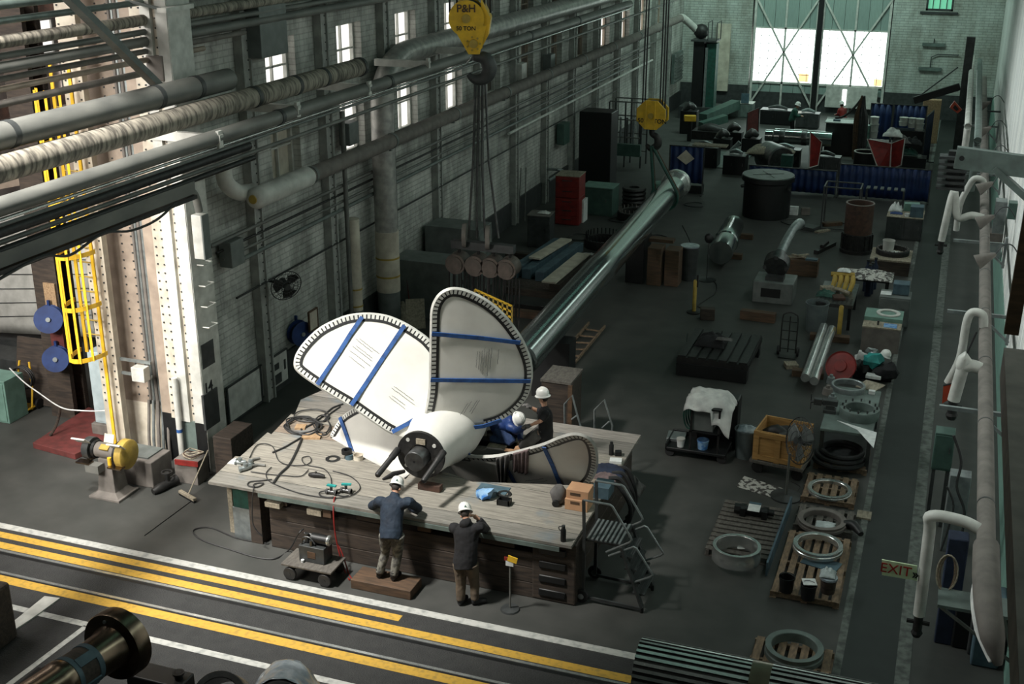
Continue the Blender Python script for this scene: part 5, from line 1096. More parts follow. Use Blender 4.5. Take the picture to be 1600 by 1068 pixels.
q = MB(); q.box(0, -.02, zt-.09, .13, .02, .09); q.build('white_tag', 'paper', t, world=False); q = MB(); q.box(.05, -.025, zt-.01, .16, .02, .10, ry=.2); q.build('yellow_tag', 'yellow', t, world=False); q = MB(); q.box(-.05, -.02, zt, .08, .02, .06); q.build('red_tag', 'red', t, world=False)
# ---------------------------------------------------------------- bench grinder
g0 = P(168, 778); t = thing('pedestal_grinder', 'old grey pedestal grinder with yellow wheel guard and two white framed eye shields', 'grinder', (g0.x, g0.y+.2, 0))
q = MB(); q.box(0, 0, 0, .70, .62, .05); q.add([(s*a, u*b, z) for z, a, b in ((.05, .30, .26), (.14, .2, .2), (.70, .15, .15)) for s, u in ((-1, -1), (1, -1), (1, 1), (-1, 1))], [(i+j*4, (i+1) % 4+j*4, (i+1) % 4+4+j*4, i+4+j*4) for j in (0, 1) for i in range(4)]+[(8, 9, 10, 11)]); q.build('pedestal', 'pipe_taupe', t, world=False, smooth=False, bevel=.008)
q = MB(); q.box(-.16, -.26, .58, .30, .18, .16); q.build('water_tray', 'pipe_grey', t, world=False, smooth=False)
q = MB(); q.cyl((-.26, 0, .92), (.26, 0, .92), .15, n=22); q.box(0, 0, .68, .3, .3, .12); q.build('motor', 'pipe_taupe', t, world=False)
for s, r_, m in ((-1, .22, 'dark_grey'), (1, .29, 'yellow_dull')):
    q = MB(); q.lathe([(.06, -.09), (r_, -.09), (r_, .05), (r_*.9, .07), (.02, .07)], (s*.42, 0, .92), (s, 0, 0), 28); q.build('wheel_guard', m, t, world=False)
    q = MB(); q.lathe([(.03, -.06), (r_*.8, -.06), (r_*.8, -.0), (.03, 0)], (s*.30, 0, .92), (s, 0, 0), 24); q.build('grinding_wheel', 'black', t, world=False)
    q = MB(); q.M = Matrix.Translation((s*.40-.03, -.23, 1.16)) @ Euler((-.75, 0, .05)).to_matrix().to_4x4(); q.box(0, 0, 0, .30, .22, .02); q.box(0, -.11, -.02, .3, .02, .03); sh_ = q.build('eye_shield', 'pipe_white', t, world=False, bevel=.01); q = MB(); q.M = Matrix.Translation((s*.40-.03, -.23, 1.16)) @ Euler((-.75, 0, .05)).to_matrix().to_4x4(); q.box(0, 0, .02, .22, .15, .005); q.build('glass_pane', 'blue_grey', sh_, world=False)
    q = MB(); q.box(s*.36, -.28, .74, .3, .16, .03); q.beam((s*.36, -.2, .75), (s*.25, 0, .78), .05, .05); q.build('tool_rest', 'steel_warm', t, world=False, smooth=False)
    q = MB(); q.beam((s*.40, -.1, 1.05), (s*.40-.03, -.2, 1.17), .03, .02); q.build('shield_arm', 'steel_dark', t, world=False)
q = MB(); q.box(0.0, .06, 1.07, .22, .015, .17, rx=-.35); q.build('notice_card', 'cream', t, world=False); q = MB(); q.box(0, -.10, 1.02, .2, .12, .03, rx=.5); q.build('yellow_plate', 'yellow_dull', t, world=False); q = MB(); q.cyl((.20, -.25, .77), (.20, -.25, .92), .04, n=10); q.build('yellow_cup', 'yellow', t, world=False)
p = P(207, 758); t = thing('steel_bin', 'grey steel block with plate top on the floor behind the grinder', 'block', (p.x, p.y+.35, 0)); q = MB(); q.box(0, 0, 0, .95, .65, .55); q.build('body', 'pipe_taupe', t, world=False, smooth=False, bevel=.02); q = MB(); q.box(-.08, .05, .55, .8, .5, .03); q.build('top_plate', 'grey_paint', t, world=False, smooth=False)
q = MB(); pts = [P(52, 700), P(118, 718), P(205, 678), P(140, 643)]; q.prism([(p.x, p.y) for p in pts], 0, .13); solo(q, 'red_plate', 'red_dull', 'low red steel plate on the floor at the foot of the caged ladder', 'plate', smooth=False, bevel=.01)
p = P(160, 690); q = MB(); q.box(p.x+.1, p.y+.3, .132, .75, .5, .24); solo(q, 'cabinet_plinth', 'pipe_taupe', 'taupe plinth on the red plate under the tall pale cabinet', 'plinth', smooth=False, bevel=.01)
t = cabinet('pale_cabinet', 'tall narrow pale blue cabinet behind the cage of the yellow ladder', 'cabinet', (p.x+.02, p.y+.33, .375), .46, .42, 1.62, 'pale_blue', 0, 1)
cable('barrier_rope', 'white rope slung from the ladder foot across the side aisle', [P(192, 632, 1.0), P(165, 641, .85), P(125, 641, .8), P(95, 636, .8), P(60, 613, .95), P(38, 597, 1.05), P(15, 575, 1.15)], .014, 'cloth_white', 6, cat='rope')
cable('hanging_strap', 'dark strap hanging from the white rope to the red plate', [P(94, 636, .78), P(92, 650, .55), P(86, 668, .3), P(78, 680, .14)], .03, 'timber_dark', 6, cat='strap')
# broom, vise, bin with wires, timber
a, b_ = P(293, 775, .05), PY(325, 703, 18.3); t = thing('push_broom', 'push broom leaning against the foot of the corner column', 'broom', P(295, 775))
q = MB(); q.cyl(a, b_, .013, n=8); q.build('handle', 'wood_pale', t); q = MB(); d = Vector((.42, -.18, 0)).normalized(); q.beam(a-d*.26+Vector((0, 0, .02)), a+d*.26+Vector((0, 0, .02)), .07, .05); q.build('head_block', 'wood_pale', t); q = MB(); q.beam(a-d*.26-Vector((0, 0, .03)), a+d*.26-Vector((0, 0, .03)), .06, .06); q.build('bristles', 'black', t)
cable('floor_rod', 'thin black rod lying on the floor in front of the broom', [P(302, 780, .008), P(226, 836, .008)], .008, 'black', 6, 0, cat='rod')
p = P(255, 765); t = thing('black_valve', 'black hydrant valve lying on the floor by the corner column', 'valve', p); q = MB(); q.tube([(-.05, -.25, .07), (0, -.1, .09), (.05, .1, .1), (.12, .3, .12)], [.06, .09, .08, .1], 12, smooth=3); q.cyl((.05, .1, .1), (.05, .1, .34), .05, n=10); q.build('body', 'black_iron', t, world=False); q = MB(); q.ring((.05, .1, .34), .11, .085, .02); q.build('hand_wheel', 'black_iron', t, world=False)
p = P(297, 752); t = thing('wire_stand', 'low stand heaped with tan wire between the column foot and the broom', 'stand', (p.x, p.y+.1, 0)); q = MB(); q.box(0, 0, 0, .52, .40, .50); q.build('box', 'pipe_taupe', t, world=False, bevel=.01); q = MB(); q.box(.05, -.22, .42, .5, .04, .1, rz=.1); q.build('red_strip', 'red', t, world=False)
for k in range(3): q = MB(); q.tube([(.18*math.cos(a)*(1+.25*math.sin(3*a+k))+.03*k, .13*math.sin(a)+.02*k, .54+.03*k+.03*math.sin(2*a+k)) for a in [2*PI*i/16 for i in range(16)]], .013, 6, smooth=2, closed=True); q.build('wire_loop', 'wood_pale' if k != 1 else 'rust', t, world=False)
p = P(352, 745); q = MB(); q.box(p.x+.1, p.y+.25, 0, .42, .8, .95); solo(q, 'timber_baulk', 'timber_dark', 'thick dark timber standing between the corner column and the deck', 'timber', smooth=False, bevel=.015)
# notice boards and reels on the left wall
def wall_panel(name, label, cat, corners, x, mats, th=.04):
    ps = [PX(a, b, x) for a, b in corners]; y0 = sum(p.y for p in (ps[0], ps[3]))/2; y1 = sum(p.y for p in (ps[1], ps[2]))/2; z1 = (ps[0].z+ps[1].z)/2; z0 = (ps[2].z+ps[3].z)/2
    t = thing(name, label, cat, (x, (y0+y1)/2, z0)); q = MB(); q.box(0, 0, 0, th, y1-y0, z1-z0); q.build('sheet', mats[0], t, world=False, smooth=False)
    q = MB(); [q.box(.01, s*(y1-y0)/2, -.02, th, .04, z1-z0+.04) for s in (-1, 1)]; q.box(.01, 0, -.03, th, y1-y0, .04); q.box(.01, 0, z1-z0-.01, th, y1-y0, .04); q.build('frame', mats[1], t, world=False, smooth=False)
    return t, y1-y0, z1-z0
wall_panel('plain_board', 'large plain grey panel on the left wall just past the corner column', 'panel', [(354, 608), (404, 572), (409, 625), (358, 661)], -14.12, ('white_metal', 'dark_grey'))
t, a, b_ = wall_panel('notice_board', 'white notice board with dark sheets on the left wall', 'board', [(405, 572), (446, 545), (451, 590), (410, 619)], -14.12, ('pipe_white', 'dark_grey'))
for y, z, s in ((-.3, .25, (.3, .5)), (.1, .08, (.25, .4)), (.05, .55, (.2, .25)), (.38, .4, (.06, .4))): q = MB(); q.box(.03, y*a, z*b_, .01, s[0]*a, s[1]*b_*.8); q.build('posted_sheet', 'dark_grey', t, world=False)
wall_panel('leaning_board', 'whitish board with a brown upper edge leaning at the left wall behind the blue reel', 'board', [(481, 492), (494, 478), (496, 507), (484, 520)], -13.7, ('cream', 'timber_brown'))
def reel(label, c, d, r, grp='blue hose reels'):
    t = thing('hose_reel', label, 'reel', c, 0, grp); d = Vector(d).normalized(); q = MB()
    for o in (-.1, .1): q.lathe([(.03, -.01), (r, -.012), (r, .012), (.03, .01)], d*o, d, 32)
    q.build('flanges', 'blue', t, world=False); q = MB(); q.cyl(-d*.1, d*.1, r*.72, n=24); q.build('hose_pack', 'navy', t, world=False); q = MB(); q.cyl(d*.1, d*.15, .05, n=12); q.build('hub', 'galv', t, world=False); q = MB(); q.beam(-d*.14+Vector((0, 0, -.05)), -d*.14+Vector((0, 0, r+.1)), .06, .05); q.build('bracket', 'blue', t, world=False)
    return t
reel('blue hose reel on the left wall just above the white blade tip', PX(469, 520, -13.95), (.9, -.45, 0), .30)
reel('blue hose reel in the shade of the left wall behind the hanging hoists', PX(703, 372, -13.95), (.9, -.45, 0), .33)
reel('upper blue hose reel on the dark post of the side aisle', PY(77, 498, P(112, 645).y-.5), (.5, -.9, .2), .30)
reel('lower blue hose reel on the dark post of the side aisle', PY(88, 560, P(112, 645).y-.5), (.5, -.9, .2), .28)
def fan_head(t, c, d, r, mat='dark_grey', wires=20, world=True):
    d = Vector(d).normalized(); u = d.cross(Vector((0, 0, 1))).normalized(); v = u.cross(d); c = Vector(c)
    for s in (1, -1):
        q = MB(); 
        for i in range(wires):
            a = 2*PI*i/wires; e = u*math.cos(a)+v*math.sin(a); q.tube([c+d*.09*s+e*.05, c+d*.085*s+e*r*.6, c+d*.03*s+e*r*.97, c+e*r], .004, 4)
        for rr, o in ((r, 0), (r*.7, .078), (r*.4, .088)): q.tube([c+d*o*s+(u*math.cos(2*PI*i/28)+v*math.sin(2*PI*i/28))*rr for i in range(28)], .006 if rr < r else .011, 5, closed=True)
        q.cyl(c+d*.08*s, c+d*.10*s, .07, n=16); q.build('wire_guard', mat, t, world=world)
    for i in range(3):
        a = 2*PI*i/3+.3; q = MB(); e = u*math.cos(a)+v*math.sin(a); f = u*-math.sin(a)+v*math.cos(a); q.plate([c+e*.06-f*.04, c+e*r*.55-f*.16*r/.3+d*.03, c+e*r*.9-f*.06+d*.02, c+e*r*.9+f*.12-d*.03, c+e*r*.4+f*.1-d*.03, c+e*.06+f*.04], d, .006); q.build('fan_blade', 'black_iron' if r < .38 else 'grey_paint', t, world=world, smooth=False)
    q = MB(); q.cyl(c-d*.22, c-d*.02, .09, n=14); q.build('motor', 'dark_grey', t, world=world)
p = PX(447, 446, -13.55); t = thing('wall_fan', 'round dark wire wall fan on the left brick wall', 'fan', p); fan_head(t, p, (.8, -.6, -.25), .36); q = MB(); q.beam(p+Vector((-.15, .12, 0)), (WX, p.y+.2, p.z), .05, .05); q.build('arm', 'dark_grey', t)
# ============================================================ SIDE AISLE AT THE LEFT EDGE
p = P(112, 645); t = thing('aisle_post', 'dark brown steel post standing in the side aisle, carrying two blue reels', 'post', (p.x, p.y, 0)); q = MB(); q.box(0, .2, 0, .62, .12, 9); q.box(0, -.2, 0, .62, .12, 9); q.box(0, 0, 0, .12, .4, 9); q.build('shaft', 'timber_dark', t, world=False, smooth=False)
q = MB(); q.box(.15, -.28, 1.7, .34, .05, .8); q.build('red_sign', 'red_dull', t, world=False); q = MB(); q.box(.12, -.28, 2.6, .3, .05, .55); q.build('tan_sign', 'wood', t, world=False)
yw = 22.9; t = thing('white_hull', 'large white curved body with dark seams behind the dark aisle post', 'hull', PY(40, 522, yw)); c0, c1 = PY(-60, 516, yw), PY(150, 526, yw)
q = MB(); q.grid(lambda u, v: Vector((c0.x+(c1.x-c0.x)*u, yw-.25*math.sin(v*PI*.5)+.9*v*v, c0.z+(c1.z-c0.z)*u+3.2*v)), 12, 12); q.build('skin', 'pipe_white', t, solid=.04)
for k in range(7):
    v = (k+1)/8.5; q = MB(); q.tube([Vector((c0.x+(c1.x-c0.x)*u, yw-.25*math.sin(v*PI*.5)+.9*v*v-.03, c0.z+(c1.z-c0.z)*u+3.2*v*(1-.10*u)+.25*u)) for u in (0, .25, .5, .75, 1)], .012, 5); q.build('seam', 'dark_grey', t)
q = MB(); q.box((c0.x+c1.x)/2, yw+.2, 0, c1.x-c0.x, .5, c0.z-.05); q.build('cradle', 'dark_grey', t, smooth=False)
p = P(70, 628); q = MB(); q.box(p.x, p.y, 0, 1.3, .08, 1.5, rx=-.25); solo(q, 'leaning_plate', 'timber_dark', 'dark brown plate leaning in the side aisle below the lower blue reel', 'plate', smooth=False)
t = cabinet('teal_cabinet', 'pale teal cabinet at the left edge of the picture', 'cabinet', P(-5, 655)+Vector((0, .2, 0)), .9, .6, 1.0, 'mint', 0, 1)
p = P(38, 640); t = thing('cylinder_trolley', 'yellow framed trolley with coiled hoses in the side aisle', 'trolley', p)
for x in (-.22, .22): q = MB(); q.tube([(x, .0, .05), (x, .1, .5), (x*.6, .22, 1.1)], .025, 8); q.build('frame_bar', 'yellow', t, world=False); q = MB(); wheel(q, (x*1.2, .2, .12), (1, 0, 0), .12, .05); q.build('wheel', 'black', t, world=False)
q = MB(); q.box(0, 0, .08, .5, .3, .03); q.build('foot_plate', 'yellow', t, world=False)
for k in range(3): q = MB(); q.tube([(.28*math.cos(a), .05+.05*k, .75+.26*math.sin(a)) for a in [2*PI*i/18 for i in range(18)]], .02, 6, closed=True); q.build('hose_loop', 'hose_black', t, world=False)
p = P(20, 580); q = MB(); q.box(p.x, p.y+.3, 0, 2.4, .8, .35); solo(q, 'dark_bench', 'dark_grey', 'dark bench deep in the side aisle behind the trolley', 'bench', smooth=False, bevel=.02)
# lattice posts and beams in the upper left, behind the pipe bank
for px, lab in ((32, 'left'), (52, 'right')):
    a = PY(px, 150, 23.5); t = thing('lattice_post', 'grey lattice post behind the upper left pipes, %s of two' % lab, 'post', (a.x, 23.5, 6.2), 0, 'lattice posts of the aisle')
    for s in (-1, 1): q = MB(); q.box(s*.17, 0, 0, .09, .12, 6); q.build('chord', 'pipe_grey', t, world=False, smooth=False)
    for k in range(10): q = MB(); q.beam((-.17, -.03, .2+.55*k), (.17, -.03, .75+.55*k), .05, .03); q.beam((.17, .03, .2+.55*k), (-.17, .03, .75+.55*k), .05, .03); q.build('lacing', 'white_metal', t, world=False, smooth=False)
for k, (x0, y0, x1, y1, y, m, lab) in enumerate(((20, 178, 260, 112, 26, 'rust', 'brown riveted beam behind the pipes at upper left'), (0, 22, 150, 5, 24, 'rust', 'dark brown beam along the top left edge'), (0, 288, 130, 258, 23, 'tan_steel', 'tan beam between the lagged pipe and the long grey pipe at left'))):
    a, b_ = PY(x0-30, y0, y), PY(x1, y1, y); q = MB(); q.beam(a, b_, .15, .38); solo(q, 'aisle_beam', m, lab, 'beam', smooth=False)
for k, (px, py, w_, h) in enumerate(((115, 125, 1.0, 1.6), (170, 98, 1.5, 1.4), (185, 148, 1.3, .9), (150, 245, 1.2, .8), (60, 60, 1.0, 1.2))):
    p = PX(px, py, -30.8); t = bpy.data.objects.new('window_%d' % (31+k), None); C.objects.link(t); t.location = p; struct(t); q = MB(); q.box(.03, 0, -h/2, .04, w_*1.3, h); q.build('pane', 'pane_day_low', t, world=False)
    q = MB(); [q.box(.08, s*w_*.65, -h/2, .1, .09, h) for s in (-1, 0, 1)]; q.box(.08, 0, -h/2, .1, w_*1.3, .09); q.box(.08, 0, h/2, .1, w_*1.3, .09); q.build('window_frame', 'white_metal', t, world=False, smooth=False)
# ============================================================ FOREGROUND PIECES AT THE LOWER EDGE
# flanged bronze coloured shaft, lower left: its flange looks up right
zf = 2.3; cF = P(191, 1000, zf); tail_ = P(20, 1115, zf+.12); ax = (tail_-cF).normalized()
t = thing('flanged_shaft', 'large bronze toned shaft with flange and blue tape entering from the lower left', 'shaft', (cF.x, cF.y, 0))
u1 = (P(248, 1000, zf)-P(134, 1000, zf)).length/2*.98
R_ = u1
q = MB(); q.lathe([(.2*R_, -.02), (R_, -.02), (R_, .16), (.97*R_, .19), (.66*R_, .20), (.58*R_, .32), (.54*R_, .6)], cF, ax, 48); q.build('flange', 'steel_warm', t)
q = MB(); q.lathe([(.54*R_, .6), (.55*R_, .62), (.55*R_, .95), (.58*R_, .97)], cF, ax, 40, cap=False); q.build('taped_journal', 'timber_dark', t)
for o in (.60, .93): q = MB(); q.lathe([(.54*R_, o-.04), (.57*R_, o-.035), (.57*R_, o+.04), (.54*R_, o+.045)], cF, ax, 40, closed=True); q.build('blue_tape', 'blue_grey', t)
q = MB(); up_ = Vector((0, 0, 1)); side = ax.cross(up_).normalized(); vv = side.cross(ax)
for a in (2.2, 3.6, 5.0): q = MB(); e = (side*math.cos(a)+vv*math.sin(a))*.565*R_; q.beam(cF+ax*.64+e, cF+ax*.9+e, .12, .02, up=e); q.build('blue_tape', 'blue_grey', t)
q = MB(); q.lathe([(.57*R_, .97), (.585*R_, 1.0), (.585*R_, 1.12), (.55*R_, 1.14), (.55*R_, 4.0)], cF, ax, 40); q.build('shaft_body', 'steel_warm', t)
e = cF+ax*.185+(side*.2+vv*.98).normalized()*.8*R_*.98; q = MB(); q.cyl(e, e+ax*.03, .05*R_, n=12); q.build('bolt_hole', 'galv', t)
q = MB(); q.box(cF.x-.6, cF.y-.75, 0, .6, .5, cF.z-R_*.62); q.build('cradle', 'black_iron', t, smooth=False)
c_ = P(250, 1052, 1.1); t = thing('black_fixture', 'black steel fixture with a bolt on top below the bronze toned flange', 'fixture', (c_.x, c_.y, 0)); q = MB(); q.box(0, 0, 0, .85, .35, 1.1); q.build('body', 'black', t, world=False, bevel=.02); q = MB(); q.cyl((.3, 0, 1.1), (.3, 0, 1.2), .06, n=10); q.ring((.3, 0, 1.17), .08, .04, .03); q.build('eye_bolt', 'black_iron', t, world=False)
c_ = P(360, 1056, 1.0); steel_ring('dark steel bearing ring at the lower edge left of the wrapped drum', c_+Vector((0, -.1, -.35)), .36, .27, .7, 'steel_dark', d=(.25, -.6, .55))
c_ = P(440, 1068, .95); t = thing('wrapped_drum', 'dark drum half wrapped in clear plastic film at the lower edge', 'drum', (c_.x, c_.y, 0)); dd = Vector((.3, -.7, .25)).normalized(); q = MB(); q.lathe([(.30, -.45), (.36, -.42), (.36, .4), (.28, .43), (.26, .2), (.001, .2)], (0, 0, .72), dd, 32); q.build('drum', 'steel_dark', t, world=False)
q = MB(); q.M = Matrix.Translation((0, 0, .72)); sd_ = dd.cross(Vector((0, 0, 1))).normalized(); uu = sd_.cross(dd); q.grid(lambda u, v: dd*(-.5+v*.85)+(sd_*math.cos(PI*(-.1+1.2*u))+uu*math.sin(PI*(-.1+1.2*u)))*(.385+.03*noise.noise(Vector((u*9, v*6, 2))))+sd_*(.25*(abs(u-.5)*2)**6*(1 if u < .5 else -1)), 30, 10); q.build('film', 'tarp_clear', t, world=False, solid=.006)
# notched steel plate on the floor
q = MB(); ps = [P(0, 990), P(70, 933), P(94, 936), P(50, 968), P(24, 985)]; q.prism([(p.x, p.y) for p in ps], .006, .03); solo(q, 'steel_plate', 'white_metal', 'pale steel plate lying across the white floor line at lower left', 'plate', smooth=False)
p = P(0, 1005, .0); q = MB(); q.box(p.x-.35, p.y-.2, 0, 1.0, .9, 1.0); solo(q, 'dark_machine', 'timber_dark', 'dark machine corner at the lower left edge', 'machine', smooth=False, bevel=.05)
# fluted bright shaft at the lower edge, lying along X
zs_ = 1.15; a = P(1001, 1035, zs_); ys_ = a.y-.12; r_ = .42
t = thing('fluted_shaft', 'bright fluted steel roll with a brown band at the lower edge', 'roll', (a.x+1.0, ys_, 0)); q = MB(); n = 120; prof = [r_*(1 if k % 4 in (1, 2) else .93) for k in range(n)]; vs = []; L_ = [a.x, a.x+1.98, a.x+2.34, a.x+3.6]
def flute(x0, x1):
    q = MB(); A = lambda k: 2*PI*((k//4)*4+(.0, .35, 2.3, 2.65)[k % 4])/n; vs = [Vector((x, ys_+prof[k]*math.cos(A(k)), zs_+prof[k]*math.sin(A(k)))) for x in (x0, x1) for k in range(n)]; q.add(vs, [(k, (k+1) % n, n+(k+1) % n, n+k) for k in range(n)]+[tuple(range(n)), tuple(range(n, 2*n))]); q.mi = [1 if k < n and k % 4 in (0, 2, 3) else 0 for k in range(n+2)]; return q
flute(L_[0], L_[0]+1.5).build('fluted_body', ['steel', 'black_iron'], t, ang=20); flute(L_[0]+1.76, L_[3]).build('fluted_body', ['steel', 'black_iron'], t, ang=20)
q = MB(); q.cyl((L_[0]+1.5, ys_, zs_), (L_[0]+1.76, ys_, zs_), r_*.99, n=40); q.build('brown_band', 'steel_warm', t)
for x in (.6, 2.6): q = MB(); q.box(L_[0]+x, ys_, 0, .25, .7, zs_-r_*.9); q.build('cradle', 'timber_dark', t, smooth=False)
# ============================================================ PALLETS AND RINGS ON THE RIGHT
p1 = P(1268, 893); pallet('long wooden pallet with three buckets and a bright ring by the walkway', (p1.x, p1.y+.05, 0), 1.12, 2.2, 'wood_pallet', 0, 7)
pz = .126
steel_ring('bright steel ring lying on the long pallet behind the three buckets', P(1277, 862, pz)+Vector((0, 0, .06)), .43, .345, .11, 'steel', lip=1)
q = MB(); q.box(*P(1283, 880, pz), .62, .36, .015, rz=-.25); solo(q, 'grey_board', 'blue_grey', 'pale blue grey board under the bright ring on the long pallet', 'board', smooth=False)
bucket('leftmost of the three buckets on the long pallet, black with a wire bail', P(1228, 922, pz), .13, .27, 'black')
b2 = bucket('middle bucket on the long pallet with a white paper sheet on top', P(1262, 934, pz), .13, .27, 'black'); q = MB(); q.box(*(P(1262, 934, pz)+Vector((0, .03, .282))), .22, .2, .012, rz=.3); solo(q, 'paper_sheet', 'paper', 'white folded paper lying on the middle bucket', 'paper', smooth=False)
bucket('rightmost of the three buckets on the long pallet, brownish with wrapped top', P(1293, 924, pz), .135, .27, 'timber_dark', 'tarp_clear')
rag('plastic_wrap', 'pale plastic wrap crumpled on the rightmost bucket', P(1291, 922, pz)+Vector((0, 0, .30)), (.26, .26), 'clear_plastic', 3, .12, 'wrap')
p2 = P(1287, 822); pallet('grey weathered pallet under the dark rimmed ring, behind the long pallet', (p2.x, p2.y+.1, 0), 1.05, .85, 'wood_grey', 0, 6)
steel_ring('dull grey brown ring with a bright bore on the grey weathered pallet', P(1284, 818, pz), .44, .335, .11, 'pipe_taupe', lip=1)
rag('plastic_wrap', 'clear plastic scrap inside the dull grey brown ring', P(1290, 820, pz), (.35, .25), 'clear_plastic', 8, .05, 'wrap')
q = MB(); q.tube([P(1318, 823, pz)+Vector((0, 0, .06)), P(1333, 826, pz)+Vector((0, 0, .08)), P(1345, 838, pz)+Vector((0, 0, .05))], [.07, .09, .05], 10, smooth=3); solo(q, 'iron_fitting', 'black_iron', 'dark iron fitting on the right end of the grey weathered pallet', 'fitting')
p3 = P(1296, 772); pallet('brown pallet under the thin bright ring beside the standing fan', (p3.x, p3.y+.05, 0), 1.0, 1.1, 'wood_pallet', 0, 6)
steel_ring('thin bright steel ring lying on the brown pallet next to the fan foot', P(1296, 767, pz), .42, .335, .07, 'steel', lip=1)
p4 = P(1315, 722); pallet('pallet under the stack of dark hose rings', (p4.x, p4.y+.05, 0), 1.05, 1.05, 'wood_pallet', 0, 6)
t = thing('seal_ring', 'stack of three dark rubber rings on a pallet under the green bench', 'ring', P(1310, 718, pz))
for k in range(3): q = MB(); q.tube([((.50-.05*k)*math.cos(a)+.03*k, (.50-.05*k)*math.sin(a), .05+.09*k) for a in [2*PI*i/40 for i in range(40)]], .05, 8, closed=True); q.build('ring', 'rubber', t, world=False)
q = MB(); q.tube([P(1345, 707, .03), P(1352, 704, .05), P(1356, 710, .03), P(1350, 714, .03)], .02, 8, smooth=3); solo(q, 'eye_hook', 'galv', 'small galvanised eye hook on the floor by the rubber rings', 'hook')
q = MB(); q.box(*P(1350, 806), .26, .3, .04); solo(q, 'wood_block', 'wood_pale', 'pale wooden offcut at the edge of the walkway by the grey weathered pallet', 'block', smooth=False)
# double pallet at left with open ring and black part
pA = P(1165, 838); pallet('wide slatted pallet carrying a dark steel tub and a black part with white card', (pA.x, pA.y+.1, 0), 1.15, 2.0, 'wood_grey', 0, 12, 'x')
t = steel_ring('deep dark steel tub ring with bright rim on the wide slatted pallet', P(1150, 872, pz), .42, .355, .26, 'steel', 'tub_ring', lip=1); q = MB(); q.ring((0, 0, .245), .405, .36, .02); q.build('bright_rim', 'steel', t, world=False)
q = MB(); q.box(*(P(1158, 855, pz)+Vector((0, .05, .02))), .19, .27, .006, rz=.35); solo(q, 'paper_tag', 'paper', 'white tag sheet lying inside the dark steel tub ring', 'paper', smooth=False)
t = thing('black_part', 'black machined part with bolted ends on the wide slatted pallet', 'part', P(1178, 805, pz), .0); q = MB(); q.cyl((-.25, 0, .10), (.25, 0, .10), .085, n=16); q.cyl((-.36, 0, .1), (-.25, 0, .1), .10, n=8); q.box(.2, 0, 0, .1, .24, .16); q.box(-.2, 0, 0, .1, .24, .16); q.cyl((.25, .02, .10), (.36, .02, .10), .06, n=10); q.build('body', 'black', t, world=False)
t = thing('card', 'white card with blue header laid on the black machined part', 'card', P(1178, 805, pz)+Vector((0, -.02, .185))); q = MB(); q.box(0, 0, 0, .22, .26, .006, rx=.2); q.build('sheet', 'paper', t, world=False); q = MB(); q.box(0, .10, .026, .22, .06, .004, rx=.2); q.build('header', 'blue_grey', t, world=False)
a, b_ = P(1197, 900), P(1235, 795); q = MB(); q.beam(a+Vector((0, 0, .14)), b_+Vector((0, 0, .14)), .035, .26); solo(q, 'blue_board', 'blue_grey', 'pale blue board standing on edge along the wide slatted pallet', 'board', smooth=False)
# lower right pallet under the fluted shaft
p5 = P(1235, 1040); pallet('pallet with a grey ring at the lower edge right of the fluted roll', (p5.x, p5.y-.1, 0), 1.2, 1.1, 'wood_pallet', 0, 7)
steel_ring('large grey green steel ring on the pallet at the lower edge', P(1240, 1022, pz), .44, .34, .16, 'teal_grey', lip=1)
# paint spattered board, crate on dolly, fan
q = MB(); ps = [P(1150, 760), P(1163, 744), P(1250, 772), P(1238, 787)]; pm('spatter', (.50, .49, .45), (.07, .065, .06), 9, .8, lo=.46, hi=.52); q.prism([(p.x, p.y) for p in ps], .002, .012); solo(q, 'spattered_board', 'spatter', 'flat board spattered with white paint on the floor before the wooden crate', 'board', smooth=False)
pc = P(1216, 745); cw, cd, chh = .98, .85, .62; rz_ = -.12
t = thing('crate_dolly', 'grey wheeled dolly under the open wooden crate', 'dolly', (pc.x, pc.y+.35, 0), rz_); q = MB(); q.box(0, 0, .26, cw+.1, cd+.1, .07); q.build('deck', 'wood_grey', t, world=False, bevel=.01)
for x in (-.4, .4):
    for y in (-.32, .32): q = MB(); wheel(q, (x, y, .12), (0, 1, 0), .12, .06); q.box(x, y, .2, .08, .1, .06); q.build('caster', 'black_iron', t, world=False)
t = thing('wooden_crate', 'open orange wooden crate with framed sides beside the standing fan', 'crate', (pc.x, pc.y+.35, .332), rz_)
for nm, x, y, sx, sy in (('side_panel', 0, -cd/2+.02, cw, .03), ('side_panel', 0, cd/2-.02, cw, .03), ('side_panel', -cw/2+.02, 0, .03, cd), ('side_panel', cw/2-.02, 0, .03, cd)): q = MB(); q.box(x, y, 0, sx, sy, chh); q.build(nm, 'wood_crate', t, world=False, smooth=False)
q = MB(); [q.box(x, -cd/2-.012, 0, .11, .03, chh) for x in (-cw/2+.055, 0, cw/2-.055)]; [q.box(0, -cd/2-.014, z, cw, .03, .10) for z in (.02, chh-.11)]; q.build('front_battens', 'wood_crate', t, world=False, smooth=False)
q = MB(); q.box(0, 0, 0, cw-.06, cd-.06, .02); q.build('bottom', 'wood_grey', t, world=False)
o = Vector(t.location)
for k, (x, y, s) in enumerate(((-.15, .1, .2), (.18, -.05, .17), (.1, .2, .15))): q = MB(); q.tube([o+Vector((x-.25, y, .35+.05*k)), o+Vector((x, y+.05, .44)), o+Vector((x+.25, y-.1, .40))], [s*.5, s*.7, s*.4], 10, smooth=3); solo(q, 'iron_fitting', ['black_iron', 'dark_grey', 'rubber'][k], 'dark casting inside the open wooden crate, %s of three' % ['leftmost', 'front right', 'back right'][k], 'casting', 'castings in the crate')
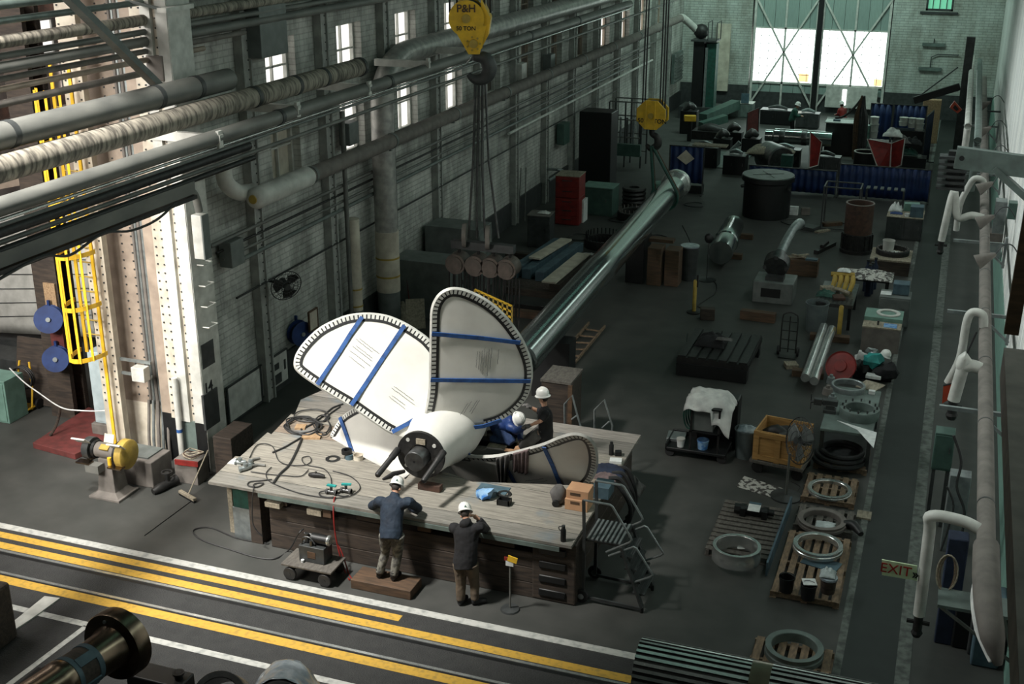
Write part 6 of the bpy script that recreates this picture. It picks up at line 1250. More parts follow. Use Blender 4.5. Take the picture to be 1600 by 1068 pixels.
p = P(1228, 776); fz = ZAT(p, 1240, 690); t = thing('standing_fan', 'large round wire fan on a pole in front of the wooden crate', 'fan', p); q = MB(); q.lathe([(.30, 0), (.30, .03), (.05, .06), (.02, .06)], n=28); q.build('foot', 'dark_grey', t, world=False); q = MB(); q.cyl((0, 0, .05), (0, 0, fz-.25), .025, n=10); q.build('pole', 'pipe_grey', t, world=False)
fan_head(t, p+Vector((.16, .1, fz)), (-.75, -.62, .2), .45, 'dark_grey', 26); cable('fan_cord', 'black cord snaking by the foot of the standing fan', [P(1236, 752, .2), P(1250, 760, .02), P(1246, 768, .02), P(1258, 778, .02), P(1250, 785, .02)], .008)
# welding / wash cart with white cloth, bin
pc = P(1084, 722); t = thing('service_cart', 'dark low service cart with side rails under the white cloth', 'cart', (pc.x, pc.y+.45, 0)); L0 = Vector((pc.x, pc.y+.45, 0))
q = MB(); q.box(0, 0, .16, 1.25, .75, .06); q.box(0, .35, .16, 1.25, .04, .16); q.box(-.61, 0, .16, .04, .75, .14); q.build('bed', 'black', t, world=False, bevel=.01)
for x in (-.54, .54):
    for y in (-.3, .3): q = MB(); wheel(q, (x, y, .10), (0, 1, 0), .10, .06); q.build('caster', 'rubber', t, world=False)
for x in (-.12, .45):
    for y in (-.33, .3): q = MB(); q.box(x, y, .22, .04, .04, .95); q.build('upright', 'black_iron', t, world=False)
for z in (1.15, .62): q = MB(); q.box(.16, 0, z, .64, .70, .03); q.build('shelf', 'black', t, world=False)
carton('grey machine box on the shelf of the service cart below the white cloth', L0+Vector((.10, -.1, .655)), .44, .4, .42, 'grey_paint', 0, 'control_box', 'box', False)
bucket('small white jar standing on the low bed of the service cart', L0+Vector((-.33, -.25, .222)), .085, .17, 'paper', 'pipe_white', bail=False, name='plastic_jar')
carton('flat grey tray of parts on the left end of the service cart bed', L0+Vector((-.5, .12, .222)), .38, .4, .07, 'galv', .1, 'parts_tray', 'tray', False)
bucket('small blue white tub on the lower shelf of the service cart', L0+Vector((.12, -.2, .655-.43)), .12, .2, 'plastic_blue', bail=False, name='tub')
tp = [P(1080, 664, 1.22), P(1098, 652, 1.26), P(1125, 651, 1.25), P(1145, 655, 1.2)]; q = MB(); c0 = L0+Vector((.2, .0, 1.27))
q.grid(lambda u, v: c0+Vector(((u-.5)*.95, (v-.5)*.85, .08*noise.noise(Vector((u*5, v*5, 3)))+.05-(.55*max(0, abs(u-.42)*2-.72)**1 if u > .5 else .3*max(0, .15-u))-(.9 if u > .6 else .35)*max(0, .32-v)*1.6)), 26, 22); solo(q, 'white_cloth', 'cloth_white', 'white cloth spread over the top of the service cart', 'cloth', ang=80, solid=.008)
for k in range(4): q = MB(); c_ = L0+Vector((-.22+.03*k, -.1+.08*k, .85)); q.tube([c_+Vector((.11*math.cos(a), .03*math.sin(2*a), .27*math.sin(a))) for a in [2*PI*i/16 for i in range(16)]], .018, 6, closed=True, smooth=2); solo(q, 'green_hose', 'green_dark', 'green hose loop hanging on the left end of the service cart, %s of the bundle' % ['front', 'second', 'third', 'back'][k], 'hose', 'green hose bundle')
for k, (px, py, r_, m, lab) in enumerate(((1135, 640, .17, 'green_dark', 'dark green tool bag on the far end of the service cart'), (1115, 640, .13, 'cloth_white', 'white rag ball upright on the far end of the service cart'), (1105, 650, .12, 'black', 'black tool case behind the white cloth on the service cart'))):
    c_ = PY(px, py, L0.y+.62); q = MB(); q.ball((0, 0, 0), r_, r_*.7, r_*.9, 12); q.v = [c_+p+p.normalized()*.06*noise.noise(p*12+Vector((k, 0, 0))) for p in q.v]; solo(q, ['tool_bag', 'rag_ball', 'tool_case'][k], m, lab, ['bag', 'rag', 'case'][k])
q = MB(); c_ = L0+Vector((.2, .62, 0)); q.box(c_.x+.1, c_.y, 0, .8, .42, 1.12); solo(q, 'gas_case', 'black', 'black upright case behind the service cart', 'case', smooth=False, bevel=.03)
bp = P(1164, 712); bucket('dark grey round trash bin right of the service cart', bp, .24, .62, 'bin_grey', None, None, 'trash_bin', False); rag('bin_liner', 'pale crumpled bin liner in the trash bin by the cart', bp+Vector((0, 0, .6)), (.38, .36), 'tarp_clear', 4, .08, 'liner')
# ============================================================ MIDDLE FLOOR
# T slot table with cloths
a, b_, c_, d_ = P(1056, 545, .52), P(1168, 560, .52), P(1196, 508, .52), P(1075, 505, .52)
tw = 1.62; tcx, tcy = (P(1112, 590).x), P(1112, 592).y
t = thing('slotted_table', 'low dark iron table with T slots and a crumpled cover on it', 'table', (tcx, tcy+1.05, 0)); q = MB(); q.box(0, 0, .32, tw+.1, 2.1, .14); n = 7
for k in range(n): q.box(-tw/2+(k+.5)*(tw+.1)/n-.05, 0, .46, (tw+.1)/n*.78, 2.1, .05)
q.build('table_bed', 'black_iron', t, world=False, smooth=False)
for x in (-.7, .7):
    for y in (-.9, .9): q = MB(); q.box(x, y, 0, .28, .28, .32); q.build('leg', 'black', t, world=False)
q = MB(); q.box(0, -1.08, .02, 1.7, .06, .30); q.build('front_plate', 'black', t, world=False)
rag('dark_cover', 'crumpled dark oilcloth on the slotted table', P(1112, 535, .51), (.75, .75), 'cloth_blackish', 6, .28, 'cover'); rag('grey_rag', 'grey rag on the dark oilcloth of the slotted table', P(1132, 530, .72), (.4, .2), 'cloth_grey', 2, .05)
cable('table_rod', 'thin rod leaning on the front left corner of the slotted table', [P(1069, 578, .0), P(1074, 520, .45)], .012, 'steel_dark', 6, 0, cat='rod')
q = MB(); p = P(1105, 498); q.box(p.x, p.y, 0, .4, .25, .32, rz=.2); solo(q, 'dark_box', 'timber_dark', 'dark box on the floor behind the slotted table', 'box', smooth=False, bevel=.02)
q = MB(); p = P(1183, 502); q.box(p.x, p.y+.1, 0, .95, .22, .26, rz=-.05); solo(q, 'timber_baulk', 'timber_brown', 'brown timber lying on the floor behind the slotted table', 'timber', smooth=False, bevel=.01)
def bollard(label, px, py, pyt, r=.055):
    p = P(px, py); h = ZAT(p, px, pyt); t = thing('yellow_post', label, 'post', p); q = MB(); q.lathe([(r, 0), (r, h-.03), (r*.7, h)], n=14); q.build('post', 'yellow_dull', t, world=False); q = MB(); q.lathe([(.2, 0), (.2, .03), (r, .05)], n=20); q.build('foot', 'black', t, world=False); return t
t = bollard('yellow post on a round foot left of the slotted table', 1084, 488, 437); q = MB(); q.box(.06, 0, .75, .05, .05, .35); q.build('black_strap', 'black', t, world=False)
bollard('tall yellow post between the perforated bench and the box shelves', 1310, 529, 477, .06)
# lamp stand
p = P(1104, 437); t = thing('lamp_stand', 'thin lamp stand with cables around its foot left of the polished short shaft', 'stand', p); h = ZAT(p, 1105, 372); q = MB(); q.cyl((0, 0, .03), (0, 0, h), .02, n=8); q.build('pole', 'dark_grey', t, world=False); q = MB(); q.lathe([(.28, 0), (.28, .02), (.03, .04)], n=20); q.build('foot', 'black', t, world=False); q = MB(); q.ball((0, 0, h), .14, .10, .16, 10); q.build('lamp_head', 'black', t, world=False)
cable('floor_cable', 'black cable running on the floor from the lamp stand to the yellow post', [P(1110, 435, .015), P(1120, 445, .015), P(1117, 458, .015), P(1100, 470, .015), P(1090, 478, .015), P(1100, 483, .015), P(1092, 489, .015)], .018)
cable('pendant', 'hanging black pendant switch cable beside the wooden crib', [P(1066, 352, 1.4), P(1076, 372, .9), P(1082, 392, .5), P(1084, 412, .12)], .015); q = MB(); q.box(*P(1084, 415, .0), .08, .08, .2); solo(q, 'pendant_switch', 'black', 'black pendant switch at the end of its hanging cable', 'switch', bevel=.01)
# polished short shaft on blocks
a, b_ = P(1126, 395, .55), P(1146, 352, .55); q = MB(); q.M = Matrix.Identity(4); ax_ = (b_-a).normalized(); ln = (b_-a).length; q.lathe([(.02, 0), (.36, 0), (.37, .04), (.37, ln*.35), (.40, ln*.36), (.40, ln*.40), (.37, ln*.41), (.37, ln*.7), (.34, ln*.72), (.34, ln), (.02, ln)], a, ax_, 32); solo(q, 'short_shaft', 'steel_polished', 'short polished steel shaft lying on timber near the round black vessel', 'shaft')
for k, (px, py) in enumerate(((1140, 403), (1158, 372))): p = P(px, py); q = MB(); q.box(p.x-.1, p.y, 0, 1.0, .2, .17); solo(q, 'timber_block', 'timber_brown', 'brown timber carrying the %s end of the short polished shaft' % ['near', 'far'][k], 'timber', smooth=False, bevel=.01)
# round black vessel
p = P(1190, 345); cz = 1.45; rv = .93; c_ = Vector((p.x, p.y+rv*.95, 0)); t = thing('round_vessel', 'big round black steel vessel with a grey spoked plate on top', 'vessel', c_); q = MB(); q.lathe([(rv*.9, 0), (rv*.9, cz-.2), (rv, cz-.15), (rv, cz), (.01, cz)], n=40); q.build('shell', 'black', t, world=False); q = MB(); q.lathe([(.12, cz), (rv*.98, cz+.01), (rv*.98, cz+.05), (.12, cz+.05)], n=40, closed=True); q.build('top_plate', 'teal_grey', t, world=False)
for k in range(4): q = MB(); q.M = Matrix.Rotation(PI/4*k*2+.5, 4, 'Z'); q.box(.35, 0, cz+.051, .45, .035, .008); q.build('slot', 'black', t, world=False)
for a in (3.6, 5.8): q = MB(); q.cyl((rv*.95*math.cos(a), rv*.95*math.sin(a), cz-.35), (rv*1.05*math.cos(a), rv*1.05*math.sin(a), cz-.35), .06, n=10); q.build('lug', 'steel_dark', t, world=False)
# grey base with chuck and arm
p = P(1205, 475); t = thing('clamp_machine', 'grey machine base with a round chuck and a long curved arm', 'machine', (p.x, p.y+.55, 0)); q = MB(); q.box(0, 0, 0, 1.12, 1.0, .62); q.build('base', 'grey_paint', t, world=False, bevel=.02); q = MB(); q.box(-.05, -.505, .18, .55, .02, .26); q.build('recess', 'black', t, world=False, bevel=.05)
q = MB(); q.lathe([(.05, 0), (.34, 0), (.36, .08), (.36, .3), (.22, .42), (.2, .6)], (0, -.15, .98), (0, .9, .35), 28); [q.box(.3*math.cos(a), -.2, .98+.3*math.sin(a)-.05, .1, .14, .1) for a in (0, 1.57, 3.14, 4.7)]; q.build('chuck', 'steel_dark', t, world=False)
q = MB(); q.tube([(0, .2, 1.1), (.06, .9, 1.35), (.14, 1.9, 1.55), (.2, 2.6, 1.55), (.22, 2.9, 1.5)], [.15, .14, .13, .15, .17], 14, smooth=4); q.build('arm', 'galv', t, world=False); q = MB(); q.box(0, -.1, .62, .5, .5, .12); q.build('saddle', 'dark_grey', t, world=False)
p = P(1248, 432); q = MB(); q.box(p.x, p.y+.3, 0, 1.05, .5, .5); solo(q, 'timber_crib', 'timber_brown', 'brown timber crib behind the grey machine base', 'crib', smooth=False, bevel=.015); q = MB(); q.box(p.x+.32, p.y+.2, .502, .35, .22, .05); solo(q, 'blue_box', 'blue_grey', 'small pale blue box on the brown timber crib', 'box', smooth=False)
for k, (x, y, r_) in enumerate(((1238, 392, .3), (1246, 385, -.5), (1232, 398, .8))): p = P(1248, 432); q = MB(); q.box(p.x-.2+.12*k, p.y+.3, .502+.042*k, .6-.1*k, .09, .04, rz=r_); solo(q, 'wood_offcut', 'wood_pale', 'pale offcut on the brown timber crib, %s of three' % ['lowest', 'middle', 'topmost'][k], 'offcut', 'offcuts on the crib', smooth=False)
# tall rusty cylinder
p = P(1335, 398); h = ZAT(p, 1335, 322); c_ = Vector((p.x, p.y+.45, 0)); t = thing('rust_cylinder', 'tall rusty open cylinder on a dark ribbed base', 'cylinder', c_); q = MB(); q.lathe([(.52, 0), (.52, .10), (.46, .12), (.46, .62), (.42, .64)], n=28); [q.box(.48*math.cos(2*PI*k/14), .48*math.sin(2*PI*k/14), .1, .05, .05, .5, rz=2*PI*k/14) for k in range(14)]; q.build('base', 'black_iron', t, world=False); q = MB(); q.lathe([(.44, .6), (.44, h), (.40, h), (.40, .7)], n=32, closed=True); q.build('tube', 'rust', t, world=False); q = MB(); q.ring((0, 0, h), .45, .40, .025); q.build('rim', 'pipe_taupe', t, world=False)
q = MB(); a, b_ = P(1275, 394, .06), P(1303, 380, .06); q.beam(a, b_, .16, .12); q.tube([a.lerp(b_, .3)+Vector((0, 0, .1)), a.lerp(b_, .6)+Vector((0, 0, .16))], .07, 8); solo(q, 'iron_bar', 'black_iron', 'black iron bar with a lump on the floor before the rusty cylinder', 'bar')
# hand truck
p = P(1230, 556); t = thing('hand_truck', 'black hand truck standing upright beside the slotted table', 'hand truck', p); h = ZAT(p, 1230, 488)
for s in (-1, 1): q = MB(); q.tube([(s*.19, 0, .1), (s*.19, .03, h-.18), (s*.12, .03, h-.04), (0, .03, h)], .018, 8, smooth=4); q.build('side_rail', 'black_iron', t, world=False); q = MB(); wheel(q, (s*.24, .08, .12), (1, 0, 0), .12, .06); q.build('wheel', 'rubber', t, world=False)
for z in (.2, .45, .7, .95): q = MB(); q.beam((-.19, .02, z*h/1.2), (.19, .02, z*h/1.2), .03, .02); q.build('cross_bar', 'black_iron', t, world=False)
q = MB(); q.box(0, -.10, .01, .42, .22, .015); q.build('toe_plate', 'black_iron', t, world=False); q = MB(); q.box(0, .02, .1, .03, .015, h-.2); q.build('centre_bar', 'black_iron', t, world=False)
# grey barrel, perforated bench with castings
p = P(1272, 520); bucket('grey open barrel in front of the perforated bench', (p.x, p.y+.25, 0), .30, .78, 'bin_grey', None, None, 'barrel', False)
p = P(1298, 520); bw, bd = .95, 2.0; t = thing('perforated_bench', 'dark low bench with a perforated steel top covered in castings', 'bench', (p.x, p.y+1.3, 0)); zb = .72; q = MB(); q.box(0, 0, zb-.1, bw, bd, .1); q.build('top', 'steel_dark', t, world=False)
q = MB()
for i in range(8):
    for j in range(5): q.lathe([(.001, 0), (.03, 0), (.03, .003), (.001, .003)], (-.40+.115*i, -.92+.115*j, zb+.001), (0, 0, 1), 8)
ho = q.build('holes', 'black', t, world=False); ho['kind'] = 'stuff'
for x in (-.4, .4):
    for y in (-.9, .9): q = MB(); q.box(x, y, 0, .08, .08, zb-.1); q.build('leg', 'black', t, world=False)
o = Vector(t.location); zt = zb+.0
q = MB(); 
for k in range(4): x = -.2+.16*k; q.tube([o+Vector((x, .15, zt+.02)), o+Vector((x+.05, .3, zt+.25)), o+Vector((x+.02, .55, zt+.35))], [.06, .075, .06], 8, smooth=3)
q.tube([o+Vector((-.28, .5, zt+.36)), o+Vector((.35, .55, zt+.38))], .07, 8); solo(q, 'yellow_casting', 'yellow_dull', 'yellow ochre four legged casting standing on the perforated bench', 'casting')
rag('white_bag', 'white plastic bag on top of the yellow casting', o+Vector((.05, .62, zt+.44)), (.36, .26), 'paper', 7, .1, 'bag'); rag('green_rag', 'dark green rag heap on the near end of the perforated bench', o+Vector((-.3, -.3, zt)), (.5, .45), 'green_dark', 9, .14)
q = MB(); q.tube([o+Vector((-.4, .0, zt+.10)), o+Vector((.0, -.05, zt+.12)), o+Vector((.3, -.18, zt+.07))], .055, 8); q.box(o.x-.3, o.y-.05, zt+.01, .35, .2, .16, rz=.4); solo(q, 'beige_pipe', 'wood_pale', 'beige pipe and block lying across the perforated bench', 'pipe')
q = MB(); q.box(o.x+.05, o.y-.5, zt+.005, .3, .35, .06, rz=.3); solo(q, 'rust_plate', 'rust', 'rusty plate on the near half of the perforated bench', 'plate', smooth=False)
q = MB(); p = P(1320, 428, .4); q.box(p.x, p.y, 0, .45, .4, .55); solo(q, 'brown_box', 'timber_brown', 'brown box behind the right corner of the perforated bench', 'box', smooth=False, bevel=.02)
# two silver tubes on wooden blocks, red disc
for k, (x0, y0, x1, y1) in enumerate(((1258, 590, 1287, 510), (1272, 595, 1300, 514))):
    a, b_ = P(x0, y0, .28), P(x1, y1, .28); q = MB(); q.lathe([(.02, 0), (.105, 0), (.11, .02), (.11, (b_-a).length), (.02, (b_-a).length)], a, b_-a, 20); solo(q, 'steel_tube', 'steel', 'silver steel tube lying on timbers, %s of two' % ['left', 'right'][k], 'tube', 'silver tubes')
for k, (px, py, w_) in enumerate(((1262, 588, .75), (1296, 532, 1.0))): p = P(px, py, .0); q = MB(); q.box(p.x, p.y, 0, w_, .22, .165, rz=.05); solo(q, 'timber_block', 'timber_brown', 'brown timber under the %s end of the two silver tubes' % ['near', 'far'][k], 'timber', smooth=False, bevel=.01)
q = MB(); p = P(1252, 575); q.box(p.x-.25, p.y, 0, .3, .3, .1, rz=.4); solo(q, 'wood_wedge', 'wood_pale', 'pale wedge on the floor left of the silver tubes', 'wedge', smooth=False)
c_ = P(1314, 572, .40); dn = Vector((-.25, -.75, .5)).normalized(); t = thing('red_disc', 'large dark red flanged disc leaning at the workbench', 'disc', (c_.x, c_.y, 0)); q = MB(); q.lathe([(.02, .06), (.14, .06), (.15, .02), (.34, .0), (.37, .03), (.37, -.02), (.02, -.03)], c_, dn, 36); q.build('disc', 'red', t); q = MB(); q.box(c_.x, c_.y+.3, 0, .5, .2, .25); q.build('prop_block', 'timber_dark', t)
# green work bench with vise and rings
p = P(1352, 690); zb = .85; bt = thing('work_bench', 'grey green steel workbench with a vise, rings and papers on it', 'bench', (P(1322, 674, zb).x, P(1322, 674, zb).y+1.2, 0)); bo = Vector(bt.location); q = MB(); q.box(0, 0, zb-.06, 1.02, 2.4, .06); q.build('top', 'teal_grey', bt, world=False, bevel=.01)
for x in (-.46, .46):
    for y in (-1.12, 1.12): q = MB(); q.box(x, y, 0, .08, .08, zb-.06); q.build('leg', 'dark_grey', bt, world=False)
q = MB(); q.box(0, 0, .2, .95, 2.2, .03); q.build('shelf', 'dark_grey', bt, world=False)
v0 = P(1283, 642, zb); t = thing('bench_vise', 'dark bench vise on the left corner of the green workbench', 'vise', (v0.x+.12, v0.y, zb)); q = MB(); q.box(.05, 0, 0, .26, .2, .08); q.box(.06, 0, .08, .18, .14, .10); q.box(.05, 0, .16, .30, .13, .12); q.box(-.2, 0, .14, .16, .12, .14); q.tube([(-.35, 0, .19), (.1, 0, .19)], .03, 8); q.build('body', 'dark_grey', t, world=False, bevel=.01); q = MB(); q.cyl((-.34, 0, .02), (-.34, 0, .36), .012, n=6); q.build('handle', 'steel_dark', t, world=False)
steel_ring('thick grey green flanged ring with studs on the near end of the workbench', P(1342, 650, zb), .40, .28, .20, 'teal_grey', studs=12, studh=.06)
steel_ring('thin dull ring on the workbench behind the thick flanged ring', P(1325, 608, zb), .36, .31, .12, 'galv')
q = MB(); ps = [P(1308, 657, zb), P(1370, 676, zb), P(1365, 700, zb), P(1340, 672, zb)]; q.prism([(p.x, p.y) for p in ps], zb+.003, zb+.012); solo(q, 'paper_sheet', 'paper', 'white paper sheet hanging at the front edge of the workbench', 'paper', smooth=False)
for k, (x, y, s) in enumerate(((1298, 598, .10), (1293, 615, .12), (1300, 628, .1))): q = MB(); c_ = P(x, y, zb); q.cyl(c_, c_+Vector((0, 0, .14)), s, s*.8, 12); q.cyl(c_+Vector((0, 0, .14)), c_+Vector((0, 0, .2)), s*.4, n=8); solo(q, 'pump_part', 'galv' if k != 1 else 'pipe_taupe', 'small round machine part on the left edge of the workbench, %s' % ['farthest of three', 'middle of three', 'nearest of three'][k], 'part', 'parts on the workbench')
q = MB(); q.box(*P(1360, 603, zb), .45, .5, .015, rz=-.4); solo(q, 'beige_board', 'wood_pale', 'beige board on the far right corner of the workbench', 'board', smooth=False); carton('small pale tin on the workbench beside the beige board', P(1362, 615, zb), .14, .1, .08, 'paper', 0, 'tin_box', 'tin', False)
# cluttered pile
for k, (x, y, z, r_, m, lab, nm) in enumerate(((1365, 562, .55, .24, 'teal', 'teal bag on the cluttered heap before the box shelves', 'bag'), (1350, 572, .35, .22, 'black', 'black bag at the left of the cluttered heap', 'bag'), (1385, 580, .35, .28, 'cloth_blackish', 'dark coat heap at the right of the cluttered heap', 'coat'), (1345, 555, .4, .14, 'cloth_white', 'whitish rag at the top left of the cluttered heap', 'rag'), (1362, 550, .5, .13, 'galv', 'grey lump of wrapped parts on top of the cluttered heap', 'parts'))):
    c_ = P(x, y, z); q = MB(); q.ball((0, 0, 0), r_, r_*.8, r_*.7, 12); q.v = [c_+p+p.normalized()*.12*noise.noise(p*9+Vector((k*3, 0, 0))) for p in q.v]; solo(q, nm+'_heap' if nm in ('coat', 'parts') else nm, m, lab, nm)
q = MB(); p = P(1362, 595); q.box(p.x, p.y+.5, 0, .9, .9, .2); solo(q, 'low_stand', 'black', 'low black stand under the cluttered heap', 'stand', smooth=False, bevel=.02)
h = hard_hat(None, 'hard_hat'); h.location = P(1383, 556, .62); h.rotation_euler = (.2, .3, 1); tag(h, 'white hard hat lying on the dark heap beside the teal bag', 'hat')
carton('yellow black tool case at the foot of the red disc', P(1343, 583, 0), .3, .2, .12, 'yellow_dull', .1, 'tool_case', 'case', False); carton('pale printed box at the front of the cluttered heap', P(1365, 590, .2), .35, .2, .08, 'paper', -.1, 'parts_box', 'box', False)
# box shelves: two open board boxes, grey cabinets
p = P(1373, 550); t = thing('board_rack', 'low taupe stand carrying two pale blue edged boards by the walkway', 'stand', (p.x, p.y+.55, 0)); q = MB(); q.box(0, 0, 0, .92, 1.1, .62); q.build('body', 'pipe_taupe', t, world=False, smooth=False, bevel=.01)
o = Vector(t.location); q = MB(); q.box(o.x, o.y-.3, .622, .94, .5, .03); solo(q, 'sheet_board', 'wood_pale', 'front pale board with a blue patch on the low taupe stand', 'board', smooth=False); q = MB(); q.box(o.x+.2, o.y-.32, .654, .32, .3, .01); solo(q, 'blue_patch', 'plastic_blue', 'blue film on the front pale board of the taupe stand', 'film', smooth=False)
q = MB(); q.box(o.x, o.y+.35, .622, .94, .75, .12); solo(q, 'plate_tray', 'mint', 'pale green edged tray on the back of the taupe stand', 'tray', smooth=False); steel_ring('white plate ring lying in the pale green edged tray', o+Vector((.1, .38, .75)), .30, .2, .03, 'white_metal')
q = MB(); q.box(o.x-.1, o.y-.35, .655, .05, .05, .12); solo(q, 'small_clamp', 'steel_dark', 'small steel clamp standing on the front pale board', 'clamp')
cabinet('grey_cabinet', 'grey cabinet with a panel behind the tray stand at the walkway', 'cabinet', P(1393, 512)+Vector((0, .5, 0)), .80, .7, .80, 'grey_paint', 0, 1); q = MB(); c_ = P(1393, 512)+Vector((0, .5, .81)); q.box(c_.x+.12, c_.y+.1, c_.z, .42, .4, .3); solo(q, 'control_box', 'blue_grey', 'blue grey control box on the grey cabinet', 'box', bevel=.015); q = MB(); q.box(c_.x-.25, c_.y-.05, c_.z, .28, .32, .012); solo(q, 'paper_sheet', 'paper', 'white paper sheet on the grey cabinet', 'paper', smooth=False)
p = P(1325, 475); t = thing('tarp_table', 'dark table covered by a grey streaked tarp', 'table', (p.x+.5, p.y+.5, 0)); q = MB(); q.box(0, 0, .7, 1.1, .9, .05); q.build('top', 'black', t, world=False)
for x in (-.48, .48):
    for y in (-.38, .38): q = MB(); q.box(x, y, 0, .07, .07, .7); q.build('leg', 'black', t, world=False)
rag('grey_tarp', 'grey streaked tarp crumpled over the dark table', Vector(t.location)+Vector((0, 0, .752)), (1.25, 1.0), 'spatter', 4, .14, 'tarp')
# ringed assembly on a board, bottles
p = P(1388, 430); t = thing('board_stand', 'beige topped stand under the dark studded ring', 'stand', (p.x, p.y+.7, 0)); q = MB(); q.box(0, 0, 0, 1.15, 1.3, .42); q.build('body', 'timber_dark', t, world=False, smooth=False); q = MB(); q.box(0, 0, .42, 1.2, 1.35, .05); q.build('top', 'wood_pale', t, world=False, smooth=False); o = Vector(t.location)+Vector((0, 0, .472))
steel_ring('dark studded ring on the beige topped stand', o+Vector((.02, .12, 0)), .50, .42, .16, 'black_iron', studs=22, studh=.03, stud_m='pipe_taupe'); bucket('white plastic bucket inside the dark studded ring', o+Vector((-.12, .10, 0)), .18, .42, 'pipe_white', None, None, 'bucket', False); rag('plastic_wrap', 'white plastic wrap inside the dark studded ring', o+Vector((.12, -.02, 0)), (.5, .4), 'paper', 3, .12, 'wrap')
for k, (x, y) in enumerate(((1357, 408), (1364, 412), (1369, 405), (1360, 415))): c_ = P(x, y, .9); t = thing('dark_bottle', 'dark bottle on the left of the beige stand, %s' % ['back left', 'front right', 'back right', 'front left'][k], 'bottle', (c_.x, c_.y, .0), 0, 'dark bottles'); q = MB(); q.lathe([(.09, 0), (.09, .7), (.04, .78), (.04, .9)], n=12); q.build('body', 'navy', t, world=False); q = MB(); q.cyl((0, 0, .9), (0, 0, .95), .05, n=10); q.build('cap', 'black', t, world=False)
# stack of boxes near the blue barrier
p = P(1410, 375); cabinet('box_table', 'grey desk with cartons by the walkway before the blue barrier', 'desk', (p.x, p.y+.6, 0), 1.15, 1.2, .75, 'dark_grey', 0, 2, 'wood_pale'); o = Vector((p.x, p.y+.6, .782))
carton('grey blue box at the right end of the grey desk', o+Vector((.35, -.3, 0)), .42, .45, .36, 'blue_grey', 0, 'grey_box', 'box', False); carton('pale teal box at the back of the grey desk', o+Vector((.15, .45, 0)), .5, .3, .26, 'mint', .1, 'teal_box', 'box', False); rag('white_bag', 'crumpled white plastic bag on the left of the grey desk', o+Vector((-.35, .25, 0)), (.45, .4), 'paper', 11, .28, 'bag'); rag('blue_rag', 'blue rag at the front of the grey desk', o+Vector((-.3, -.15, 0)), (.4, .25), 'blue', 5, .06)
bucket('small white cup on the front edge of the grey desk', o+Vector((.05, -.45, 0)), .08, .1, 'paper', None, None, 'cup', False)
# ============================================================ WORK CELLS BEFORE THE BIG DOOR
def screen(label, x0, x1, y, z0, z1, mat='blue_screen', frame='dark_grey', name='weld_screen', rz=0, posts=True):
    """a framed curtain standing on the floor"""
    t = thing(name, label, 'screen', ((x0+x1)/2, y, 0), rz); L = x1-x0; q = MB(); n = max(4, int(L*8))
    q.grid(lambda u, v: Vector((-L/2+L*u, .03*math.sin(u*n*PI), z0+(z1-z0)*v)), n*4, 3); q.build('curtain', mat, t, world=False, solid=.012, ang=80)
    for s in (-1, 1) if posts else (): q = MB(); q.box(s*L/2, 0, 0, .05, .05, z1+.04); q.box(s*L/2, 0, 0, .06, .5, .04); q.build('post', frame, t, world=False)
    q = MB(); q.box(0, 0, z1, L, .04, .04); q.build('top_rail', frame, t, world=False); return t
yb = 47.2; xa, xb, xc = PY(1168, 300, yb).x, PY(1305, 300, yb).x, PY(1452, 300, yb).x
zT = lambda py: PY(1300, py, yb).z
screen('long blue welding curtain, left length beside the round black vessel', xa, xb, yb, .06, PY(1220, 262, yb).z); screen('long dark blue welding curtain, right length reaching the walkway', xb+.08, xc, yb, .06, PY(1390, 262, yb).z)
y2 = 45.6; t = screen('short dark blue screen with a pale diamond sheet, left of the aisle', PY(1046, 260, y2).x, PY(1099, 260, y2).x, y2, PY(1070, 285, y2).z, PY(1070, 229, y2).z); ps = [PY(a, b, y2-.06) for a, b in ((1058, 246), (1072, 234), (1085, 248), (1072, 257))]; q = MB(); q.plate(ps, (0, -1, 0), .02); q.build('diamond_sheet', 'cream', t)
q = MB(); p = PY(1102, 225, y2+.4); q.box(p.x+.2, p.y, p.z-.05, 1.3, .5, .05); solo(q, 'ledge_board', 'wood_pale', 'pale board on top of the short screen with the diamond sheet', 'board', smooth=False)
q = MB(); p = P(1072, 300); q.box(p.x, y2+.4, 0, 1.25, .5, PY(1070, 290, y2).z); solo(q, 'dark_crate', 'black', 'black crate under the screen with the diamond sheet', 'crate', smooth=False, bevel=.02)
y3 = 58.5; screen('blue curtain behind the buckets, left half before the pale wicket door', PY(1358, 200, y3).x, PY(1392, 200, y3).x, y3, .2, PY(1380, 163, y3).z); screen('dark blue curtain behind the white bucket stacks, right half', PY(1394, 200, y3).x, PY(1445, 200, y3).x, y3, .2, PY(1420, 165, y3).z)
screen('grey navy curtain closing the work cell toward the walkway', PY(1448, 220, 53).x-.9, PY(1448, 220, 53).x+.9, 54, .2, 2.2, 'navy', 'dark_grey', 'weld_screen', 1.45)
def rpanel(label, pts, y, dy=.0, name='red_screen', mat='red'):
    ps = [PY(a, b, y+(dy if i in (1, 2) else 0)) for i, (a, b) in enumerate(pts)]; c_ = sum(ps, Vector())/len(ps); t = thing(name, label, 'screen', (c_.x, c_.y, min(p.z for p in ps))); q = MB(); q.plate(ps, (0, 1, 0), .04); q.build('sheet', mat, t, smooth=False); q = MB(); q.tube(ps+[ps[0]], .025, 6); q.build('frame', 'white_metal' if mat == 'red' else 'dark_grey', t)
    for p in sorted(ps, key=lambda p: p.z)[:2]: q = MB(); q.box(p.x, p.y, 0, .05, .05, max(.06, p.z)); q.build('leg', 'dark_grey', t)
    return t
rpanel('bright red slanted screen in front of the far horizontal shaft', [(1264, 262), (1278, 258), (1284, 222), (1266, 206)], 49.5, .5)
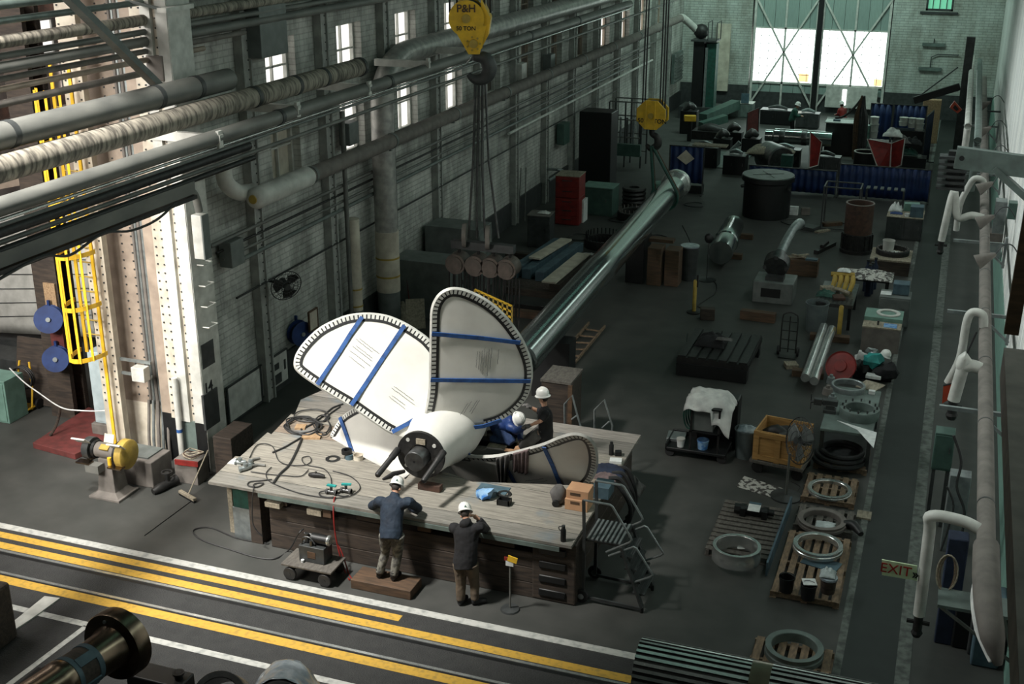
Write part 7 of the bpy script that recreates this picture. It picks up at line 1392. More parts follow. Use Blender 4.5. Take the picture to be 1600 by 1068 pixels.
rpanel('dull red screen left of the far horizontal shaft', [(1165, 230), (1184, 226), (1186, 168), (1168, 176)], 55, .6, mat='red_dull')
rpanel('red folded screen beside the black can, left leaf', [(1372, 264), (1390, 264), (1393, 224), (1355, 217)], 49.3, .3); rpanel('red folded screen beside the black can, right leaf', [(1391, 264), (1408, 258), (1414, 216), (1393, 224)], 49.6, -.3)
# far horizontal shaft
ys_ = 54.5; a, b_ = PY(1196, 211, ys_), PY(1300, 219, ys_); t = thing('turned_shaft', 'bright horizontal turned shaft with dark bands before the big door', 'shaft', (a.x, ys_, 0)); L = (b_-a).length; zc = a.z; q = MB(); q.lathe([(.05, 0), (.25, 0), (.25, L*.12), (.33, L*.14), (.33, L), (.05, L)], (a.x, ys_, zc), (1, 0, 0), 32); q.build('body', 'steel_polished', t)
for k in (.22, .55): q = MB(); q.lathe([(.335, 0), (.345, .02), (.345, .22), (.335, .24)], (a.x+L*k, ys_, zc), (1, 0, 0), 32, closed=False, cap=False); q.build('band', 'steel_dark', t)
for k in (.2, .8): q = MB(); q.box(a.x+L*k, ys_, 0, .35, .6, zc-.3); q.build('support', 'dark_grey', t)
# lathe like machine at left of it, with long green beam
y5 = 60; a, b_ = PY(1098, 185, y5), PY(1150, 163, y5+3); t = thing('green_beam', 'long grey green machine beam slanting toward the back wall', 'beam', (a.x, y5, 0)); q = MB(); q.beam(a, b_, .5, .45); q.build('beam', 'green_box', t, smooth=False); q = MB(); q.box(a.x+.2, y5+.3, 0, .8, .8, max(.3, a.z-.2)); q.build('pedestal', 'dark_grey', t, smooth=False); q = MB(); q.beam(a+Vector((.1, -.9, -.2)), a+Vector((1.1, .2, .05)), .4, .35); q.build('lower_beam', 'green_box', t, smooth=False)
y6 = 63.5; t = cabinet('teal_console', 'teal grey console with white top before the back wall, left of the dull red screen', 'console', (PY(1157, 180, y6).x, y6, 0), 1.3, .8, PY(1157, 160, y6).z, 'teal_grey', 0, 2, 'white_metal'); q = MB(); q.box(.25, -.42, .75, .4, .03, .5); q.build('panel_sheet', 'blue_grey', t, world=False)
p = PY(1110, 200, 57); q = MB(); q.tube([PY(1092, 205, 57), PY(1110, 203, 57), PY(1135, 208, 57)], [.2, .35, .2], 12, smooth=3); q.box(p.x, 57, 0, 1.6, .9, max(.25, p.z-.1)); solo(q, 'dark_machine', 'black_iron', 'dark low machine under the slanting green beam', 'machine')
for k, (px, py, y) in enumerate(((1078, 172, 58), (1130, 215, 55), (1147, 205, 56), (1175, 215, 54))):
    p = PY(px, py, y); t = thing('gear_machine', ['black machine head with a white dot left of the green beam', 'dark vise like machine at the aisle end', 'dark upright machine before the dull red screen', 'dark low machine at the foot of the dull red screen'][k], 'machine', (p.x, y, 0)); q = MB(); q.box(0, 0, 0, .8, .6, max(.3, p.z)); q.build('base', 'black', t, world=False, bevel=.02); q = MB(); q.tube([(-.25, -.1, max(.3, p.z)), (0, -.1, max(.3, p.z)+.25), (.25, 0, max(.3, p.z)+.1)], [.12, .2, .1], 10, smooth=3); q.build('head', 'steel_dark', t, world=False)
q = MB(); p = PY(1050+25, 186+0, 57); p = PY(1078, 186, 56); q.box(p.x, 56, p.z-.1, .55, .25, .28, rz=.3); q.box(p.x, 56.05, 0, .2, .12, p.z, mi=1); solo(q, 'yellow_machine', ['yellow', 'black'], 'small yellow machine head on a post beside the rear hook block', 'machine', bevel=.03)
p = PY(1137, 222, 53); q = MB(); q.tube([PY(1138, 240, 53), PY(1148, 230, 53), PY(1156, 222, 53)], .10, 10); solo(q, 'grey_tube', 'galv', 'short grey tube lying at the end of the aisle', 'tube')
q = MB(); p = P(1132, 250); q.box(p.x, p.y, .002, 1.9, 3.4, .03); solo(q, 'floor_plate', 'teal_grey', 'flat grey green steel plate on the floor of the aisle', 'plate', smooth=False)
# vertical boring mill on the left of the back wall
ym = 62.5; c_ = PY(1100, 170, ym); zt = PY(1100, 38, ym).z; t = thing('column_mill', 'tall dark green machine column with a railed platform on top, in the far left corner', 'machine', (c_.x, ym, 0)); q = MB(); q.box(-.35, 0, 0, .55, .8, zt-.8); q.build('column', 'black', t, world=False, smooth=False); q = MB(); q.box(.28, 0, 0, .5, .7, zt-.9); q.build('slide', 'green_dark', t, world=False, smooth=False); q = MB(); q.box(.05, -.38, .3, .12, .08, zt-1.4); q.build('screw', 'galv', t, world=False); q = MB(); q.box(-.1, 0, zt-.8, 1.3, 1.1, .08); q.build('platform', 'dark_grey', t, world=False); q = MB(); q.ball((-.35, 0, zt-.35), .4, .35, .38, 10); q.build('motor', 'black_iron', t, world=False)
for x in (.1, .55): q = MB(); q.tube([(x, -.5, zt-.75), (x, -.5, zt+.15), (x, .5, zt+.15), (x, .5, zt-.75)], .025, 6); q.build('guard_rail', 'dark_grey', t, world=False)
q = MB(); q.box(0, .2, 0, 2.4, 1.6, .6); q.build('bed', 'dark_grey', t, world=False)
q = MB(); p = PY(1125, 130, 65.6); q.box(p.x, 65.85, .9, .75, .15, 3.5); solo(q, 'wall_ladder_frame', 'cream', 'pale framed ladder panel on the back wall beside the tall machine column', 'panel', smooth=False)
p = PX(1058, 106, -13.9); t = thing('wall_louver', 'grey louvered grille on the left wall near the far corner', 'grille', p); q = MB(); q.box(0, 0, -.7, .15, 2.0, 1.5); q.build('frame', 'teal_grey', t, world=False)
for k in range(8): q = MB(); q.box(.1, 0, -.6+.17*k, .08, 1.8, .05, ry=.5); q.build('slat', 'grey_paint', t, world=False)
# black table box with trays, pipe cluster, bucket stacks
y7 = 55.5; c0 = PY(1311, 235, y7); zt = PY(1311, 190, y7).z; t = thing('black_cabinet', 'tall black cabinet with a white tray on top before the big door', 'cabinet', (c0.x, y7, 0)); q = MB(); q.box(0, 0, 0, 1.25, .9, zt); q.build('body', 'black', t, world=False, bevel=.02); q = MB(); q.box(0, 0, zt, 1.35, .95, .04); q.box(0, .45, zt+.04, 1.35, .03, .06); q.build('tray', 'paper', t, world=False); q = MB(); q.box(-.2, -.1, zt+.04, .3, .2, .08); q.build('tool_tray', 'blue_grey', t, world=False)
y8 = 54.5; t = thing('hose_mast', 'bundle of dark pipes and hoses gathered up to a hook right of the black cabinet', 'mast', (PY(1342, 225, y8).x, y8, 0)); top = PY(1349, 150, y8)
for k in range(5): q = MB(); q.tube([Vector((PY(1336+4*k, 228, y8).x, y8-.1*k, 0)), PY(1337+4*k, 190, y8-.05*k), PY(1342+2*k, 170, y8), top], .06 if k % 2 else .09, 8, smooth=4); q.build('pipe', 'timber_brown' if k < 2 else 'hose_black', t)
q = MB(); q.tube([top, PY(1335, 168, y8), PY(1318, 182, y8), PY(1305, 184, y8)], .05, 8, smooth=4); q.build('side_hose', 'hose_black', t)
def stack(label, px, py0, py1, y, n, r, m, grp):
    a, b_ = PY(px, py0, y), PY(px, py1, y); h = (b_.z-a.z)/n
    for k in range(n):
        c_ = Vector((a.x+.01*math.sin(k*2), y, a.z+h*k)); q = MB(); q.lathe([(r*.9, 0), (r, h*.9), (r*1.05, h*.9), (r*1.05, h*.995), (.001, h*.995)], c_, (0, 0, 1), 16, cap=False); solo(q, 'bucket', m, label % ['lowest', 'second', 'third', 'fourth', 'topmost'][k if k < n-1 else 4], 'bucket', grp)
yk = 56.5; q = MB(); p = PY(1355, 240, yk); hz = PY(1355, 214, yk).z
stack('%s bucket of the left pale green stack behind the red screen', 1351, 228, 195, yk, 3, .19, 'mint', 'pale green bucket stacks'); stack('%s bucket of the tall white topped stack behind the red screen', 1364, 215, 182, yk, 3, .19, 'pipe_white', 'white bucket stack')
stack('%s bucket of the leftmost white stack by the blue curtain', 1411, 196, 183, 57, 2, .19, 'pipe_white', 'white bucket stacks by the curtain'); stack('%s bucket of the middle white stack by the blue curtain', 1424, 199, 184, 57, 2, .18, 'pipe_white', 'white bucket stacks by the curtain'); stack('%s bucket of the rightmost white stack by the blue curtain', 1435, 208, 185, 57, 3, .19, 'pipe_white', 'white bucket stacks by the curtain')
q = MB(); a = PY(1358, 228, yk); q.box(a.x, yk, 0, 1.0, .6, a.z); solo(q, 'bucket_stand', 'dark_grey', 'dark stand under the pale green bucket stacks', 'stand', smooth=False); q = MB(); a = PY(1423, 208, 57); q.box(a.x, 57, 0, 1.5, .7, max(.2, PY(1423, 202, 57).z-.02)); solo(q, 'bucket_shelf', 'black', 'black shelf under the three white bucket stacks', 'shelf', smooth=False)
for k, (px, py, m) in enumerate(((1395, 212, 'cloth_white'), (1410, 222, 'cloth_grey'), (1425, 225, 'cloth_blackish'), (1418, 240, 'green_dark'))): p = PY(px, py, 52.5); rag('tool_heap', ['white rag on the clutter right of the red folded screen', 'grey cloth on the clutter right of the red folded screen', 'dark cloth below the white bucket stacks', 'dark green cloth low beside the red folded screen'][k], p, (.8, .6), m, k, .3, 'cloth')
q = MB(); p = P(1420, 252); q.box(p.x, 52.5, 0, 1.5, .8, PY(1418, 243, 52.5).z-.01); solo(q, 'clutter_bench', 'black', 'black bench under the cloths right of the red folded screen', 'bench', smooth=False)
y9 = 50.5; c_ = PY(1350, 262, y9); zt = PY(1350, 237, y9).z; t = thing('black_can', 'wide black open can with a bright rim before the red folded screen', 'can', (c_.x, y9, 0)); q = MB(); q.lathe([(.44, 0), (.44, zt), (.41, zt), (.41, .05)], n=28, closed=False, cap=False); q.lathe([(.001, .05), (.44, .0)], n=28, cap=False); q.build('shell', 'black', t, world=False); q = MB(); q.ring((0, 0, zt), .455, .40, .03); q.build('rim', 'pipe_white', t, world=False)
p = PY(1205, 232, 50.5); zt = p.z; t = thing('covered_motor', 'rounded grey steel casing draped with a beige tarp behind the blue curtain', 'casing', (p.x, 50.5, 0)); q = MB(); q.lathe([(.02, 0), (.55, 0), (.6, .05), (.6, 1.2), (.55, 1.25), (.02, 1.25)], (-.2, .3, .65), (.6, -.8, 0), 28); q.build('casing', 'steel_dark', t, world=False); q = MB(); q.box(-.1, 0, 0, 1.2, 1.0, .2); q.build('base', 'dark_grey', t, world=False)
rag('beige_tarp', 'beige crumpled tarp over the rounded steel casing', (p.x, 50.4, zt-.15), (1.9, 1.1), 'wood_pale', 6, .42, 'tarp'); rag('beige_tarp', 'small beige tarp heap right of the bright red slanted screen', P(1292, 247), (.8, .5), 'wood_pale', 9, .3, 'tarp')
q = MB(); p = P(1235, 262); q.box(PY(1228, 262, 49).x, 49.2, 0, .45, .35, PY(1228, 243, 49).z); solo(q, 'green_post', 'green_dark', 'dark green post block between the blue curtains', 'post', smooth=False)
# things on the floor near the blue curtain
for k, (px, py, m, s) in enumerate(((1240, 335, 'paper', (.3, .2, .3)), (1258, 335, 'pipe_taupe', (.3, .2, .25)), (1300, 352, 'timber_brown', (.7, .2, .12)), (1285, 362, 'wood_pale', (.6, .15, .06)), (1265, 358, 'dark_grey', (.5, .5, .12)))): p = P(px, py); q = MB(); q.box(p.x, p.y, 0, *s, rz=.3*k); solo(q, 'loose_block', m, ['pale printed box under the long blue curtain', 'taupe box beside the pale printed box under the curtain', 'brown timber on the floor left of the rusty cylinder', 'pale batten on the floor left of the rusty cylinder', 'dark flat block on the floor below the blue curtain'][k], 'block', smooth=False)
p = PY(1382, 312, 45.5); t = thing('slatted_rack', 'grey slatted rack under the right blue curtain', 'rack', (p.x, 45.5, 0))
for k in range(6): q = MB(); q.box(-.6+.24*k, 0, .8, .12, .4, .04); q.build('slat', 'grey_paint', t, world=False)
for x in (-.65, .65): q = MB(); q.box(x, 0, 0, .06, .4, .8); q.build('leg', 'dark_grey', t, world=False)
t = thing('wire_cage', 'dark frame cage standing left of the rusty cylinder', 'cage', P(1310, 360)); o = Vector(t.location)
for x in (-.6, .6):
    for y in (0, .9): q = MB(); q.box(x, y, 0, .05, .05, 1.5); q.build('post', 'dark_grey', t, world=False)
for z in (.05, 1.5): q = MB(); q.box(0, 0, z-.03, 1.2, .04, .04); q.box(0, .9, z-.03, 1.2, .04, .04); q.box(-.6, .45, z-.03, .04, .9, .04); q.box(.6, .45, z-.03, .04, .9, .04); q.build('frame_ring', 'dark_grey', t, world=False)
# ============================================================ LEFT HALF BEHIND THE PROPELLER
# dark crate behind the kneeling man, lying ladder
p = P(868, 682); a = PY(868, 585, p.y-.3); t = thing('dark_crate', 'dark brown crate with a pale top board behind the kneeling man', 'crate', (PY(868, 640, 21.9).x, 22.3, 0)); zt = PY(868, 598, 21.9).z; q = MB(); q.box(0, 0, 0, .62, .8, zt); q.build('body', 'timber_dark', t, world=False, smooth=False, bevel=.01); q = MB(); q.box(0, 0, zt, .66, .84, .05); q.build('top_board', 'wood_grey', t, world=False, smooth=False); q = MB(); q.box(.31, -.4, 0, .09, .05, zt); q.build('corner_post', 'timber_brown', t, world=False, smooth=False)
la = [P(848, 590), P(920, 507), P(885, 585), P(945, 512)]; t = thing('wooden_ladder', 'wooden ladder lying flat on the floor beside the propeller shaft', 'ladder', (la[0]+la[3])/2)
for a, b_ in ((la[0], la[1]), (la[2], la[3])): q = MB(); q.beam(a+Vector((0, 0, .05)), b_+Vector((0, 0, .05)), .04, .08); q.build('side_rail', 'wood_pallet', t, smooth=False)
for k in range(7): f = (k+.6)/7.5; q = MB(); q.beam(la[0].lerp(la[1], f)+Vector((0, 0, .05)), la[2].lerp(la[3], f)+Vector((0, 0, .05)), .05, .03); q.build('rung', 'wood_pallet', t, smooth=False)
# crib under the shaft
cx = S0.lerp(S1, .70); 
for k, (px, m, lab, dx) in enumerate(((1060, 'timber_brown', 'upright brown timber crib under the far half of the propeller shaft, front', .45), (1070, 'timber_brown', 'orange brown timber block at the right of the shaft crib', .95))):
    p = P(1045+22*k, 412); q = MB(); q.box(cx.x+dx+.05, cx.y-.2+.1*k, 0, .42, .55, 1.15-.05*k); solo(q, 'crib_timber', m, lab, 'timber', smooth=False, bevel=.015)
q = MB(); q.box(cx.x-.1, cx.y+.0, 0, .55, .9, 1.40); solo(q, 'crib_block', 'black', 'black block stack directly under the far half of the propeller shaft', 'block', smooth=False, bevel=.02)
q = MB(); q.box(cx.x+.45, cx.y+.3, 1.16, .9, .3, .1); solo(q, 'crib_board', 'timber_brown', 'brown board lying on the shaft crib', 'board', smooth=False)
p = P(1078, 395); bucket('dark drum with a pale clear liner right of the shaft crib', (cx.x+1.35, cx.y+.5, 0), .27, 1.05, 'dark_grey', 'tarp_clear', None, 'drum', False)
q = MB(); n2 = S0.lerp(S1, .15); q.box(n2.x, n2.y, 0, .9, .5, 1.39); solo(q, 'near_crib', 'black', 'black block stack under the near end of the propeller shaft', 'block', smooth=False)
# blue beams and pale boards on timber pallets
def bar(name, lab, cat, x0, y0, x1, y1, z, w_, h, m, grp=None): q = MB(); q.beam(P(x0, y0, z)+Vector((0, 0, -h/2)), P(x1, y1, z)+Vector((0, 0, -h/2)), w_, h); return solo(q, name, m, lab, cat, grp, smooth=False, bevel=.006)
for k in range(5):
    a = P(800+14*k, 462-8*k+k*3, .16), ; x = P(835, 462-14*k); q = MB(); q.box(x.x+.3, x.y, 0, 2.5, .2, .2); solo(q, 'bearer_timber', 'wood_grey' if k % 2 else 'timber_dark', 'bearer timber under the blue beams, %s from the front' % ['first', 'second', 'third', 'fourth', 'fifth'][k], 'timber', 'bearers of the blue beams', smooth=False)
bar('blue_beam', 'leftmost slate blue beam of the stack on bearers', 'beam', 800, 420, 872, 372, .5, .3, .28, 'blue_grey'); bar('blue_beam', 'second slate blue beam, end toward the camera broken short', 'beam', 822, 420, 882, 378, .52, .28, .3, 'blue_grey'); bar('blue_beam', 'third slate blue beam, right of the stack', 'beam', 843, 425, 905, 378, .5, .28, .28, 'blue_grey')
bar('pale_plank', 'pale plank lying on top of the slate blue beams', 'plank', 835, 402, 885, 372, .66, .38, .06, 'cream'); bar('pale_plank', 'long pale plank on its own timbers right of the slate blue beams', 'plank', 857, 440, 912, 395, .50, .42, .05, 'cream'); bar('plank_bearer', 'dark beam under the long pale plank', 'beam', 866, 444, 920, 398, .43, .3, .4, 'timber_dark')
rag('white_rag', 'white rag on the floor at the end of the long pale plank', P(921, 398), (.5, .3), 'cloth_white', 2, .06); bar('dark_skid', 'dark skid timber at the front of the blue beam stack', 'timber', 800, 470, 880, 478, .25, .4, .25, 'black'); bar('ochre_skid', 'ochre timber on the floor below the dark skid', 'timber', 800, 482, 870, 490, .2, .2, .2, 'timber_brown')
# studded rings
p = P(938, 388); t = steel_ring('black ring with upright studs all round, by the blue beams', (p.x, p.y+.3, 0), .62, .50, .28, 'black_iron', studs=26, studh=.20, stud_m='black'); steel_ring('smaller black studded ring farther back near the hanging sling', P(985, 345)+Vector((0, .3, 0)), .55, .42, .3, 'black_iron', studs=20, studh=.12, stud_m='pipe_taupe')
# cabinets along the left wall
cabinet('tool_cabinet', 'dark tool cabinet with clutter on its top at the left wall', 'cabinet', P(838, 388)+Vector((0, .45, 0)), .75, .7, 1.05, 'dark_grey', .1, 1, 'pipe_taupe'); rag('rag', 'pale rag on the dark tool cabinet', P(838, 388)+Vector((.1, .45, 1.09)), (.4, .25), 'cloth_white', 8, .08)
cabinet('red_locker', 'lower red cabinet of the pair with slotted side', 'cabinet', P(888, 352)+Vector((-.1, .5, 0)), .85, .9, .95, 'red', .05, 0, None, 0, 3, 'red cabinets'); o = P(888, 352)+Vector((-.1, .5, .96)); t = cabinet('red_locker', 'upper red cabinet of the pair with things on top', 'cabinet', o, .85, .9, .75, 'red', .05, 0, 'wood_pale', 0, 2, 'red cabinets')
cabinet('green_chest', 'grey green chest with a pale top right of the red cabinets', 'chest', P(930, 338)+Vector((0, .6, 0)), 1.15, .9, 1.0, 'green_box', 0, 1, 'mint'); q = MB(); p = P(912, 345); q.box(p.x, p.y, 0, .12, .5, .8); solo(q, 'white_board', 'paper', 'white board standing between red cabinets and green chest', 'board', smooth=False)
cabinet('wall_locker', 'tall grey locker at the left wall behind the white blades', 'locker', PX(672, 470, -13.2)*1, .8, 1.2, 1.9, 'grey_paint', 0, 1) if 0 else None
for k, (px, py, h, lab) in enumerate(((668, 470, 1.9, 'large grey locker at the left wall behind the upright blade'), (655, 480, 1.6, 'grey low locker in front of the large grey locker'))):
    p = P(px, py); cabinet('wall_locker', lab, 'locker', (-13.2+.1*k, p.y+1.6-1.9*k, 0), 1.0, 1.7, h, 'grey_paint', PI/2, 2)
for k, (px, py, m, lab) in enumerate(((634, 430, 'red_dull', 'dull red coat hanging beside the pale duct'), (645, 435, 'cloth_blackish', 'black coat hanging right of the dull red coat'))):
    p = PX(px, py, -13.65); drape('hung_coat', lab, [p+Vector((0, -.25, .5)), p+Vector((0, .25, .5))], [p+Vector((.1, -.3, -.7)), p+Vector((.1, .3, -.7))], (1, 0, 0), m, 3, .05, .1, 'coat', k)
rag('canvas_heap', 'pale canvas heap on the floor by the foot of the wide duct', P(606, 497)+Vector((.3, .0, 0)), (.7, .7), 'wood_pale', 5, .6, 'canvas'); q = MB(); p = P(650, 512); q.box(p.x, p.y, 0, .5, .06, .8, rx=-.3, rz=.5); solo(q, 'leaning_sheet', 'wood_pale', 'pale sheet leaning between the two big white blades', 'sheet', smooth=False)
# switch boxes and conduits on the wall
for k, (px, py, m, lab) in enumerate(((880, 212, 'green_box', 'grey green louvered box on the left wall above the dark curtain'), (362, 392, 'grey_paint', 'small grey box on the left wall beside the corner column'), (813, 110, 'white_metal', 'small white box on the left wall below the header pipe'), (858, 95, 'grey_paint', 'grey box on the left wall among the far windows'), (545, 206, 'grey_paint', 'small grey lamp box beside the lit window above the header'))):
    p = PX(px, py, -13.95); q = MB(); q.box(0+p.x, p.y, p.z-.3, .3, .7 if not k else .5, .8 if not k else .55); solo(q, 'switch_box', m, lab, 'box', bevel=.015)
q = MB(); p = P(942, 300); q.box(PY(934, 250, 46).x, 46, 0, 1.3, 1.0, PY(934, 172, 46).z); solo(q, 'dark_booth', 'black', 'tall black booth standing at the left wall', 'booth', smooth=False, bevel=.03)
p = PY(922, 190, 49.3); q = MB(); q.box(p.x, 49.4, PY(920, 232, 49.3).z, .5, .08, 1.4); solo(q, 'navy_curtain', 'blue_screen', 'narrow navy curtain on the left of the tall black booth', 'curtain', smooth=False)
ysc = 49.5; x0, x1 = PY(950, 260, ysc).x, PY(1000, 260, ysc).x; z1 = PY(975, 160, ysc).z; t = thing('pipe_rack', 'open dark pipe scaffold rack left of the rear hook block', 'rack', ((x0+x1)/2, ysc, 0))
for x in (x0, (x0+x1)/2, x1):
    for y in (ysc, ysc+1.0): q = MB(); q.box(x, y, 0, .06, .06, z1); q.build('post', 'dark_grey', t)
for k in range(4): z = .5+(z1-.5)*k/3; q = MB(); q.box((x0+x1)/2, ysc, z, x1-x0, .05, .05); q.build('rail', 'pipe_grey', t); q = MB(); q.box((x0+x1)/2, ysc+1, z, x1-x0, .05, .05); q.build('rail', 'pipe_grey', t)
for k in range(5): q = MB(); x = x0+(x1-x0)*(k+.5)/5; q.cyl((x, ysc+.3, .5), (x, ysc+.3, z1*.75), .05, n=8); q.build('stored_tube', 'galv' if k % 2 else 'dark_grey', t)
q = MB(); p = PY(972, 238, 49); q.box(p.x+.1, 49.36, p.z-.2, 1.2, .22, .5); solo(q, 'green_crate', 'green_box', 'grey green flat crate low in the pipe scaffold rack', 'crate', smooth=False)
t = thing('wheel_stack', 'stack of dark rims behind the shaft flange', 'stack', PY(985, 255, 47)*1); o = P(990, 322)
for k in range(5): q = MB(); q.lathe([(.2, 0), (.42, 0), (.45, .05), (.42, .12), (.2, .12)], (o.x, o.y, .15*k), (0, 0, 1), 24, closed=True); q.build('rim', 'black_iron', t)
t.location = (o.x, o.y, 0)
for ch in t.children: ch.location = (0, 0, 0)
for ch in t.children: ch.data.transform(Matrix.Translation(PY(985, 255, 47)-o))
bucket('pale teal bucket on the rims behind the flange', (o.x+.9, o.y+.3, .0), .3, .9, 'mint', None, None, 'tub', False)
# leaning rods at the wall
for k in range(3): a, b_ = P(800+10*k, 345), PX(806+8*k, 262, -14.0); q = MB(); q.tube([a, b_], .02, 6); solo(q, 'leaning_rod', 'pipe_grey', 'thin rod leaning on the left wall near the tool cabinet, %s of three' % ['left', 'middle', 'right'][k], 'rod', 'leaning rods')
t = thing('wall_pipe_loop', 'bent pale pipe sticking out of the left wall above the red cabinets', 'pipe', PX(865, 268, -13.9)); q = MB(); q.tube([PX(855, 264, -13.9), PX(872, 265, -13.4), PX(878, 268, -13.3), PX(858, 282, -13.6)], .05, 8, smooth=3); q.build('pipe_run', 'galv', t)
# ============================================================ HOOK BLOCKS
def arc_text(): pass
yb_ = 27.0; cc = PY(733, 27, yb_); r_ = .41
t = thing('hook_block', 'near yellow fifty ton crane hook block with a dark steel hook', 'hook block', (cc.x, yb_, PY(745, 135, yb_).z)); B0 = Vector((cc.x, yb_, cc.z)); face = Vector((.30, -.95, .0)).normalized(); sx = Vector((face.y*-1, face.x, 0)).normalized(); sx = Vector((.95, .30, 0))
def BL(x, y, z): return B0+sx*x-face*y+Vector((0, 0, z))     # x right, y depth, z up, in the block's own frame
for d, lab in ((-.34, 'front'), (.34, 'back')):
    q = MB(); q.lathe([(.03, 0), (r_, 0), (r_, .07), (.03, .07)], BL(-.04, d, 0), -face, 40); ch = q.build('cheek_plate', 'yellow', t); q = MB(); q.plate([BL(-.32, d+.01, -.24), BL(.42, d+.01, -.14), BL(.26, d+.01, -.80), BL(.0, d+.01, -.80)], -face, .06); q.build('lower_plate', 'yellow', t, smooth=False)
q = MB(); q.lathe([(.2, -.24), (.39, -.24), (.32, -.12), (.39, 0), (.32, .12), (.39, .24), (.2, .24)], BL(-.04, .03, 0), -face, 32, closed=True); q.build('sheave', 'dark_grey', t)
q = MB(); q.plate([BL(.30, -.27, .42), BL(.52, -.27, .0), BL(.46, -.27, -.38), BL(.24, -.27, -.78)], -face, .62); q.build('side_shroud', 'yellow', t, smooth=False)
q = MB(); q.cyl(BL(-.04, -.40, 0), BL(-.04, -.34, 0), .10, n=16); q.build('centre_pin', 'yellow_dull', t); q = MB(); q.cyl(BL(.12, -.38, -.56), BL(.12, -.33, -.56), .10, n=16); q.build('trunnion', 'yellow_dull', t)
for k in range(7): a = 2*PI*k/7; q = MB(); q.cyl(BL(.12+.15*math.cos(a), -.36, -.56+.15*math.sin(a)), BL(.12+.15*math.cos(a), -.33, -.56+.15*math.sin(a)), .025, n=6); q.build('bolt', 'yellow_dull', t)
tr = math.atan2(sx.y, sx.x); loc = lambda x, z: BL(x, -.345, z)-Vector(t.location)
text_mesh('P&H', .24, t, 'maker_letters', 'timber_brown', loc(-.04, .22), (PI/2, 0, tr), .012); text_mesh('50 TON', .13, t, 'load_letters', 'black', loc(-.05, -.22), (PI/2, 0, tr), .004)
hk = MB(); H0 = BL(.20, 0, -.72); R2 = .27; pts = [H0, H0+Vector((0, 0, -.10))]; 
for a in range(100, -175, -25): pts.append(H0+Vector((0, 0, -.44))+sx*(R2*math.cos(math.radians(a)))+Vector((0, 0, R2*math.sin(math.radians(a)))))
hk.tube(pts, [.10, .11]+[.12, .14, .165, .175, .175, .17, .155, .14, .12, .09, .06][:len(pts)-2], 16, smooth=3); hk.build('hook', 'dark_grey', t); q = MB(); q.tube([H0+sx*-.08+Vector((0, 0, -.1)), H0+sx*-.28+Vector((0, 0, -.34))], .025, 8); q.build('safety_latch', 'steel', t)
for dx in (-.45, -.28, .36, .5): q = MB(); q.cyl(BL(dx, .0, .1), BL(dx*.9, 0, 9), .025, n=6); q.build('hoist_rope', 'black', t)
hb = H0+Vector((0, 0, -.66))
for k, (dx, px) in enumerate(((-.06, 742), (.02, 747), (.10, 752), (.16, 765))): e = PY(px-10+8*k, 372, yb_); q = MB(); q.tube([hb+sx*dx+Vector((0, 0, .05)), (hb+e)/2, e], .03, 8); solo(q, 'sling_rope', 'steel_dark', 'steel sling rope from the near hook down to the hoists, %s' % ['leftmost', 'second from left', 'third from left', 'rightmost'][k], 'rope', 'sling ropes under the near hook')
pm('tan_dark', (.11, .085, .07), (.06, .048, .04), 6, .6)
# spreader and chain hoists hanging from it
zs = PY(750, 375, yb_).z; xh = [PY(x, 410, yb_).x for x in (716, 746, 770, 795)]; t = thing('spreader_beam', 'dark spreader beam with pulley cheeks carrying four chain hoists', 'beam', (xh[1], yb_, zs)); q = MB(); q.box((xh[0]+xh[3])/2, yb_, zs-.25, xh[3]-xh[0]+.3, .2, .2); q.build('beam', 'dark_grey', t, smooth=False)
for x in (xh[0]+.2, xh[1]+.3): q = MB(); q.lathe([(.05, -.05), (.3, -.05), (.3, .05), (.05, .05)], (x, yb_-.05, zs+.1), (1, .3, 0), 24, closed=True); q.build('pulley', 'pipe_taupe', t)
for k, x in enumerate(xh):
    t = thing('chain_hoist', 'brown chain hoist with hanging chains under the near hook, %s' % ['leftmost', 'second from left', 'third from left', 'rightmost'][k], 'hoist', (x, yb_, zs-.9), 0, 'chain hoists'); q = MB(); q.cyl((x, yb_-.22, zs-.62), (x, yb_+.2, zs-.62), .26, n=20); q.cyl((x, yb_-.26, zs-.62), (x, yb_-.2, zs-.62), .2, n=20); q.build('body', 'tan_dark', t); q = MB(); q.tube([(x, yb_, zs-.2), (x+.04, yb_, zs-.32), (x, yb_, zs-.42)], .04, 8); q.build('top_hook', 'black_iron', t)
    for j, dx in enumerate((-.2, -.05, .12, .22)): q = MB(); q.tube([(x+dx, yb_-.1, zs-.7), (x+dx*1.05, yb_-.1, .9+.25*((j+k) % 3)), (x+dx+.06, yb_-.05, .9+.25*((j+k) % 3)), (x+dx+.07, yb_-.02, zs-.9)], .022, 5, smooth=2); q.build('chain', 'black_iron', t)
# yellow grating behind the upright blade
t = thing('yellow_grating', 'yellow barred grating standing behind the upright blade tip', 'grating', P(770, 505))
g = [PY(742, 452, 26), PY(800, 478, 26), PY(800, 505, 26), PY(742, 480, 26)]
for k in range(9): f = k/8; q = MB(); q.beam(g[0].lerp(g[1], f), g[3].lerp(g[2], f), .04, .03, up=(0, 1, 0)); q.build('bar', 'yellow_dull', t, smooth=False)
for k in range(4): f = k/3; q = MB(); q.beam(g[0].lerp(g[3], f), g[1].lerp(g[2], f), .05, .03, up=(0, 1, 0)); q.build('cross_bar', 'yellow', t, smooth=False)
q = MB(); q.beam(g[2], (g[2].x, 26, 0), .05, .05); q.beam(g[3], (g[3].x, 26, 0), .05, .05); q.build('legs', 'black', t, smooth=False)
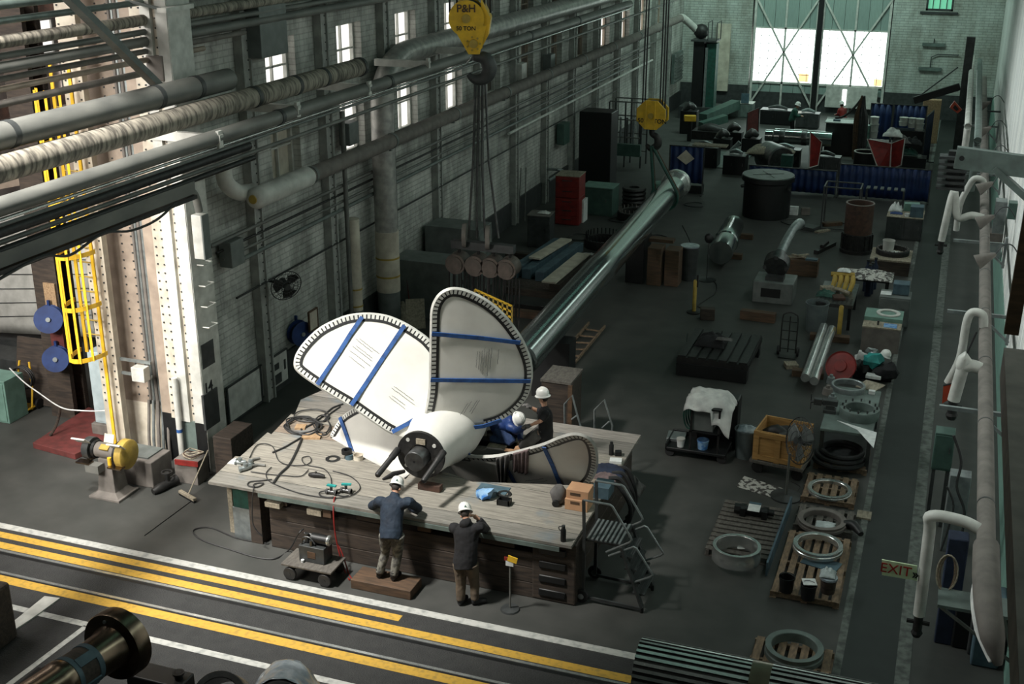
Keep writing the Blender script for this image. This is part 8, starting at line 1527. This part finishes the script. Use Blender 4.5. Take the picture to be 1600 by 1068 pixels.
# rear hook block with green sling on the shaft
yr = 37.6; c_ = PY(1020, 178, yr); rr = .50; cx_ = c_.x; t = thing('hook_block', 'rear yellow fifty ton crane hook block holding the propeller shaft by a green sling', 'hook block', (cx_, yr, PY(1020, 215, yr).z)); o8 = [(rr*math.cos(PI/8+PI/4*k), rr*math.sin(PI/8+PI/4*k)*.98) for k in range(8)]
for d in (-.26, .18): q = MB(); q.plate([(cx_+x, yr+d, c_.z+z) for x, z in o8], (0, 1, 0), .08); q.build('cheek_plate', 'yellow', t, smooth=False, bevel=.015)
for s in (-.17, .12): q = MB(); q.beam((cx_+s, yr-.275, c_.z-.44), (cx_+s, yr-.275, c_.z+.44), .05, .03, up=(0, 1, 0)); q.build('rib', 'yellow', t, smooth=False)
q = MB(); q.cyl((cx_, yr-.2, c_.z), (cx_, yr+.2, c_.z), .42, n=24); q.build('sheave', 'dark_grey', t); q = MB(); q.cyl((cx_, yr-.31, c_.z-.02), (cx_, yr-.26, c_.z-.02), .09, n=14); q.build('centre_pin', 'yellow_dull', t)
text_mesh('50', .19, t, 'load_letters', 'black', (-.32, -.268, c_.z-.18-t.location.z), (PI/2, 0, 0)); text_mesh('TON', .19, t, 'unit_letters', 'black', (.30, -.268, c_.z-.18-t.location.z), (PI/2, 0, 0))
q = MB(); q.tube([(cx_, yr, c_.z-.45), (cx_, yr, c_.z-.62), (cx_+.16, yr, c_.z-.72), (cx_+.2, yr, c_.z-.95), (cx_, yr, c_.z-1.1), (cx_-.17, yr, c_.z-.98)], [.09, .09, .11, .13, .11, .05], 12, smooth=4); q.build('hook', 'black_iron', t)
for dx in (-.34, -.26, .22, .30, .38): q = MB(); q.cyl((cx_+dx, yr, c_.z+.2), (cx_+dx*.9, yr, c_.z+9), .025, n=6); q.build('hoist_rope', 'black', t)
shc = S0+SD*((yr-S0.y)/SD.y)
for k, (w_, m, lab) in enumerate(((-.08, 'green_dark', 'dark green webbing sling from the rear hook around the shaft'), (.14, 'timber_brown', 'brown rope sling beside the green one at the rear hook'))):
    R3 = .43; pts = [Vector((cx_, yr+w_, c_.z-1.0))]+[Vector((shc.x+R3*math.cos(a), yr+w_, shc.z+R3*math.sin(a))) for a in [math.radians(150+24*i) for i in range(11)]]+[Vector((cx_+.05, yr+w_, c_.z-1.0))]
    q = MB(); q.tube(pts, .05 if not k else .025, 6, closed=True); solo(q, 'lifting_sling', m, lab, 'sling')
# ============================================================ RIGHT WALL CLUTTER
p = P(1462, 722); t = cabinet('green_wall_box', 'flat green cabinet standing at the walkway edge under the right wall pipe', 'cabinet', (PY(1465, 700, 21.5).x+.1, 21.5, 0), .34, .35, PY(1465, 670, 21.5).z, 'green_box', 0, 1, None, PY(1465, 728, 21.5).z); t = cabinet('grey_wall_box', 'grey steel box right of the flat green cabinet', 'cabinet', (PY(1478, 735, 20.6).x+.25, 20.6, 0), .35, .3, PY(1478, 735, 20.6).z, 'galv', 0, 0)
yq = 24.6; ps = [PY(a, b, yq) for a, b in ((1474, 602), (1490, 598), (1486, 622), (1472, 630))]; t = thing('red_hose_bracket', 'small red bracket plate hung under the white looped drop pipe', 'bracket', ps[2]); q = MB(); q.plate(ps, (0, 1, 0), .05); q.build('plate', 'orange_red', t, smooth=False); q = MB(); q.tube([ps[0], ps[1], (ps[1].x+.3, yq, 2.75)], .02, 6); q.build('edge', 'black', t)
t = thing('rope_coil', 'tan rope coil hanging below the lagged pipe near the EXIT sign', 'rope', PY(1478, 880, 16.6))
for k in range(4): q = MB(); c_ = PY(1480, 895, 16.7-.03*k); q.tube([c_+Vector(((.10+.015*k)*math.cos(a), .02*math.sin(a*2+k), .30*math.sin(a))) for a in [2*PI*i/18 for i in range(18)]], .012, 6, closed=True); q.build('loop', 'wood_pale' if k % 2 else 'wood_pallet', t)
t = thing('wall_shelf', 'grey green shelf frame on the right wall below the torn pipe end', 'shelf', PY(1510, 935, 16.2)); a = PY(1465, 942, 16.2); q = MB(); q.box((a.x+RX)/2, 16.4, a.z-.04, RX-a.x, .5, .05); q.build('board', 'teal_grey', t, smooth=False)
for x in (a.x+.05, RX-.2): q = MB(); q.beam((x, 16.2, a.z-.05), (RX, 16.2, a.z-.75), .04, .04); q.build('strut', 'pipe_grey', t, smooth=False)
q = MB(); p = PY(1470, 845, 17.5); q.box(p.x+.25, 17.6, 0, .3, .3, p.z+.1); solo(q, 'navy_box', 'navy', 'navy box on the right wall behind the white drop pipe', 'box', bevel=.02)
for k, (px, py, m, s) in enumerate(((1520, 1010, 'dark_grey', (.5, .5, .9)), (1480, 1000, 'black', (.3, .35, .7)), (1560, 1030, 'blue_grey', (.4, .6, 1.1)))): p = P(px, py); q = MB(); q.box(min(p.x+.2, RX-.3), p.y, 0, *s); solo(q, 'wall_bin', m, ['dark grey bin under the right wall shelf', 'black box under the right wall shelf', 'blue grey bin at the lower right edge'][k], 'bin', bevel=.03)
cable('wall_hose', 'black hose hanging among the pipes of the right wall', [PY(1490, 680, 20), PY(1502, 720, 20), PY(1495, 760, 20), PY(1507, 800, 20), PY(1500, 850, 20)], .025); cable('wall_hose', 'thin black cable dropping along the right wall under the grey box', [PY(1480, 760, 19.5), PY(1490, 790, 19.5), PY(1480, 830, 19.5), PY(1470, 860, 19.5)], .018)
yh = 35.5; p = PY(1488, 267, yh); t = thing('unit_heater', 'dark finned unit heater beside the end of the jib arm', 'heater', (p.x, yh, p.z-.5)); 
for k in range(6): q = MB(); q.box(0, 0, .0+.17*k, .75, .5, .08); q.build('fin', 'dark_grey', t, world=False)
q = MB(); q.box(.1, .1, -.05, .5, .3, 1.1); q.box((RX-p.x)/2, .1, .9, RX-p.x, .08, .08); q.build('core', 'black', t, world=False)
yo = 52; ps = [PY(a, b, yo) for a, b in ((1484, 168), (1491, 158), (1503, 172), (1496, 177))]; t = thing('orange_sign', 'orange red tilted sign box on the right wall at the far end', 'sign', ps[3]); q = MB(); q.plate(ps, (0, 1, 0), .2); q.build('box', 'orange_red', t, smooth=False); q = MB(); q.beam(ps[2]+Vector((0, .1, 0)), (RX, yo+.1, ps[2].z), .06, .06); q.build('arm', 'dark_grey', t); q = MB(); q.plate([sum(ps, Vector())/4+(p-sum(ps, Vector())/4)*.5+Vector((0, -.01, 0)) for p in ps], (0, -1, 0), .01); q.build('dark_window', 'black', t, smooth=False)
yj2 = 56; a, b_ = PY(1428, 157, yj2), PY(1500, 135, yj2); t = thing('far_jib', 'dark slanted jib with a tie rod reaching from the right wall over the blue curtains', 'jib', b_); q = MB(); q.beam(a, b_, .2, .3); q.build('boom', 'black', t, smooth=False); q = MB(); q.tube([a+Vector((.2, 0, .2)), PY(1497, 105, yj2)], .03, 6); q.build('tie_rod', 'dark_grey', t); q = MB(); q.box(b_.x+.2, yj2, 0, .35, .35, 5.2); q.build('mast', 'dark_grey', t)
q = MB(); p = PY(1462, 175, 59); q.box(p.x-.2, 59.5, 0, .8, .4, PY(1462, 158, 59).z); solo(q, 'tan_cabinet', 'wood', 'tan cabinet at the right of the blue curtains by the back wall', 'cabinet', bevel=.02)
p = PY(1450, 70, 65.8); 
for k, (px, py) in enumerate(((1459, 70), (1453, 108))): p = PY(px, py, 65.9); t = thing('wall_lamp', ['upper flat lamp bar on the back wall right of the big door', 'lower flat lamp bar on the back wall with a bent conduit'][k], 'lamp', p); q = MB(); q.box(0, 0, -.08, 1.1, .14, .16); q.build('bar', 'teal_grey', t, world=False); q = MB(); q.tube([(0, 0, .05), (0, 0, .6), (.3, 0, .75), (1.3, 0, .75)] if k else [(0, 0, .05), (0, 0, .3)], .03, 6); q.build('conduit', 'dark_grey', t, world=False)
p = PX(1340+240, 340, RX-.1); q = MB(); q.box(RX-.1, p.y, p.z, .2, .35, .4); solo(q, 'junction_box', 'green_box', 'small green junction box on the white boards of the right wall', 'box', bevel=.01)
yz = PX(1556, 400, RX-.15).y; t = thing('grey_duct', 'grey duct elbow on the white boards above the runway girder', 'duct', PX(1556, 470, RX-.2)); q = MB(); q.box(RX-.2, yz, PX(1556, 500, RX-.2).z, .3, .5, 1.6); q.build('duct', 'galv', t, smooth=False); q = MB(); q.box(RX-.25, yz, PX(1556, 372, RX-.2).z, .4, .6, .3); q.build('cap', 'pipe_taupe', t, smooth=False)

# dark machines crowding the work cells
for k, (px, py, y, w_, d, m, lab) in enumerate(((1215, 178, 62, 1.6, .8, 'black', 'dark workbench left of the person in teal by the big door'), (1262, 188, 61.5, 1.1, .7, 'dark_grey', 'dark grey workbench right of the person in teal'), (1100, 232, 51, 1.3, .8, 'black', 'black bench at the aisle behind the screen with the diamond sheet'), (1150, 245, 50, .9, .9, 'black', 'black block at the aisle left of the round vessel'), (1290, 248, 51, 1.2, .6, 'dark_grey', 'dark grey bench below the far horizontal shaft'), (1225, 236, 52, 1.4, .6, 'black', 'black bench behind the beige tarp'))):
    p = PY(px, py, y); cabinet('machine_bench', lab, 'bench', (p.x, y, 0), w_, d, max(.7, p.z+.1), m, 0, 2, 'steel_dark')
    q = MB(); q.tube([(p.x-w_*.3, y, max(.7, p.z+.1)+.09), (p.x, y, max(.7, p.z+.1)+.16), (p.x+w_*.3, y-.1, max(.7, p.z+.1)+.09)], [.05, .1, .06], 8, smooth=3); solo(q, 'machine_part', 'galv' if k % 2 else 'steel_dark', 'machine part lying on the '+lab.split(' ', 1)[1][:40].rsplit(' ', 1)[0] if 0 else ['long metal part on the bench left of the person in teal', 'metal part on the bench right of the person in teal', 'metal part on the black bench behind the diamond screen', 'metal part on the black block left of the round vessel', 'metal part on the bench below the far horizontal shaft', 'metal part on the bench behind the beige tarp'][k], 'part')
for k, (px, py) in enumerate(((1010, 352), (1025, 372), (905, 372), (965, 345), (1085, 322), (1240, 350), (1330, 290))):
    c_ = P(px, py); r_ = .3+.05*(k % 3); q = MB(); q.tube([c_+Vector((r_*math.cos(a)*(1+.15*math.sin(3*a+k)), r_*math.sin(a), .02+.01*k)) for a in [2*PI*i/16 for i in range(16)]], .02, 6, closed=True, smooth=2); solo(q, 'floor_cable', 'black', 'loop of black cable on the floor '+['under the propeller shaft near its crib', 'beside the shaft crib', 'at the end of the slate blue beams', 'by the smaller studded ring', 'before the black crate of the diamond screen', 'below the long blue curtain', 'by the slatted rack'][k], 'cable')
